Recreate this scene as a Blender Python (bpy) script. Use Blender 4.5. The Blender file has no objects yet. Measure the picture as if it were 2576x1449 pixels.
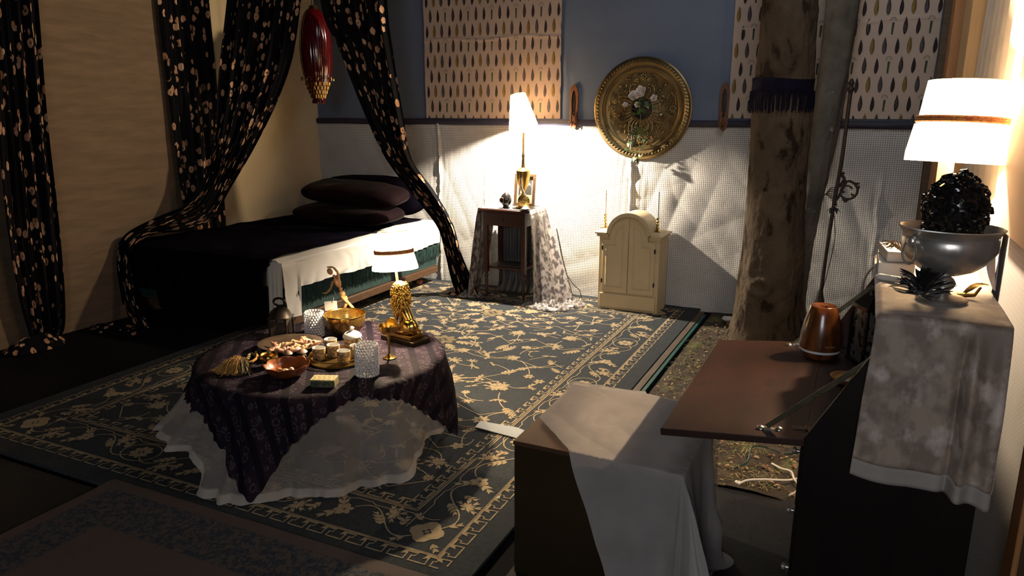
import bpy, bmesh, math, random
import numpy as np
from mathutils import Vector, Matrix, Euler, noise

# ------------------------------------------------------------------ camera, world, light
SC = bpy.context.scene
COL = SC.collection
H, FPX, HY = 1.55, 1850.0, 275.0
PITCH = math.atan((724.5 - HY) / FPX)
YAW = math.radians(25.36)
cam_d = bpy.data.cameras.new('camera')
cam_d.sensor_width = 36.0
cam_d.lens = FPX / 2576 * 36.0
cam_d.clip_start = 0.02
cam = bpy.data.objects.new('camera', cam_d)
COL.objects.link(cam)
cam.location = (0, 0, H)
cam.rotation_euler = (math.pi / 2 - PITCH, 0, YAW)
SC.camera = cam

w = bpy.data.worlds.new('dim_evening')
SC.world = w
w.use_nodes = True
w.node_tree.nodes['Background'].inputs[0].default_value = (0.55, 0.62, 0.78, 1)
w.node_tree.nodes['Background'].inputs[1].default_value = 0.004

SC.view_settings.view_transform = 'Standard'
SC.view_settings.look = 'None'
SC.view_settings.exposure = -0.12
SC.view_settings.gamma = 1.0
SC.view_settings.use_curve_mapping = False
SC.cycles.use_denoising = True
SC.cycles.caustics_reflective = False
SC.cycles.caustics_refractive = False
SC.cycles.max_bounces = 7
SC.cycles.diffuse_bounces = 3
SC.cycles.glossy_bounces = 3
SC.cycles.transmission_bounces = 5
SC.cycles.transparent_max_bounces = 12
SC.cycles.sample_clamp_indirect = 4.0


def lamp_light(name, kind, loc, energy, color, size=0.02, rot=None, **kw):
    d = bpy.data.lights.new(name, kind)
    d.energy = energy
    d.color = color
    if kind == 'AREA':
        d.shape = 'RECTANGLE'
        d.size = size
        d.size_y = kw.get('size_y', size)
    else:
        d.shadow_soft_size = size
    if kind == 'SPOT':
        d.spot_size = kw.get('spot', 1.5)
        d.spot_blend = kw.get('blend', 0.5)
    o = bpy.data.objects.new(name, d)
    COL.objects.link(o)
    o.location = loc
    if rot is not None:
        v = Vector(rot) - Vector(loc)
        o.rotation_euler = v.to_track_quat('-Z', 'Y').to_euler()
    return o


# added unseen fills: one behind the viewer, a cool one high over the tree
lamp_light('front_fill', 'AREA', (0.1, -2.2, 2.1), 46, (0.95, 0.96, 1.0), 1.1, rot=(-0.5, 3.0, 0.8), size_y=0.9)
lamp_light('high_light', 'AREA', (-0.2, 3.4, 3.6), 15, (0.85, 0.92, 1.0), 0.8, rot=(-0.6, 5.4, 1.0), size_y=0.8)

BED_LAMP = (-2.42, 5.32)
TAB_LAMP = (-1.93, 2.93)
DESK_LAMP = (0.215, 2.47)
WARM = (1.0, 0.76, 0.48)
# an added warm spot, unseen, high in the back right, washing the left wall
lamp_light('added_wall_spot', 'SPOT', (-1.3, 5.15, 2.85), 260, (1.0, 0.78, 0.50), 0.08, rot=(-5.05, 3.35, 1.55), spot=1.0, blend=0.5)

# ------------------------------------------------------------------ perspective bookkeeping (real depths)
_F = Vector((-math.sin(YAW) * math.cos(PITCH), math.cos(YAW) * math.cos(PITCH), -math.sin(PITCH)))
_R = Vector((math.cos(YAW), math.sin(YAW), 0))
_U = _R.cross(_F)


def _ray(px, py):
    return _F * FPX + _R * (px - 1288) - _U * (py - 724.5)


def gz(px, py, z=0.0):
    d = _ray(px, py)
    return Vector((0, 0, H)) + d * ((z - H) / d.z)


def gy(px, py, y):
    d = _ray(px, py)
    return Vector((0, 0, H)) + d * (y / d.y)


def gx(px, py, x):
    d = _ray(px, py)
    return Vector((0, 0, H)) + d * (x / d.x)


R2 = math.radians
PI = math.pi
rnd = random.Random(7)


# ------------------------------------------------------------------ materials
def _mix(nt, fac, a, b):
    n = nt.nodes.new('ShaderNodeMix')
    n.data_type = 'RGBA'
    for sock, v in ((0, fac), (6, a), (7, b)):
        if isinstance(v, bpy.types.NodeSocket):
            nt.links.new(v, n.inputs[sock])
        else:
            n.inputs[sock].default_value = v if sock == 0 else (*v[:3], 1)
    return n.outputs[2]


def _math(nt, op, a, b=None, clamp=False):
    n = nt.nodes.new('ShaderNodeMath')
    n.operation = op
    n.use_clamp = clamp
    for i, v in enumerate((a, b)):
        if v is None:
            continue
        if isinstance(v, bpy.types.NodeSocket):
            nt.links.new(v, n.inputs[i])
        else:
            n.inputs[i].default_value = v
    return n.outputs[0]


def _coord(nt, kind='Object', scale=(1, 1, 1), rot=(0, 0, 0)):
    t = nt.nodes.new('ShaderNodeTexCoord')
    m = nt.nodes.new('ShaderNodeMapping')
    m.inputs['Scale'].default_value = scale
    m.inputs['Rotation'].default_value = rot
    nt.links.new(t.outputs[kind], m.inputs[0])
    return m.outputs[0]


def _noise(nt, vec, scale, detail=3, rough=0.55):
    n = nt.nodes.new('ShaderNodeTexNoise')
    n.inputs['Scale'].default_value = scale
    n.inputs['Detail'].default_value = detail
    n.inputs['Roughness'].default_value = rough
    nt.links.new(vec, n.inputs['Vector'])
    return n.outputs[0]


def _vor(nt, vec, scale, feature='F1', rand=1.0):
    n = nt.nodes.new('ShaderNodeTexVoronoi')
    n.feature = feature
    n.inputs['Scale'].default_value = scale
    n.inputs['Randomness'].default_value = rand
    nt.links.new(vec, n.inputs['Vector'])
    return n


def _thr(nt, v, lo, hi):
    n = nt.nodes.new('ShaderNodeMapRange')
    n.clamp = True
    nt.links.new(v, n.inputs[0])
    n.inputs[1].default_value = lo
    n.inputs[2].default_value = hi
    return n.outputs[0]


def mat(name, col, rough=0.6, metal=0.0, col2=None, nscale=8.0, nlo=0.35, nhi=0.65, bump=0.0, bscale=60.0,
        stretch=(1, 1, 1), sheen=0.0, spec=0.5, kind='Object', col3=None, n3=(30, 0.6, 0.66), coat=0.0, bdist=0.01):
    m = bpy.data.materials.new(name)
    m.use_nodes = True
    nt = m.node_tree
    b = nt.nodes['Principled BSDF']
    b.inputs['Base Color'].default_value = (*col, 1)
    b.inputs['Roughness'].default_value = rough
    b.inputs['Metallic'].default_value = metal
    b.inputs['Specular IOR Level'].default_value = spec
    if coat:
        b.inputs['Coat Weight'].default_value = coat
        b.inputs['Coat Roughness'].default_value = 0.15
    if sheen:
        b.inputs['Sheen Weight'].default_value = sheen
        b.inputs['Sheen Roughness'].default_value = 0.35
    vec = _coord(nt, kind, stretch)
    if col2 is None:
        col2 = tuple(c * 0.82 for c in col)
    f = _thr(nt, _noise(nt, vec, nscale), nlo, nhi)
    c = _mix(nt, f, col, col2)
    if col3 is not None:
        c = _mix(nt, _thr(nt, _noise(nt, vec, n3[0], 4), n3[1], n3[2]), c, col3)
    nt.links.new(c, b.inputs['Base Color'])
    if bump:
        bn = nt.nodes.new('ShaderNodeBump')
        bn.inputs['Strength'].default_value = bump
        bn.inputs['Distance'].default_value = bdist
        nt.links.new(_noise(nt, vec, bscale, 4), bn.inputs['Height'])
        nt.links.new(bn.outputs[0], b.inputs['Normal'])
    m['nt'] = 1
    return m


def _set(m, sock):
    m.node_tree.links.new(sock, m.node_tree.nodes['Principled BSDF'].inputs['Base Color'])


def waffle_mat(name, thread, gap, size, along, col2=None, bump=0.6):
    """open-weave fabric: a square grid of light threads; along = the two world axes of the sheet"""
    m = mat(name, thread, 0.85, sheen=0.1)
    nt = m.node_tree
    t = nt.nodes.new('ShaderNodeTexCoord')
    s = nt.nodes.new('ShaderNodeSeparateXYZ')
    nt.links.new(t.outputs['Object'], s.inputs[0])
    ws = []
    for a in along:
        fr = _math(nt, 'FRACT', _math(nt, 'MULTIPLY', s.outputs[a], 1.0 / size))
        d = _math(nt, 'ABSOLUTE', _math(nt, 'SUBTRACT', fr, 0.5))
        ws.append(_thr(nt, d, 0.22, 0.36))
    k = _math(nt, 'MAXIMUM', ws[0], ws[1])
    vec = _coord(nt)
    base = _mix(nt, _thr(nt, _noise(nt, vec, 2.2, 4), 0.35, 0.7), thread, col2 or tuple(c * 0.85 for c in thread))
    _set(m, _mix(nt, k, gap, base))
    bn = nt.nodes.new('ShaderNodeBump')
    bn.inputs['Strength'].default_value = bump
    bn.inputs['Distance'].default_value = 0.003
    nt.links.new(k, bn.inputs['Height'])
    nt.links.new(bn.outputs[0], nt.nodes['Principled BSDF'].inputs['Normal'])
    return m


def sheer_mat(name, col, dens, hem=None):
    m = bpy.data.materials.new(name)
    m.use_nodes = True
    nt = m.node_tree
    out = nt.nodes['Material Output']
    b = nt.nodes['Principled BSDF']
    b.inputs['Base Color'].default_value = (*col, 1)
    b.inputs['Roughness'].default_value = 0.55
    b.inputs['Sheen Weight'].default_value = 0.25
    bn = nt.nodes.new('ShaderNodeBump')
    bn.inputs['Strength'].default_value = 0.9
    bn.inputs['Distance'].default_value = 0.03
    wz = nt.nodes.new('ShaderNodeTexNoise')
    wz.noise_type = 'RIDGED_MULTIFRACTAL'
    wz.inputs['Scale'].default_value = 4.5
    wz.inputs['Detail'].default_value = 3
    nt.links.new(_coord(nt, 'Object', (1, 1, 0.45), (0.3, 0.4, 0.5)), wz.inputs['Vector'])
    nt.links.new(wz.outputs[0], bn.inputs['Height'])
    nt.links.new(bn.outputs[0], b.inputs['Normal'])
    tl = nt.nodes.new('ShaderNodeBsdfTranslucent')
    tl.inputs[0].default_value = (*col, 1)
    tr = nt.nodes.new('ShaderNodeBsdfTransparent')
    m1 = nt.nodes.new('ShaderNodeMixShader')
    m1.inputs[0].default_value = 0.35
    nt.links.new(b.outputs[0], m1.inputs[1])
    nt.links.new(tl.outputs[0], m1.inputs[2])
    m2 = nt.nodes.new('ShaderNodeMixShader')
    vec = _coord(nt)
    d = _thr(nt, _noise(nt, vec, 9, 3), 0.2, 0.9)
    d = _math(nt, 'ADD', _math(nt, 'MULTIPLY', d, 0.16), dens - 0.08)
    if hem is not None:
        uv = nt.nodes.new('ShaderNodeTexCoord')
        s = nt.nodes.new('ShaderNodeSeparateXYZ')
        nt.links.new(uv.outputs['UV'], s.inputs[0])
        h = _thr(nt, s.outputs[1], hem, hem + 0.02)
        d = _math(nt, 'ADD', d, _math(nt, 'MULTIPLY', h, 0.35), True)
    lw = nt.nodes.new('ShaderNodeLayerWeight')
    lw.inputs[0].default_value = 0.25
    d = _math(nt, 'ADD', d, _math(nt, 'MULTIPLY', lw.outputs[1], 0.3), True)
    nt.links.new(d, m2.inputs[0])
    nt.links.new(tr.outputs[0], m2.inputs[1])
    nt.links.new(m1.outputs[0], m2.inputs[2])
    nt.links.new(m2.outputs[0], out.inputs[0])
    return m


def shade_mat(name, col, glow=2.5):
    """thin lampshade cloth, lit by the bulb inside it"""
    m = bpy.data.materials.new(name)
    m.use_nodes = True
    nt = m.node_tree
    b = nt.nodes['Principled BSDF']
    b.inputs['Base Color'].default_value = (*col, 1)
    b.inputs['Roughness'].default_value = 0.8
    tl = nt.nodes.new('ShaderNodeBsdfTranslucent')
    tl.inputs[0].default_value = (*col, 1)
    vec = _coord(nt)
    nt.links.new(_mix(nt, _noise(nt, vec, 40), col, tuple(c * 0.9 for c in col)), tl.inputs[0])
    mx = nt.nodes.new('ShaderNodeMixShader')
    mx.inputs[0].default_value = 0.45
    nt.links.new(b.outputs[0], mx.inputs[1])
    nt.links.new(tl.outputs[0], mx.inputs[2])
    em = nt.nodes.new('ShaderNodeEmission')
    em.inputs[0].default_value = (1.0, 0.72, 0.42, 1)
    em.inputs[1].default_value = glow
    ad = nt.nodes.new('ShaderNodeAddShader')
    nt.links.new(mx.outputs[0], ad.inputs[0])
    nt.links.new(em.outputs[0], ad.inputs[1])
    nt.links.new(ad.outputs[0], nt.nodes['Material Output'].inputs[0])
    return m


def glassy_mat(name, col, clear=0.5, rough=0.05):
    m = bpy.data.materials.new(name)
    m.use_nodes = True
    nt = m.node_tree
    tr = nt.nodes.new('ShaderNodeBsdfTransparent')
    tr.inputs[0].default_value = (*col, 1)
    b = nt.nodes['Principled BSDF']
    b.inputs['Roughness'].default_value = rough
    vec = _coord(nt)
    _c = _mix(nt, _noise(nt, vec, 90), col, tuple(c * 0.6 for c in col))
    nt.links.new(_c, b.inputs['Base Color'])
    b.inputs['Metallic'].default_value = 0.6
    mx = nt.nodes.new('ShaderNodeMixShader')
    mx.inputs[0].default_value = 1 - clear
    nt.links.new(tr.outputs[0], mx.inputs[1])
    nt.links.new(b.outputs[0], mx.inputs[2])
    nt.links.new(mx.outputs[0], nt.nodes['Material Output'].inputs[0])
    return m


def floral_mat(name):
    m = mat(name, (0.006, 0.005, 0.009), 0.9, spec=0.1)
    nt = m.node_tree
    vec = _coord(nt, 'UV')
    dist = nt.nodes.new('ShaderNodeVectorMath')
    dist.operation = 'ADD'
    nz = nt.nodes.new('ShaderNodeTexNoise')
    nz.inputs['Scale'].default_value = 42
    nt.links.new(vec, nz.inputs['Vector'])
    sc = nt.nodes.new('ShaderNodeVectorMath')
    sc.operation = 'SCALE'
    nt.links.new(nz.outputs[1], sc.inputs[0])
    sc.inputs[3].default_value = 0.022
    nt.links.new(vec, dist.inputs[0])
    nt.links.new(sc.outputs[0], dist.inputs[1])
    v = _vor(nt, dist.outputs[0], 13)
    petals = _math(nt, 'SUBTRACT', 1.0, _thr(nt, v.outputs['Distance'], 0.36, 0.40))
    hole = _thr(nt, v.outputs['Distance'], 0.06, 0.14)
    cl = _thr(nt, _noise(nt, vec, 4.5, 2), 0.41, 0.44)
    sep = nt.nodes.new('ShaderNodeSeparateColor')
    nt.links.new(v.outputs['Color'], sep.inputs[0])
    pick = _thr(nt, sep.outputs[0], 0.30, 0.34)
    k = _math(nt, 'MULTIPLY', _math(nt, 'MULTIPLY', petals, cl), _math(nt, 'MULTIPLY', pick, hole))
    tint = _mix(nt, sep.outputs[1], (0.62, 0.38, 0.24), (0.40, 0.20, 0.11))
    _set(m, _mix(nt, k, (0.003, 0.003, 0.005), tint))
    return m


def lace_mat(name):
    m = mat(name, (0.02, 0.015, 0.03), 0.8, spec=0.06)
    nt = m.node_tree
    vec = _coord(nt, 'UV', rot=(0, 0, R2(-38)))
    s = nt.nodes.new('ShaderNodeSeparateXYZ')
    nt.links.new(vec, s.inputs[0])
    st = _thr(nt, _math(nt, 'ABSOLUTE', _math(nt, 'SUBTRACT', _math(nt, 'FRACT', _math(nt, 'MULTIPLY', s.outputs[0], 11.0)), 0.5)), 0.16, 0.20)
    v1 = _vor(nt, vec, 24, rand=0.55)
    ring = _math(nt, 'SUBTRACT', 1.0, _thr(nt, _math(nt, 'ABSOLUTE', _math(nt, 'SUBTRACT', v1.outputs['Distance'], 0.38)), 0.05, 0.09))
    fine = _thr(nt, _vor(nt, vec, 150).outputs['Distance'], 0.36, 0.52)
    flw = _math(nt, 'SUBTRACT', 1.0, _thr(nt, v1.outputs['Distance'], 0.12, 0.18))
    k = _math(nt, 'MAXIMUM', _math(nt, 'MULTIPLY', ring, fine), _math(nt, 'MULTIPLY', flw, 0.7))
    k = _math(nt, 'MULTIPLY', _math(nt, 'MULTIPLY', k, st), 0.8)
    base = _mix(nt, st, (0.007, 0.0055, 0.011), (0.016, 0.011, 0.019))
    _set(m, _mix(nt, _math(nt, 'MULTIPLY', k, 0.38), base, (0.16, 0.125, 0.15)))
    bn = nt.nodes.new('ShaderNodeBump')
    bn.inputs['Strength'].default_value = 0.5
    bn.inputs['Distance'].default_value = 0.004
    nt.links.new(_noise(nt, vec, 55, 4), bn.inputs['Height'])
    nt.links.new(bn.outputs[0], nt.nodes['Principled BSDF'].inputs['Normal'])
    return m


def wood_mat(name, c1, c2, rough=0.35, scale=3.0, stretch=(1, 12, 12), coat=0.0):
    return mat(name, c1, rough, col2=c2, nscale=scale, nlo=0.3, nhi=0.7, bump=0.08, bscale=scale * 5, stretch=stretch, coat=coat)


BRASS = mat('aged_brass', (0.62, 0.42, 0.13), 0.28, 1.0, (0.38, 0.25, 0.08), 9, bump=0.1, bscale=40)
GOLD = mat('gilt_gold', (0.85, 0.58, 0.16), 0.24, 1.0, (0.62, 0.40, 0.10), 14)
DULLGOLD = mat('dull_gold_paint', (0.28, 0.20, 0.09), 0.38, 0.85, (0.16, 0.115, 0.05), 7, bump=0.15, bscale=70)
SILVER = mat('tarnished_silver', (0.72, 0.69, 0.64), 0.33, 0.8, (0.45, 0.42, 0.38), 11, nlo=0.4, nhi=0.7)
BLACK = mat('black_gloss', (0.008, 0.007, 0.007), 0.22, 0.0, (0.015, 0.013, 0.012), 20, coat=0.4)
IRON = mat('black_iron', (0.012, 0.010, 0.009), 0.6, 0.3, (0.035, 0.025, 0.018), 30, bump=0.3, bscale=80)
MAHOG = wood_mat('dark_mahogany', (0.055, 0.014, 0.008), (0.025, 0.007, 0.004), 0.35)
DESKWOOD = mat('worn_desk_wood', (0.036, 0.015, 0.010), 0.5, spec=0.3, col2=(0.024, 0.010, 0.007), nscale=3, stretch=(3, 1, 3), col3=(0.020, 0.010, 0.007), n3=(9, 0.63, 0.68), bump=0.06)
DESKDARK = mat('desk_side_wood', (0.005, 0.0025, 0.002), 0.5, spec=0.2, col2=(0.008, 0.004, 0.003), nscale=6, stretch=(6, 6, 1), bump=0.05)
CREAM = mat('cream_paint', (0.66, 0.54, 0.34), 0.5, col2=(0.60, 0.48, 0.29), nscale=5, col3=(0.10, 0.07, 0.04), n3=(24, 0.735, 0.76))
WHITE = mat('white_wax', (0.85, 0.83, 0.78), 0.4, col2=(0.80, 0.77, 0.70))
SHADE = shade_mat('lampshade_cloth', (0.90, 0.80, 0.62))
FRINGE = shade_mat('lampshade_fringe', (0.92, 0.84, 0.68))
SHADE3 = shade_mat('amber_lampshade_cloth', (0.88, 0.74, 0.52), 6)
SHADE3.node_tree.nodes['Emission'].inputs[0].default_value = (1.0, 0.56, 0.26, 1)
SHADE2 = shade_mat('bright_lampshade_cloth', (0.90, 0.82, 0.66), 26)
TRIM = mat('red_gold_braid', (0.35, 0.07, 0.03), 0.7, col2=(0.55, 0.30, 0.08), nscale=160)
SATIN = mat('white_sheet', (0.78, 0.74, 0.68), 0.45, col2=(0.72, 0.68, 0.62), nscale=3, sheen=0.2, bump=0.15, bscale=10)
NAVYV = mat('midnight_velvet', (0.0018, 0.0016, 0.0035), 0.9, col2=(0.0045, 0.004, 0.008), nscale=5, spec=0.0, bump=0.15, bscale=8, bdist=0.03)
MAROONV = mat('maroon_velvet', (0.007, 0.0022, 0.0035), 0.85, col2=(0.004, 0.0015, 0.0025), nscale=4, spec=0.05, sheen=0.03)
GREENF = mat('dark_green_fringe', (0.010, 0.045, 0.040), 0.8, col2=(0.005, 0.025, 0.024), nscale=30, sheen=0.2)
FLORAL = floral_mat('black_floral_print')
LACE = lace_mat('black_purple_lace')
SHEER = sheer_mat('sheer_voile', (0.72, 0.66, 0.60), 0.33, hem=0.91)
SHEERB = sheer_mat('sheer_organza', (0.72, 0.68, 0.66), 0.55)
GREYVEL = mat('grey_crushed_velvet', (0.30, 0.27, 0.26), 0.45, col2=(0.06, 0.05, 0.05), nscale=38, nlo=0.44, nhi=0.56, sheen=0.5, stretch=(1, 1, 0.45))
TAUPEV = mat('taupe_velvet', (0.34, 0.26, 0.205), 0.6, col2=(0.20, 0.15, 0.115), nscale=26, nlo=0.40, nhi=0.60, sheen=0.3, col3=(0.56, 0.47, 0.42), n3=(19, 0.54, 0.72), stretch=(1, 1, 0.7))
RAWCLOTH = mat('raw_cloth_back', (0.33, 0.30, 0.27), 0.9)
RUGBASE = mat('slate_rug_wool', (0.048, 0.054, 0.060), 0.95, spec=0.05, col2=(0.036, 0.041, 0.047), nscale=60, bump=0.4, bscale=260)
RUGGOLD = mat('gold_rug_wool', (0.42, 0.335, 0.21), 0.95, spec=0.05, col2=(0.34, 0.265, 0.165), nscale=50, bump=0.5, bscale=260)
BARK = mat('grey_brown_bark', (0.105, 0.080, 0.056), 0.9, spec=0.1, col2=(0.052, 0.038, 0.026), nscale=4.5, stretch=(1, 1, 0.6), col3=(0.02, 0.013, 0.009), n3=(9, 0.57, 0.64), bump=0.9, bscale=26, bdist=0.02)
BARK2 = mat('smooth_grey_bark', (0.135, 0.12, 0.095), 0.85, col2=(0.07, 0.06, 0.045), nscale=6, col3=(0.32, 0.32, 0.30), n3=(13, 0.66, 0.72), bump=0.6, bscale=22)
PALEWOOD = wood_mat('pale_pine', (0.62, 0.42, 0.22), (0.50, 0.32, 0.15), 0.6, 3, (12, 12, 1))
ORANGEWOOD = wood_mat('orange_pine', (0.42, 0.20, 0.075), (0.32, 0.14, 0.05), 0.55, 3, (12, 12, 1))
BEIGEBOARD = mat('beige_board', (0.36, 0.26, 0.21), 0.7, col2=(0.32, 0.23, 0.18), nscale=3, col3=(0.18, 0.10, 0.06), n3=(18, 0.72, 0.76))
LEAFM = mat('dark_green_leaf', (0.020, 0.055, 0.014), 0.45, col2=(0.06, 0.12, 0.03), nscale=20)
ROSEM = mat('white_rose_petal', (0.92, 0.87, 0.80), 0.6, col2=(0.88, 0.76, 0.68), nscale=25)
CORDW = mat('white_plastic', (0.70, 0.66, 0.60), 0.4)
CORDG = mat('dark_green_cable', (0.012, 0.035, 0.028), 0.5)
CORDO = mat('copper_cable', (0.28, 0.09, 0.03), 0.5)
CRYSTAL = glassy_mat('cut_crystal', (0.95, 0.95, 0.97), 0.14, 0.14)
_nt = CRYSTAL.node_tree
_nt.nodes['Principled BSDF'].inputs['Metallic'].default_value = 0.08
SMOKE = glassy_mat('smoked_glass', (0.5, 0.45, 0.4), 0.8, 0.08)
REDGLASS = mat('red_glass', (0.085, 0.003, 0.004), 0.12, col2=(0.045, 0.0015, 0.003), nscale=14, stretch=(6, 6, 1), coat=0.5)


# ------------------------------------------------------------------ mesh building
class MB:
    def __init__(self):
        self.v, self.f, self.m, self.uv = [], [], [], {}

    def _add(self, vs, fs, mi=0):
        o = len(self.v)
        self.v += [tuple(p) for p in vs]
        self.f += [tuple(i + o for i in f) for f in fs]
        self.m += [mi] * len(fs)
        return o

    def box(self, c, s, rot=None, mi=0):
        x, y, z = s[0] / 2, s[1] / 2, s[2] / 2
        P = [Vector((a * x, b * y, d * z)) for d in (-1, 1) for b in (-1, 1) for a in (-1, 1)]
        if rot is not None:
            q = rot if isinstance(rot, Matrix) else Euler(rot).to_matrix()
            P = [q @ p for p in P]
        P = [p + Vector(c) for p in P]
        self._add(P, [(0, 2, 3, 1), (4, 5, 7, 6), (0, 1, 5, 4), (2, 6, 7, 3), (0, 4, 6, 2), (1, 3, 7, 5)], mi)
        return self

    def bb(self, x0, x1, y0, y1, z0, z1, mi=0):
        return self.box(((x0 + x1) / 2, (y0 + y1) / 2, (z0 + z1) / 2), (abs(x1 - x0), abs(y1 - y0), abs(z1 - z0)), mi=mi)

    def grid(self, P, mi=0, closeu=False, closev=False, uv=None):
        """P: list of rows of points"""
        nv, nu = len(P), len(P[0])
        o = len(self.v)
        for r in P:
            self.v += [tuple(p) for p in r]
        for j in range(nv - (0 if closev else 1)):
            for i in range(nu - (0 if closeu else 1)):
                a, b = j * nu + i, j * nu + (i + 1) % nu
                c, d = ((j + 1) % nv) * nu + (i + 1) % nu, ((j + 1) % nv) * nu + i
                self.f.append((o + a, o + b, o + c, o + d))
                self.m.append(mi)
        if uv is not None:
            k = 0
            for r in uv:
                for q in r:
                    self.uv[o + k] = q
                    k += 1
        return self

    def lathe(self, prof, c=(0, 0, 0), n=32, mi=0, fn=None, mat3=None):
        rows = []
        for (r, z) in prof:
            row = []
            for i in range(n):
                a = 2 * PI * i / n
                rr = r * (fn(a, z) if fn else 1)
                p = Vector((rr * math.cos(a), rr * math.sin(a), z))
                if mat3 is not None:
                    p = mat3 @ p
                row.append(p + Vector(c))
            rows.append(row)
        return self.grid(rows, mi, closeu=True)

    def disc(self, c, r, n=32, mi=0, z=0):
        P = [(c[0] + r * math.cos(2 * PI * i / n), c[1] + r * math.sin(2 * PI * i / n), c[2]) for i in range(n)]
        self._add(P, [tuple(range(n))], mi)
        return self

    def tube(self, pts, r, n=8, mi=0, caps=True, flat=None):
        pts = [Vector(p) for p in pts]
        N = len(pts)
        rs = r if isinstance(r, (list, tuple)) else [r] * N
        t0 = (pts[1] - pts[0]).normalized()
        up = Vector((0, 0, 1)) if abs(t0.z) < 0.9 else Vector((1, 0, 0))
        u = t0.cross(up).normalized()
        rows = []
        for i, p in enumerate(pts):
            t = (pts[min(i + 1, N - 1)] - pts[max(i - 1, 0)])
            t = t.normalized() if t.length > 1e-9 else t0
            u = (u - t * u.dot(t))
            u = u.normalized() if u.length > 1e-6 else t.orthogonal().normalized()
            v = t.cross(u)
            rows.append([p + (u * math.cos(2 * PI * k / n) + v * math.sin(2 * PI * k / n)) * rs[i] for k in range(n)])
        o = len(self.v)
        self.grid(rows, mi, closeu=True)
        if caps:
            self.f.append(tuple(o + k for k in reversed(range(n))))
            self.f.append(tuple(o + (N - 1) * n + k for k in range(n)))
            self.m += [mi, mi]
        if flat:
            ax, sc, ref = flat
            for q in range(o, len(self.v)):
                p = list(self.v[q])
                p[ax] = ref + (p[ax] - ref) * sc
                self.v[q] = tuple(p)
        return self

    def cyl(self, p0, p1, r0, r1=None, n=16, mi=0):
        return self.tube([p0, p1], [r0, r0 if r1 is None else r1], n, mi)

    def ball(self, c, r, n=16, m=10, rot=None, mi=0, fn=None):
        r = (r, r, r) if not isinstance(r, (tuple, list)) else r
        q = Euler(rot).to_matrix() if rot is not None and not isinstance(rot, Matrix) else rot
        rows = []
        for j in range(m + 1):
            th = PI * j / m
            row = []
            for i in range(n):
                a = 2 * PI * i / n
                s = max(math.sin(th), 1e-3)
                d = Vector((s * math.cos(a), s * math.sin(a), -math.cos(th)))
                k = fn(d) if fn else 1
                p = Vector((d.x * r[0] * k, d.y * r[1] * k, d.z * r[2] * k))
                if q is not None:
                    p = q @ p
                row.append(p + Vector(c))
            rows.append(row)
        return self.grid(rows, mi, closeu=True)

    def poly(self, pts, mi=0):
        self._add(pts, [tuple(range(len(pts)))], mi)
        return self

    def prism(self, pts, vec, mi=0):
        n = len(pts)
        vec = Vector(vec)
        P = [Vector(p) for p in pts] + [Vector(p) + vec for p in pts]
        fs = [tuple(reversed(range(n))), tuple(range(n, 2 * n))]
        fs += [(i, (i + 1) % n, n + (i + 1) % n, n + i) for i in range(n)]
        self._add(P, fs, mi)
        return self

    def leaf(self, base, d, up, L, W, mi=0, curl=0.15, n=5):
        base, d, up = Vector(base), Vector(d).normalized(), Vector(up).normalized()
        s = d.cross(up).normalized()
        up = s.cross(d)
        rows = []
        for j in range(n + 1):
            t = j / n
            wd = W * math.sin(PI * min(1, t * 0.92 + 0.06)) ** 0.8 * 0.5
            c = base + d * (L * t) + up * (curl * L * math.sin(t * PI * 0.8))
            rows.append([c - s * wd + up * wd * 0.35, c, c + s * wd + up * wd * 0.35])
        return self.grid(rows, mi)

    def build(self, name, m, parent=None, loc=None, bevel=0, smooth=40, solid=0, sub=0, world=True):
        """verts are given in world metres; the object's origin is its parent's, or loc"""
        me = bpy.data.meshes.new(name)
        if parent is not None:
            org = Vector(parent.get('_o', (0, 0, 0)))
        elif loc is not None:
            org = Vector(loc)
        else:
            A = np.array(self.v)
            org = Vector(((A[:, 0].min() + A[:, 0].max()) / 2, (A[:, 1].min() + A[:, 1].max()) / 2, A[:, 2].min()))
        me.from_pydata([tuple(Vector(p) - org) for p in self.v], [], self.f)
        for mm in (m if isinstance(m, (list, tuple)) else [m]):
            me.materials.append(mm)
        me.polygons.foreach_set('material_index', self.m)
        if self.uv:
            l = me.uv_layers.new(name='uv')
            vi = np.empty(len(me.loops), dtype=np.int32)
            me.loops.foreach_get('vertex_index', vi)
            arr = np.array([self.uv.get(i, (0, 0)) for i in range(len(self.v))], dtype=np.float32)[vi]
            l.data.foreach_set('uv', arr.ravel())
        if smooth:
            me.shade_smooth()
            me.set_sharp_from_angle(angle=R2(smooth))
        me.update()
        o = bpy.data.objects.new(name, me)
        COL.objects.link(o)
        if parent is not None:
            o.parent = parent
        else:
            o.location = org
        o['_o'] = tuple(org)
        if bevel:
            b = o.modifiers.new('bevel', 'BEVEL')
            b.width = bevel
            b.segments = 2
            b.limit_method = 'ANGLE'
            b.angle_limit = R2(35)
        if solid:
            s = o.modifiers.new('thickness', 'SOLIDIFY')
            s.thickness = solid
            s.offset = -1
        if sub:
            s = o.modifiers.new('subsurf', 'SUBSURF')
            s.levels = s.render_levels = sub
        return o


def tag(o, label=None, cat=None, group=None, kind=None):
    if label:
        o['label'] = label
    if cat:
        o['category'] = cat
    if group:
        o['group'] = group
    if kind:
        o['kind'] = kind
    return o


def thing(name, label, cat, loc, group=None):
    o = bpy.data.objects.new(name, None)
    COL.objects.link(o)
    o.empty_display_size = 0.05
    o.location = loc
    o['_o'] = tuple(loc)
    return tag(o, label, cat, group)


def struct(name, mb, m, **kw):
    return tag(mb.build(name, m, **kw), kind='structure')


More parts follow.
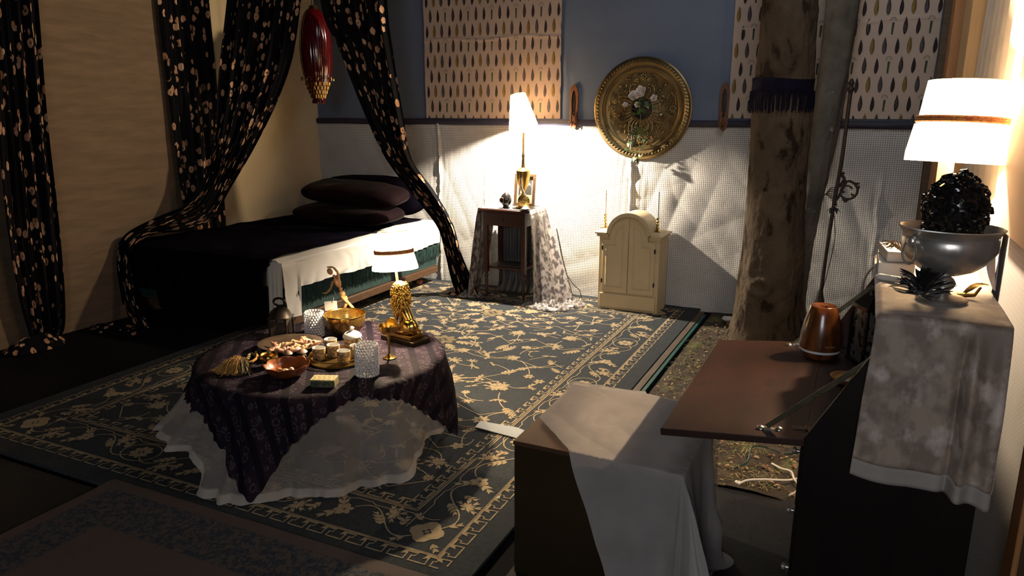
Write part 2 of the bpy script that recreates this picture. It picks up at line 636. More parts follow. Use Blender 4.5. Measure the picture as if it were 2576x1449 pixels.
def catmull(pts, n):
    pts = [Vector(p) for p in pts]
    P = [pts[0] * 2 - pts[1]] + pts + [pts[-1] * 2 - pts[-2]]
    out = []
    segs = len(pts) - 1
    for k in range(n):
        t = k / (n - 1) * segs
        i = min(int(t), segs - 1)
        u = t - i
        a, b, c, d = P[i], P[i + 1], P[i + 2], P[i + 3]
        out.append(0.5 * ((2 * b) + (c - a) * u + (2 * a - 5 * b + 4 * c - d) * u * u + (3 * b - a - 3 * c + d) * u ** 3))
    return out


def interp(x, tab):
    xs = [t[0] for t in tab]
    return float(np.interp(x, xs, [t[1] for t in tab]))

# ------------------------------------------------------------------ the setting
XR, YB = 0.37, 5.74           # faces of the right and the back wall


def wl(y):                    # the left wall leans in towards the back corner
    return float(np.interp(y, [0, 3.7, YB], [-5.09, -5.08, -4.80]))


WAFW = waffle_mat('white_waffle_weave', (0.76, 0.75, 0.73), (0.30, 0.28, 0.26), 0.0145, (0, 2), (0.60, 0.58, 0.55))
WAFL = waffle_mat('cream_waffle_weave', (0.62, 0.49, 0.31), (0.46, 0.36, 0.22), 0.012, (1, 2), (0.56, 0.44, 0.28), 0.4)
BLUEF = mat('slate_blue_fabric', (0.135, 0.175, 0.26), 0.85, col2=(0.115, 0.15, 0.225), nscale=2, bump=0.1, bscale=4, bdist=0.05)
PLY = mat('bare_plywood', (0.20, 0.13, 0.08), 0.8, col2=(0.15, 0.10, 0.06), nscale=4, stretch=(1, 1, 6))
NAVYRIB = mat('navy_ribbon', (0.012, 0.012, 0.030), 0.6, col2=(0.016, 0.016, 0.04))
HERR = mat('blue_grey_herringbone', (0.22, 0.22, 0.30), 0.85, col2=(0.18, 0.18, 0.26), nscale=3, sheen=0.2)
_nt = HERR.node_tree
_t = _nt.nodes.new('ShaderNodeTexCoord')
_s = _nt.nodes.new('ShaderNodeSeparateXYZ')
_nt.links.new(_t.outputs['Object'], _s.inputs[0])
_zig = _math(_nt, 'ABSOLUTE', _math(_nt, 'SUBTRACT', _math(_nt, 'FRACT', _math(_nt, 'MULTIPLY', _s.outputs[1], 22)), 0.5))
_st = _math(_nt, 'FRACT', _math(_nt, 'ADD', _math(_nt, 'MULTIPLY', _s.outputs[2], 65), _math(_nt, 'MULTIPLY', _zig, 3)))
_k = _thr(_nt, _math(_nt, 'ABSOLUTE', _math(_nt, 'SUBTRACT', _st, 0.5)), 0.18, 0.32)
_set(HERR, _mix(_nt, _k, (0.17, 0.155, 0.18), (0.08, 0.08, 0.115)))


def wrinkle(x, z, seed=0.0, amp=1.0):
    """how far a hung sheet stands off its wall"""
    a = noise.noise((x * 2.1 + seed, z * 1.7, seed)) * 0.010
    b = abs(noise.noise((x * 5.5 + z * 2.5 + seed, z * 2.2, 3.1 + seed))) * 0.012
    c = abs(noise.noise((x * 2.0 - z * 6.0, x + seed, 9.7))) * 0.008
    return 0.012 + amp * (a + b + c)


def seams(x, z):
    d = 0.0
    for sx, am in ((-3.42, 0.016), (-1.66, 0.030), (0.12, 0.006), (-2.96, 0.008)):
        u = x - sx + 0.02 * noise.noise((z * 4, sx, 0))
        d += am * math.exp(-(u / 0.012) ** 2) * (0.5 + abs(noise.noise((z * 11, sx, 1))) * 1.3)
        d += am * 0.25 * math.exp(-(u / 0.11) ** 2) * abs(math.sin(u * 60 + 4 * noise.noise((z * 1.5, sx, 4))))
    # a shallow scoop in the cloth below the round medallion
    u = x + 1.35
    d += 0.012 * math.exp(-(u / 0.35) ** 2) * math.exp(-((z - 0.85) / 0.35) ** 2) * abs(math.sin(u * 14 - z * 5))
    return d


struct('floor', MB().bb(-5.6, 1.2, -2.5, 6.2, -0.08, 0.0), mat('dark_earth_floor', (0.0035, 0.0035, 0.005), 0.95, spec=0.1, col2=(0.002, 0.002, 0.003), nscale=3, col3=(0.03, 0.03, 0.03), n3=(60, 0.72, 0.76)), loc=(0, 0, 0))
m_ = MB()
m_.grid([[(wl(y) , y, z) for y in np.linspace(0.4, YB, 60)] for z in np.linspace(0, 3.0, 30)])
m_.grid([[(wl(y) - 0.08, y, z) for y in np.linspace(0.4, YB, 2)] for z in (0, 3.0)])
struct('wall_left', m_, PLY, loc=(-5.1, 2, 0))
m_ = MB()
rows = []
for z in np.linspace(0.05, 3.0, 90):
    rows.append([(wl(y) + 0.004 + wrinkle(y, z, 21, 0.10) * 0.8 + 0.03 * math.exp(-((y - YB) / 0.10) ** 2), y, z) for y in np.linspace(0.4, YB - 0.012, 160)])
m_.grid(rows)
tag(m_.build('waffle_cloth', WAFL, loc=(-5.05, 3, 0.05)), 'cream waffle-weave cloth covering the left wall beside the bed', 'fabric')
struct('baseboard_left', MB().bb(-5.085, -5.045, 0.4, 3.9, 0.0, 0.055), ORANGEWOOD, bevel=0.004)

struct('wall_back', MB().bb(-5.0, 1.0, YB, YB + 0.08, 0, 3.0), PLY, loc=(-2, YB, 0))
# white waffle lower hanging, sagging off the wall at its foot
m_ = MB()
xs = np.linspace(-4.80, 0.355, 560)
rows = []
for z in np.linspace(0.0, 1.43, 150):
    k = (1 - z / 1.43)
    rows.append([(x, YB - 0.006 - wrinkle(x, z, 2, 1.0) - seams(x, z) - 0.02 * k * k, z + 0.012 * noise.noise((x * 3, 0, 5)) * k) for x in xs])
m_.grid(rows)
tag(m_.build('waffle_cloth', WAFW, loc=(-2.2, YB, 0)), 'white waffle-weave cloth hung below the navy rail on the back wall', 'fabric')
m_ = MB()
m_.grid([[(x, YB - 0.008 - 0.5 * wrinkle(x, z, 7, 1.0) - 0.012 * math.exp(-((x + 2.23) / 0.02) ** 2) - 0.01 * math.exp(-((x + 1.03) / 0.02) ** 2), z) for x in np.linspace(-4.80, 0.36, 300)] for z in np.linspace(1.44, 2.96, 40)])
tag(m_.build('blue_fabric', BLUEF, loc=(-2.2, YB, 1.44)), 'plain slate blue fabric stretched over the upper back wall', 'fabric')
m_ = MB()
m_.grid([[(x, YB - 0.034 - 0.010 * math.cos(t) - 0.004 * noise.noise((x * 4, 3, t)), 1.445 + 0.026 * t / 1.57 + 0.004 * noise.noise((x * 3, 1, 1))) for x in np.linspace(-4.78, 0.36, 200)] for t in np.linspace(-1.57, 1.57, 8)])
struct('trim_1', m_, NAVYRIB, loc=(-2.2, YB, 1.42))

# right wall: herringbone cloth, pine posts, boards and a tall board nearest the viewer
struct('wall_right', MB().bb(XR + 0.035, XR + 0.10, 1.30, YB, 0, 3.0), PLY, loc=(0.4, 3, 0))
m_ = MB()
m_.grid([[(XR + 0.030 - 0.4 * wrinkle(y, z, 40, 0.5), y, z) for y in np.linspace(1.70, 3.2, 60)] for z in np.linspace(0, 1.5, 50)])
tag(m_.build('herringbone_cloth', HERR, loc=(XR, 2.5, 0)), 'blue grey herringbone cloth on the right wall behind the desk', 'fabric')
struct('trim_2', MB().bb(XR - 0.01, XR + 0.034, 1.66, 1.74, 0, 1.6), ORANGEWOOD, bevel=0.003, loc=(XR, 1.7, 0))
struct('trim_3', MB().bb(XR + 0.0, XR + 0.034, 1.60, 1.655, 0, 1.6), BEIGEBOARD, bevel=0.003, loc=(XR, 1.62, 0))
struct('trim_4', MB().bb(XR - 0.010, XR + 0.028, 2.06, 2.49, 1.225, 3.0), BEIGEBOARD, bevel=0.003, loc=(XR, 2.3, 1.2))
struct('trim_5', MB().bb(XR - 0.045, XR + 0.034, 4.42, 4.60, 0.0, 3.0), ORANGEWOOD, bevel=0.003, loc=(XR, 4.5, 0))
struct('trim_6', MB().bb(XR - 0.035, XR + 0.034, 3.72, 4.02, 0.0, 3.0), PALEWOOD, bevel=0.003, loc=(XR, 3.9, 0))
m_ = MB()
m_.grid([[(XR + 0.02 - 0.03 * abs(math.sin(y * 22 + 2 * noise.noise((y * 2, z * 1.2, 0)))) * (0.4 + 0.6 * abs(noise.noise((z * 0.9, y, 5)))), y, z) for y in np.linspace(2.50, 3.66, 120)] for z in np.linspace(0.9, 3.0, 50)])
tag(m_.build('pale_drape', mat('pale_muslin', (0.66, 0.56, 0.46), 0.85, sheen=0.2), loc=(XR, 3, 0.9)), 'pale muslin drape gathered on the right wall behind the desk lamp', 'drape')

# ------------------------------------------------------------------ feather-print panels on the back wall
FB = mat('feather_black', (0.008, 0.007, 0.009), 0.8, col2=(0.025, 0.008, 0.008), nscale=9)
FY = mat('feather_mustard', (0.30, 0.19, 0.035), 0.8, col2=(0.24, 0.14, 0.02), nscale=40)
FG = mat('feather_grey', (0.085, 0.07, 0.068), 0.8, col2=(0.06, 0.05, 0.05), nscale=60)
FN = mat('feather_green', (0.04, 0.07, 0.03), 0.8, col2=(0.03, 0.05, 0.02), nscale=40)
PANELC = mat('blush_linen', (0.56, 0.44, 0.36), 0.9, col2=(0.50, 0.39, 0.32), nscale=2.5, bump=0.25, bscale=300, bdist=0.002)


def feather(kind, L):
    """flat printed feather as (points, colour slot, layer)"""
    out = []

    def drop(w, bend, tip=0.0, h0=-0.5, h1=0.42, slot=1, lay=1, n=14):
        a, b = [], []
        for i in range(n + 1):
            t = i / n
            ww = 0.84 * w * math.sin(PI * min(1, t ** 0.75)) ** 0.8
            x0 = bend * math.sin(t * PI * 0.9)
            z = h0 + (h1 - h0) * t
            a.append(((x0 - ww) * L, z * L))
            b.append(((x0 + ww) * L, z * L))
        out.append((a + b[::-1][1:-1], slot, lay))
    if kind == 'black':
        drop(0.135, 0.03)
        out.append(([(0, 0.40 * -L), (0.02 * L, -0.40 * L), (0.01 * L, -0.62 * L)], 1, 1))
    elif kind == 'grey':
        drop(0.150, 0.0, slot=1, h1=0.5)
        drop(0.115, -0.03, slot=3, lay=2, h1=0.48)
    elif kind == 'yellow':
        drop(0.145, 0.0, slot=1, h1=0.5)
        drop(0.115, 0.0, slot=2, lay=2, h1=0.47)
        for k in range(8):
            z = -0.30 + k * 0.085
            out.append(([(0.01 * L, z * L), (0.10 * L, (z + 0.05) * L), (0.10 * L, (z + 0.08) * L), (0.01 * L, (z + 0.025) * L)], 1, 3))
        out.append(([(-0.006 * L, -0.6 * L), (0.006 * L, -0.6 * L), (0.006 * L, 0.4 * L), (-0.006 * L, 0.4 * L)], 1, 3))
    elif kind == 'spotted':
        drop(0.145, 0.015, slot=1, h1=0.5)
        for k in range(18):
            r = random.Random(k)
            z = -0.33 + 0.04 * k
            x = (r.random() - 0.5) * 0.13
            out.append(([((x + 0.012 * math.cos(q)) * L, (z + 0.018 * math.sin(q)) * L) for q in np.linspace(0, 5.2, 5)], 0, 2))
    else:
        out.append(([(-0.06 * L, -0.45 * L), (0.04 * L, -0.5 * L), (0.08 * L, 0.2 * L), (-0.05 * L, 0.2 * L)], 4, 1))
        for s in (-1, 1):
            for (r0, wv) in ((0.17, 0.016), (0.11, 0.012)):
                a = [(s * r0 * math.sin(q) * L, (0.33 + r0 * math.cos(q)) * L) for q in np.linspace(0, 2.0, 8)]
                b = [(s * (r0 - wv) * math.sin(q) * L, (0.33 + (r0 - wv) * math.cos(q)) * L) for q in np.linspace(0, 2.0, 8)]
                out.append((a + b[::-1], 1, 1))
        out.append(([(-0.006 * L, 0.15 * L), (0.006 * L, 0.15 * L), (0.006 * L, 0.48 * L), (-0.006 * L, 0.48 * L)], 1, 1))
    return out


FEATH = {k: feather(k, 0.112) for k in ('black', 'grey', 'yellow', 'spotted', 'plume')}


def feather_panel(x0, x1, z0, z1, seed, label, ph=0):
    def dy(x, z):
        return YB - 0.030 - 0.6 * wrinkle(x, z, seed, 0.7) - 0.006 * math.exp(-((z - 2.12 - 0.01 * math.sin(x * 9)) / 0.012) ** 2)
    m = MB()
    nx, nz = 120, 110
    m.grid([[(x0 + (x1 - x0) * i / nx + 0.006 * noise.noise((z * 6, seed, i > 5)), dy(x0 + (x1 - x0) * i / nx, z), z) for i in range(nx + 1)] for z in np.linspace(z0, z1, nz)])
    row, z = 0, z0 - 0.02
    while z < z1 - 0.02:
        c, x = 0, x0 + 0.03 + (0.036 if row % 2 else 0.0)
        while x < x1 + 0.03:
            kind = (('black', 'yellow', 'grey') if row % 2 == 0 else ('spotted', 'black', 'plume'))[(c + ph) % 3]
            for pts, slot, lay in FEATH[kind]:
                P = [(x + a, z + b) for a, b in pts]
                if min(p[1] for p in P) < z0 and max(p[1] for p in P) > z0:
                    P = [(a, max(b, z0)) for a, b in P]
                P = [(max(x0, min(x1, a)), b) for a, b in P]
                if max(p[1] for p in P) <= z0 or max(p[0] for p in P) - min(p[0] for p in P) < 0.002:
                    continue
                ar = sum(P[i][0] * P[(i + 1) % len(P)][1] - P[(i + 1) % len(P)][0] * P[i][1] for i in range(len(P)))
                if abs(ar) < 1e-7:
                    continue
                m.poly([(a, dy(a, b) - 0.0016 * lay, b) for a, b in P], slot)
            x += 0.0735
            c += 1
        z += 0.1235
        row += 1
    return tag(m.build('feather_print_panel', [PANELC, FB, FY, FG, FN], loc=((x0 + x1) / 2, YB, z0), smooth=0), label, 'wall panel', 'feather-print panels')


feather_panel(-3.54, -2.27, 1.476, 2.85, 3, 'blush feather-print fabric panel behind the bedside lamp')
feather_panel(-0.945, 0.352, 1.486, 2.85, 11, 'blush feather-print fabric panel partly hidden by the two tree trunks', 1)

# ------------------------------------------------------------------ rugs and ground
RX0, RX1, RY0, RY1 = -3.90, -1.06, 1.80, 5.70


def rug_z(x, y):
    return 0.022 + 0.002 * noise.noise((x * 3, y * 3, 0))


class Motifs:
    def __init__(s):
        s.p = []

    def add(s, pts):
        s.p.append(pts)

    def strip(s, pts, w):
        pts = [Vector(p).to_2d() if len(p) == 3 else Vector(p) for p in pts]
        L, Rr = [], []
        for i, p in enumerate(pts):
            t = (pts[min(i + 1, len(pts) - 1)] - pts[max(i - 1, 0)])
            if t.length < 1e-9:
                t = Vector((1, 0))
            t.normalize()
            n = Vector((-t.y, t.x))
            L.append(p + n * w / 2)
            Rr.append(p - n * w / 2)
        for i in range(len(pts) - 1):
            s.add([tuple(L[i]), tuple(L[i + 1]), tuple(Rr[i + 1]), tuple(Rr[i])])

    def rosette(s, x, y, r, n=8, ph=0.0, hole=0.35, deep=0.35):
        N = n * 4
        o, i_ = [], []
        for k in range(N + 1):
            a = 2 * PI * k / N + ph
            rr = r * (1 - deep * (0.5 + 0.5 * math.cos(n * (a - ph))) ** 1.5)
            o.append((x + rr * math.cos(a), y + rr * math.sin(a)))
            i_.append((x + r * hole * math.cos(a) * (1 + .3 * math.cos(4 * a)), y + r * hole * math.sin(a) * (1 + .3 * math.cos(4 * a))))
        for k in range(N):
            s.add([o[k], o[k + 1], i_[k + 1], i_[k]])
        if hole > 0.2:
            s.add([(x + r * 0.16 * math.cos(a), y + r * 0.16 * math.sin(a)) for a in np.linspace(0, 2 * PI, 7)[:-1]])

    def leaf(s, x, y, a, L, W, teeth=4, bend=0.0):
        """a serrated leaf: a fan of pointed lobes on one spine"""
        c, d = math.cos(a), math.sin(a)

        def T(u, v):
            v += bend * u * u / L
            return (x + u * c - v * d, y + u * d + v * c)
        for side in (-1, 1):
            for k in range(teeth):
                t0, t1 = k / teeth, (k + 1) / teeth
                w = W * math.sin(PI * (0.2 + 0.75 * (t0 + t1) / 2)) * 0.5
                P = [T(t0 * L, 0), T((t0 + 0.55 / teeth) * L, side * w * 0.75), T((t1 + 0.35 / teeth) * L, side * w), T(t1 * L, side * 0.15 * W * (1 - t1)), T(t1 * L, 0)]
                if side < 0:
                    P = P[::-1]
                s.add(P)

    def palmette(s, x, y, a, L):
        for q, l in ((-1.35, .55), (-.9, .75), (-.45, .92), (0, 1.0), (.45, .92), (.9, .75), (1.35, .55)):
            s.leaf(x, y, a + q, L * l, L * .30, 3)
        s.rosette(x - 0.15 * L * math.cos(a), y - 0.15 * L * math.sin(a), L * .24, 6, a, 0.1)

    def blossom(s, x, y, a, r):
        for k in range(5):
            s.leaf(x, y, a + (k - 2) * 0.75, r, r * 0.55, 2)
        s.add([(x - r * .25 * math.cos(a) + r * .18 * math.cos(q), y - r * .25 * math.sin(a) + r * .18 * math.sin(q)) for q in np.linspace(0, 2 * PI, 8)[:-1]])


def arc(p, a, L, bend, n=10):
    """a curved stem from p, heading a, turning by bend"""
    out = [tuple(p)]
    x, y = p
    for i in range(n):
        x += math.cos(a) * L / n
        y += math.sin(a) * L / n
        a += bend / n
        out.append((x, y))
    return out, a


def rug_motifs(x0, x1, y0, y1):
    M = Motifs()
    W = x1 - x0

    def rect(ins, w, inner=0.0):
        a, b, c, d = x0 + ins, x1 - ins, y0 + ins, y1 - ins
        M.strip([(a, c), (b, c)], w)
        M.strip([(b, c), (b, d)], w)
        M.strip([(b, d), (a, d)], w)
        M.strip([(a, d), (a, c)], w)
    rect(0.150, 0.006)
    rect(0.157, 0.004)
    rect(0.385, 0.006)
    rect(0.395, 0.005)
    # guard bands: a running key of S-hooks
    for ins, s in ((0.118, 0.052), (0.425, 0.046)):
        a, b, c, d = x0 + ins, x1 - ins, y0 + ins, y1 - ins
        for (p, q) in (((a, c), (b, c)), ((b, c), (b, d)), ((b, d), (a, d)), ((a, d), (a, c))):
            v = Vector(q) - Vector(p)
            n = max(2, int(v.length / 0.088))
            t = v / n
            nn = Vector((-v.y, v.x)).normalized()
            tt = v.normalized()
            for k in range(n):
                o = Vector(p) + t * (k + 0.5)
                st = t.length
                key = [(-.5, -.42), (-.12, -.42), (-.16, .25), (-.36, .1), (-.30, .48), (.30, .48), (.22, .12), (.10, .12), (.12, -.42), (.5, -.42)]
                M.strip([tuple(o + tt * (u * st) + nn * (w_ * s)) for u, w_ in key], 0.0075)
                M.add([tuple(o + tt * (u * st) + nn * (w_ * s)) for u, w_ in [(-.34, .2), (-.1, .2), (-.16, .46), (-.3, .46)]])
    # main border: rosettes, leaves and a wandering vine
    ins = 0.272
    a, b, c, d = x0 + ins, x1 - ins, y0 + ins, y1 - ins
    for (p, q) in (((a, c), (b, c)), ((b, c), (b, d)), ((b, d), (a, d)), ((a, d), (a, c))):
        v = Vector(q) - Vector(p)
        n = round(v.length / 0.40)
        tt = v.normalized()
        nn = Vector((-tt.y, tt.x))
        ang = math.atan2(v.y, v.x)
        st = v.length / n
        for k in range(n):
            o = Vector(p) + tt * st * k
            if k == 0:
                M.rosette(o.x, o.y, 0.072, 4, ang + PI / 4, 0.22, 0.25)
                for q4 in range(4):
                    M.leaf(o.x + 0.085 * math.cos(ang + q4 * PI / 2 + PI / 4), o.y + 0.085 * math.sin(ang + q4 * PI / 2 + PI / 4), ang + q4 * PI / 2 + PI / 4, 0.05, 0.035, 2)
            elif k % 2 == 0:
                M.rosette(o.x, o.y, 0.055, 8, ang, 0.25, 0.3)
                ring = [tuple(o + tt * 0.10 * math.cos(t_) + nn * 0.078 * math.sin(t_)) for t_ in np.linspace(0, 2 * PI, 25)]
                M.strip(ring, 0.006)
            else:
                M.rosette(o.x, o.y, 0.042, 6, ang, 0.2, 0.35)
                for s in (-1, 1):
                    M.leaf(o.x, o.y, ang + s * 2.2, 0.10, 0.05, 3)
            mid = o + tt * st * 0.5
            s = 1 if k % 2 else -1
            M.strip([tuple(o + tt * (st * u) + nn * (0.068 * math.sin(u * 2 * PI) * s)) for u in np.linspace(0.08, 0.92, 16)], 0.006)
            M.blossom(mid.x + nn.x * 0.05 * s, mid.y + nn.y * 0.05 * s, ang + s * 0.5, 0.055)
            M.leaf(mid.x - nn.x * 0.03 * s, mid.y - nn.y * 0.03 * s, ang - s * 1.1 + PI, 0.085, 0.05, 4, 0.3 * s)
            M.leaf(mid.x + tt.x * 0.08, mid.y + tt.y * 0.08, ang + s * 1.9, 0.06, 0.04, 3, -0.2 * s)
            M.strip([tuple(o + tt * (st * u) + nn * (0.092 * (1 if (int(u * 8) % 4) < 2 else 0.86))) for u in np.linspace(0, 1, 17)], 0.005)
    # field: mirrored left to right about the middle line
    r = random.Random(12)
    xc = (x0 + x1) / 2
    fx0, fy0, fy1 = x0 + 0.46, y0 + 0.46, y1 - 0.46
    ml = M.p
    half = Motifs()
    placed = []

    def free(x, y, rad):
        if not (fx0 + rad * .6 < x < xc + 0.02 and fy0 + rad * .6 < y < fy1 - rad * .6):
            return False
        return all((x - a_) ** 2 + (y - b_) ** 2 > (rad + c_ + 0.012) ** 2 * 0.95 for a_, b_, c_ in placed)
    # big palmettes on a loose lattice
    nodes = []
    ny = 6
    for j in range(ny):
        for i in range(3):
            x = fx0 + 0.20 + i * 0.36 + (0.15 if j % 2 else 0)
            y = fy0 + 0.22 + j * (fy1 - fy0 - 0.44) / (ny - 1)
            if x > xc - 0.03:
                continue
            a0 = r.choice([PI / 2, -PI / 2, 0.4, 2.6, -0.7])
            L = r.choice([0.075, 0.095, 0.115])
            half.palmette(x, y, a0, L)
            placed.append((x, y, L))
            nodes.append((x, y, a0))
    for y in np.linspace(fy0 + 0.35, fy1 - 0.35, 4):
        half.rosette(xc, y, 0.10, 8, 0, 0.3, 0.3)
        for q in (2.4, -2.4, PI):
            half.leaf(xc + 0.1 * math.cos(q), y + 0.1 * math.sin(q), q, 0.13, 0.07, 4)
        placed.append((xc, y, 0.16))
    # stems: angled vines leaving each palmette and ending in a flower
    for (x, y, a0) in nodes:
        for k in range(3):
            a = a0 + 2.1 * k + r.uniform(-.4, .4)
            st = (x + 0.07 * math.cos(a), y + 0.07 * math.sin(a))
            P, ae = arc(st, a, r.uniform(0.16, 0.30), r.choice([-1.4, 1.4, 0.6, -0.6]), 9)
            P = [(min(p[0], xc + 0.01), p[1]) for p in P]
            if not (fx0 < P[-1][0] and fy0 < P[-1][1] < fy1):
                continue
            half.strip(P, 0.0065)
            ex, ey = P[-1]
            if free(ex, ey, 0.03):
                placed.append((ex, ey, 0.05))
                r.choice([lambda: half.blossom(ex, ey, ae, 0.055), lambda: half.leaf(ex, ey, ae, 0.12, 0.065, 5), lambda: half.rosette(ex, ey, 0.036, 6, ae, 0.2, 0.5)])()
            mx, my = P[4]
            half.leaf(mx, my, a + 1.0, 0.05, 0.032, 2)
            half.leaf(mx, my, a - 1.0, 0.05, 0.032, 2)
    for k in range(700):
        x, y = r.uniform(fx0, xc), r.uniform(fy0, fy1)
        rad = r.choice([0.062, 0.045, 0.036])
        if not free(x, y, rad):
            continue
        placed.append((x, y, rad))
        a = r.uniform(0, 2 * PI)
        kind = r.randrange(4)
        if kind == 0:
            half.blossom(x, y, a, rad)
        elif kind == 1:
            half.leaf(x - rad * math.cos(a), y - rad * math.sin(a), a, rad * 2.0, rad * 1.0, 5)
        elif kind == 2:
            half.rosette(x, y, rad * 0.8, r.choice([5, 6, 8]), a, 0.22, 0.45)
        else:
            half.leaf(x, y, a, rad, rad * .6, 3)
            half.leaf(x, y, a + PI, rad, rad * .6, 3)
        P, _ = arc((x, y), a + 2.5, r.uniform(0.10, 0.2), r.uniform(-2, 2), 8)
        half.strip([p for p in P if p[0] < xc + 0.01 and fx0 < p[0] and fy0 < p[1] < fy1] or P[:2], 0.0060)
    # long angular vines
    for y in np.linspace(fy0 + 0.1, fy1 - 0.15, 8):
        P = [(fx0 + 0.02 + 0.12 * i, y + (0.05 if i % 3 == 0 else -0.03 if i % 3 == 1 else 0.02) + 0.04 * r.uniform(-1, 1)) for i in range(9)]
        half.strip([p for p in P if p[0] < xc], 0.0065)
    for pts in half.p:
        ml.append(pts)
        ml.append([(2 * xc - q[0], q[1]) for q in pts][::-1])
    return M.p


def area2(P):
    return sum(P[i][0] * P[(i + 1) % len(P)][1] - P[(i + 1) % len(P)][0] * P[i][1] for i in range(len(P)))


m_ = MB()
m_.grid([[(x, y, rug_z(x, y)) for x in np.linspace(RX0, RX1, 90)] for y in np.linspace(RY0, RY1, 120)])
nb = 60
for (fx, fy) in ((lambda t: RX0, lambda t: RY0 + t * (RY1 - RY0)), (lambda t: RX1, lambda t: RY0 + t * (RY1 - RY0)), (lambda t: RX0 + t * (RX1 - RX0), lambda t: RY0), (lambda t: RX0 + t * (RX1 - RX0), lambda t: RY1)):
    m_.tube([(fx(t), fy(t), 0.016) for t in np.linspace(0, 1, nb)], 0.008, 6)
mot = MB()
for P in rug_motifs(RX0, RX1, RY0, RY1):
    if abs(area2(P)) < 2e-7:
        continue
    if area2(P) < 0:
        P = P[::-1]
    mot.poly([(x, y, rug_z(x, y) + 0.0015) for x, y in P], 0)
rug = tag(m_.build('patterned_rug', RUGBASE, loc=((RX0 + RX1) / 2, (RY0 + RY1) / 2, 0)), 'large slate grey rug with gold vines and blossoms under the low table', 'rug')
mot.build('woven_motif', RUGGOLD, rug, smooth=0)

FADED = mat('faded_rug_weave', (0.15, 0.105, 0.095), 0.95, col2=(0.11, 0.075, 0.07), nscale=6, bump=0.4, bscale=260)
_nt = FADED.node_tree
_v = _coord(_nt, 'Object', (1, 1, 1))
_s = _nt.nodes.new('ShaderNodeSeparateXYZ')
_nt.links.new(_v, _s.inputs[0])
_ex = _math(_nt, 'SUBTRACT', 0.83, _math(_nt, 'ABSOLUTE', _s.outputs[0]))
_ey = _math(_nt, 'SUBTRACT', 0.0, _s.outputs[1])
_ed = _math(_nt, 'MINIMUM', _ex, _ey)
_band = _math(_nt, 'MULTIPLY', _thr(_nt, _ed, 0.055, 0.065), _math(_nt, 'SUBTRACT', 1.0, _thr(_nt, _ed, 0.26, 0.27)))
_blot = _thr(_nt, _noise(_nt, _v, 34, 5, 0.7), 0.46, 0.52)
_fine = _thr(_nt, _noise(_nt, _v, 120, 3), 0.54, 0.60)
_c1 = _mix(_nt, _math(_nt, 'MULTIPLY', _blot, _band), (0.085, 0.062, 0.054), (0.016, 0.024, 0.040))
_c2 = _mix(_nt, _math(_nt, 'MULTIPLY', _fine, _band), _c1, (0.055, 0.07, 0.075))
_spk = _thr(_nt, _noise(_nt, _v, 30, 4, 0.8), 0.62, 0.66)
_c3 = _mix(_nt, _math(_nt, 'MULTIPLY', _spk, 0.7), _c2, (0.045, 0.038, 0.045))
_set(FADED, _c3)
m_ = MB()
m_.grid([[(x, y, 0.027 + 0.004 * math.exp(-((y - 1.80) / 0.04) ** 2) + 0.002 * noise.noise((x * 3, y * 3, 2))) for x in np.linspace(-2.74, -1.08, 60)] for y in np.linspace(0.4, 1.845, 50)])
m_.bb(-2.74, -1.08, 0.4, 1.845, 0.002, 0.024)
tag(m_.build('faded_rug', FADED, loc=(-1.91, 1.845, 0)), 'faded mauve and navy rug in the near left corner overlapping the large rug', 'rug')
tag(MB().bb(-4.6, -2.78, 0.9, 1.775, 0.0, 0.012).build('brown_mat', mat('brown_coir', (0.010, 0.005, 0.003), 0.95, bump=0.5, bscale=200), bevel=0.003), 'plain dark brown mat at the left, beside the faded rug', 'mat')
tag(MB().bb(-1.048, -1.008, 2.60, 5.62, 0.0, 0.022).build('floor_plank', mat('grey_plank', (0.09, 0.065, 0.045), 0.8, col2=(0.05, 0.037, 0.025), nscale=5, stretch=(8, 1, 1)), bevel=0.002), 'narrow grey plank along the right edge of the large rug', 'plank')
tag(MB().bb(-1.004, -0.984, 2.6, 5.55, 0.0, 0.016).build('green_tarp_edge', mat('teal_tarp', (0.01, 0.075, 0.07), 0.5)), 'teal tarp edge showing between the plank and the bare earth', 'tarp')
tag(MB().bb(-1.05, -0.60, 0.7, 1.70, 0.0, 0.014).build('beige_board', mat('scuffed_board', (0.22, 0.16, 0.11), 0.8, col2=(0.16, 0.12, 0.08), nscale=9), bevel=0.002), 'scuffed beige floor board in front of the metal chest', 'board')
m_ = MB()
m_.grid([[(x, y, 0.010 + 0.006 * noise.noise((x * 2, y * 2, 0)) + 0.03 * max(0, (y - 2.75)) * noise.noise((x * 4, 3, 1))) for x in np.linspace(-0.96, 0.3, 40)] for y in np.linspace(0.9, 2.95, 50)])
tag(m_.build('rubber_mat', mat('black_rubber', (0.013, 0.014, 0.018), 0.7, spec=0.2, col2=(0.019, 0.018, 0.018), nscale=3, col3=(0.16, 0.15, 0.12), n3=(46, 0.74, 0.77), bump=0.3, bscale=60), loc=(-0.3, 1.9, 0)), 'black rubber mat on the ground between the chest and the desk', 'mat')

m_ = MB()
m_.grid([[(x, y, 0.004 + 0.020 * max(0, 1 - abs(x + 0.30) / 0.66) * (0.7 + noise.noise((x * 3, y * 3, 8))) + 0.006 * noise.noise((x * 14, y * 14, 1))) for x in np.linspace(-0.96, XR + 0.03, 90)] for y in np.linspace(2.90, YB - 0.03, 150)])
struct('ground', m_, mat('damp_soil', (0.060, 0.040, 0.024), 0.95, col2=(0.030, 0.021, 0.013), nscale=10, col3=(0.10, 0.10, 0.035), n3=(7, 0.52, 0.66), bump=0.9, bscale=70, bdist=0.02), loc=(-0.3, 4.3, 0))
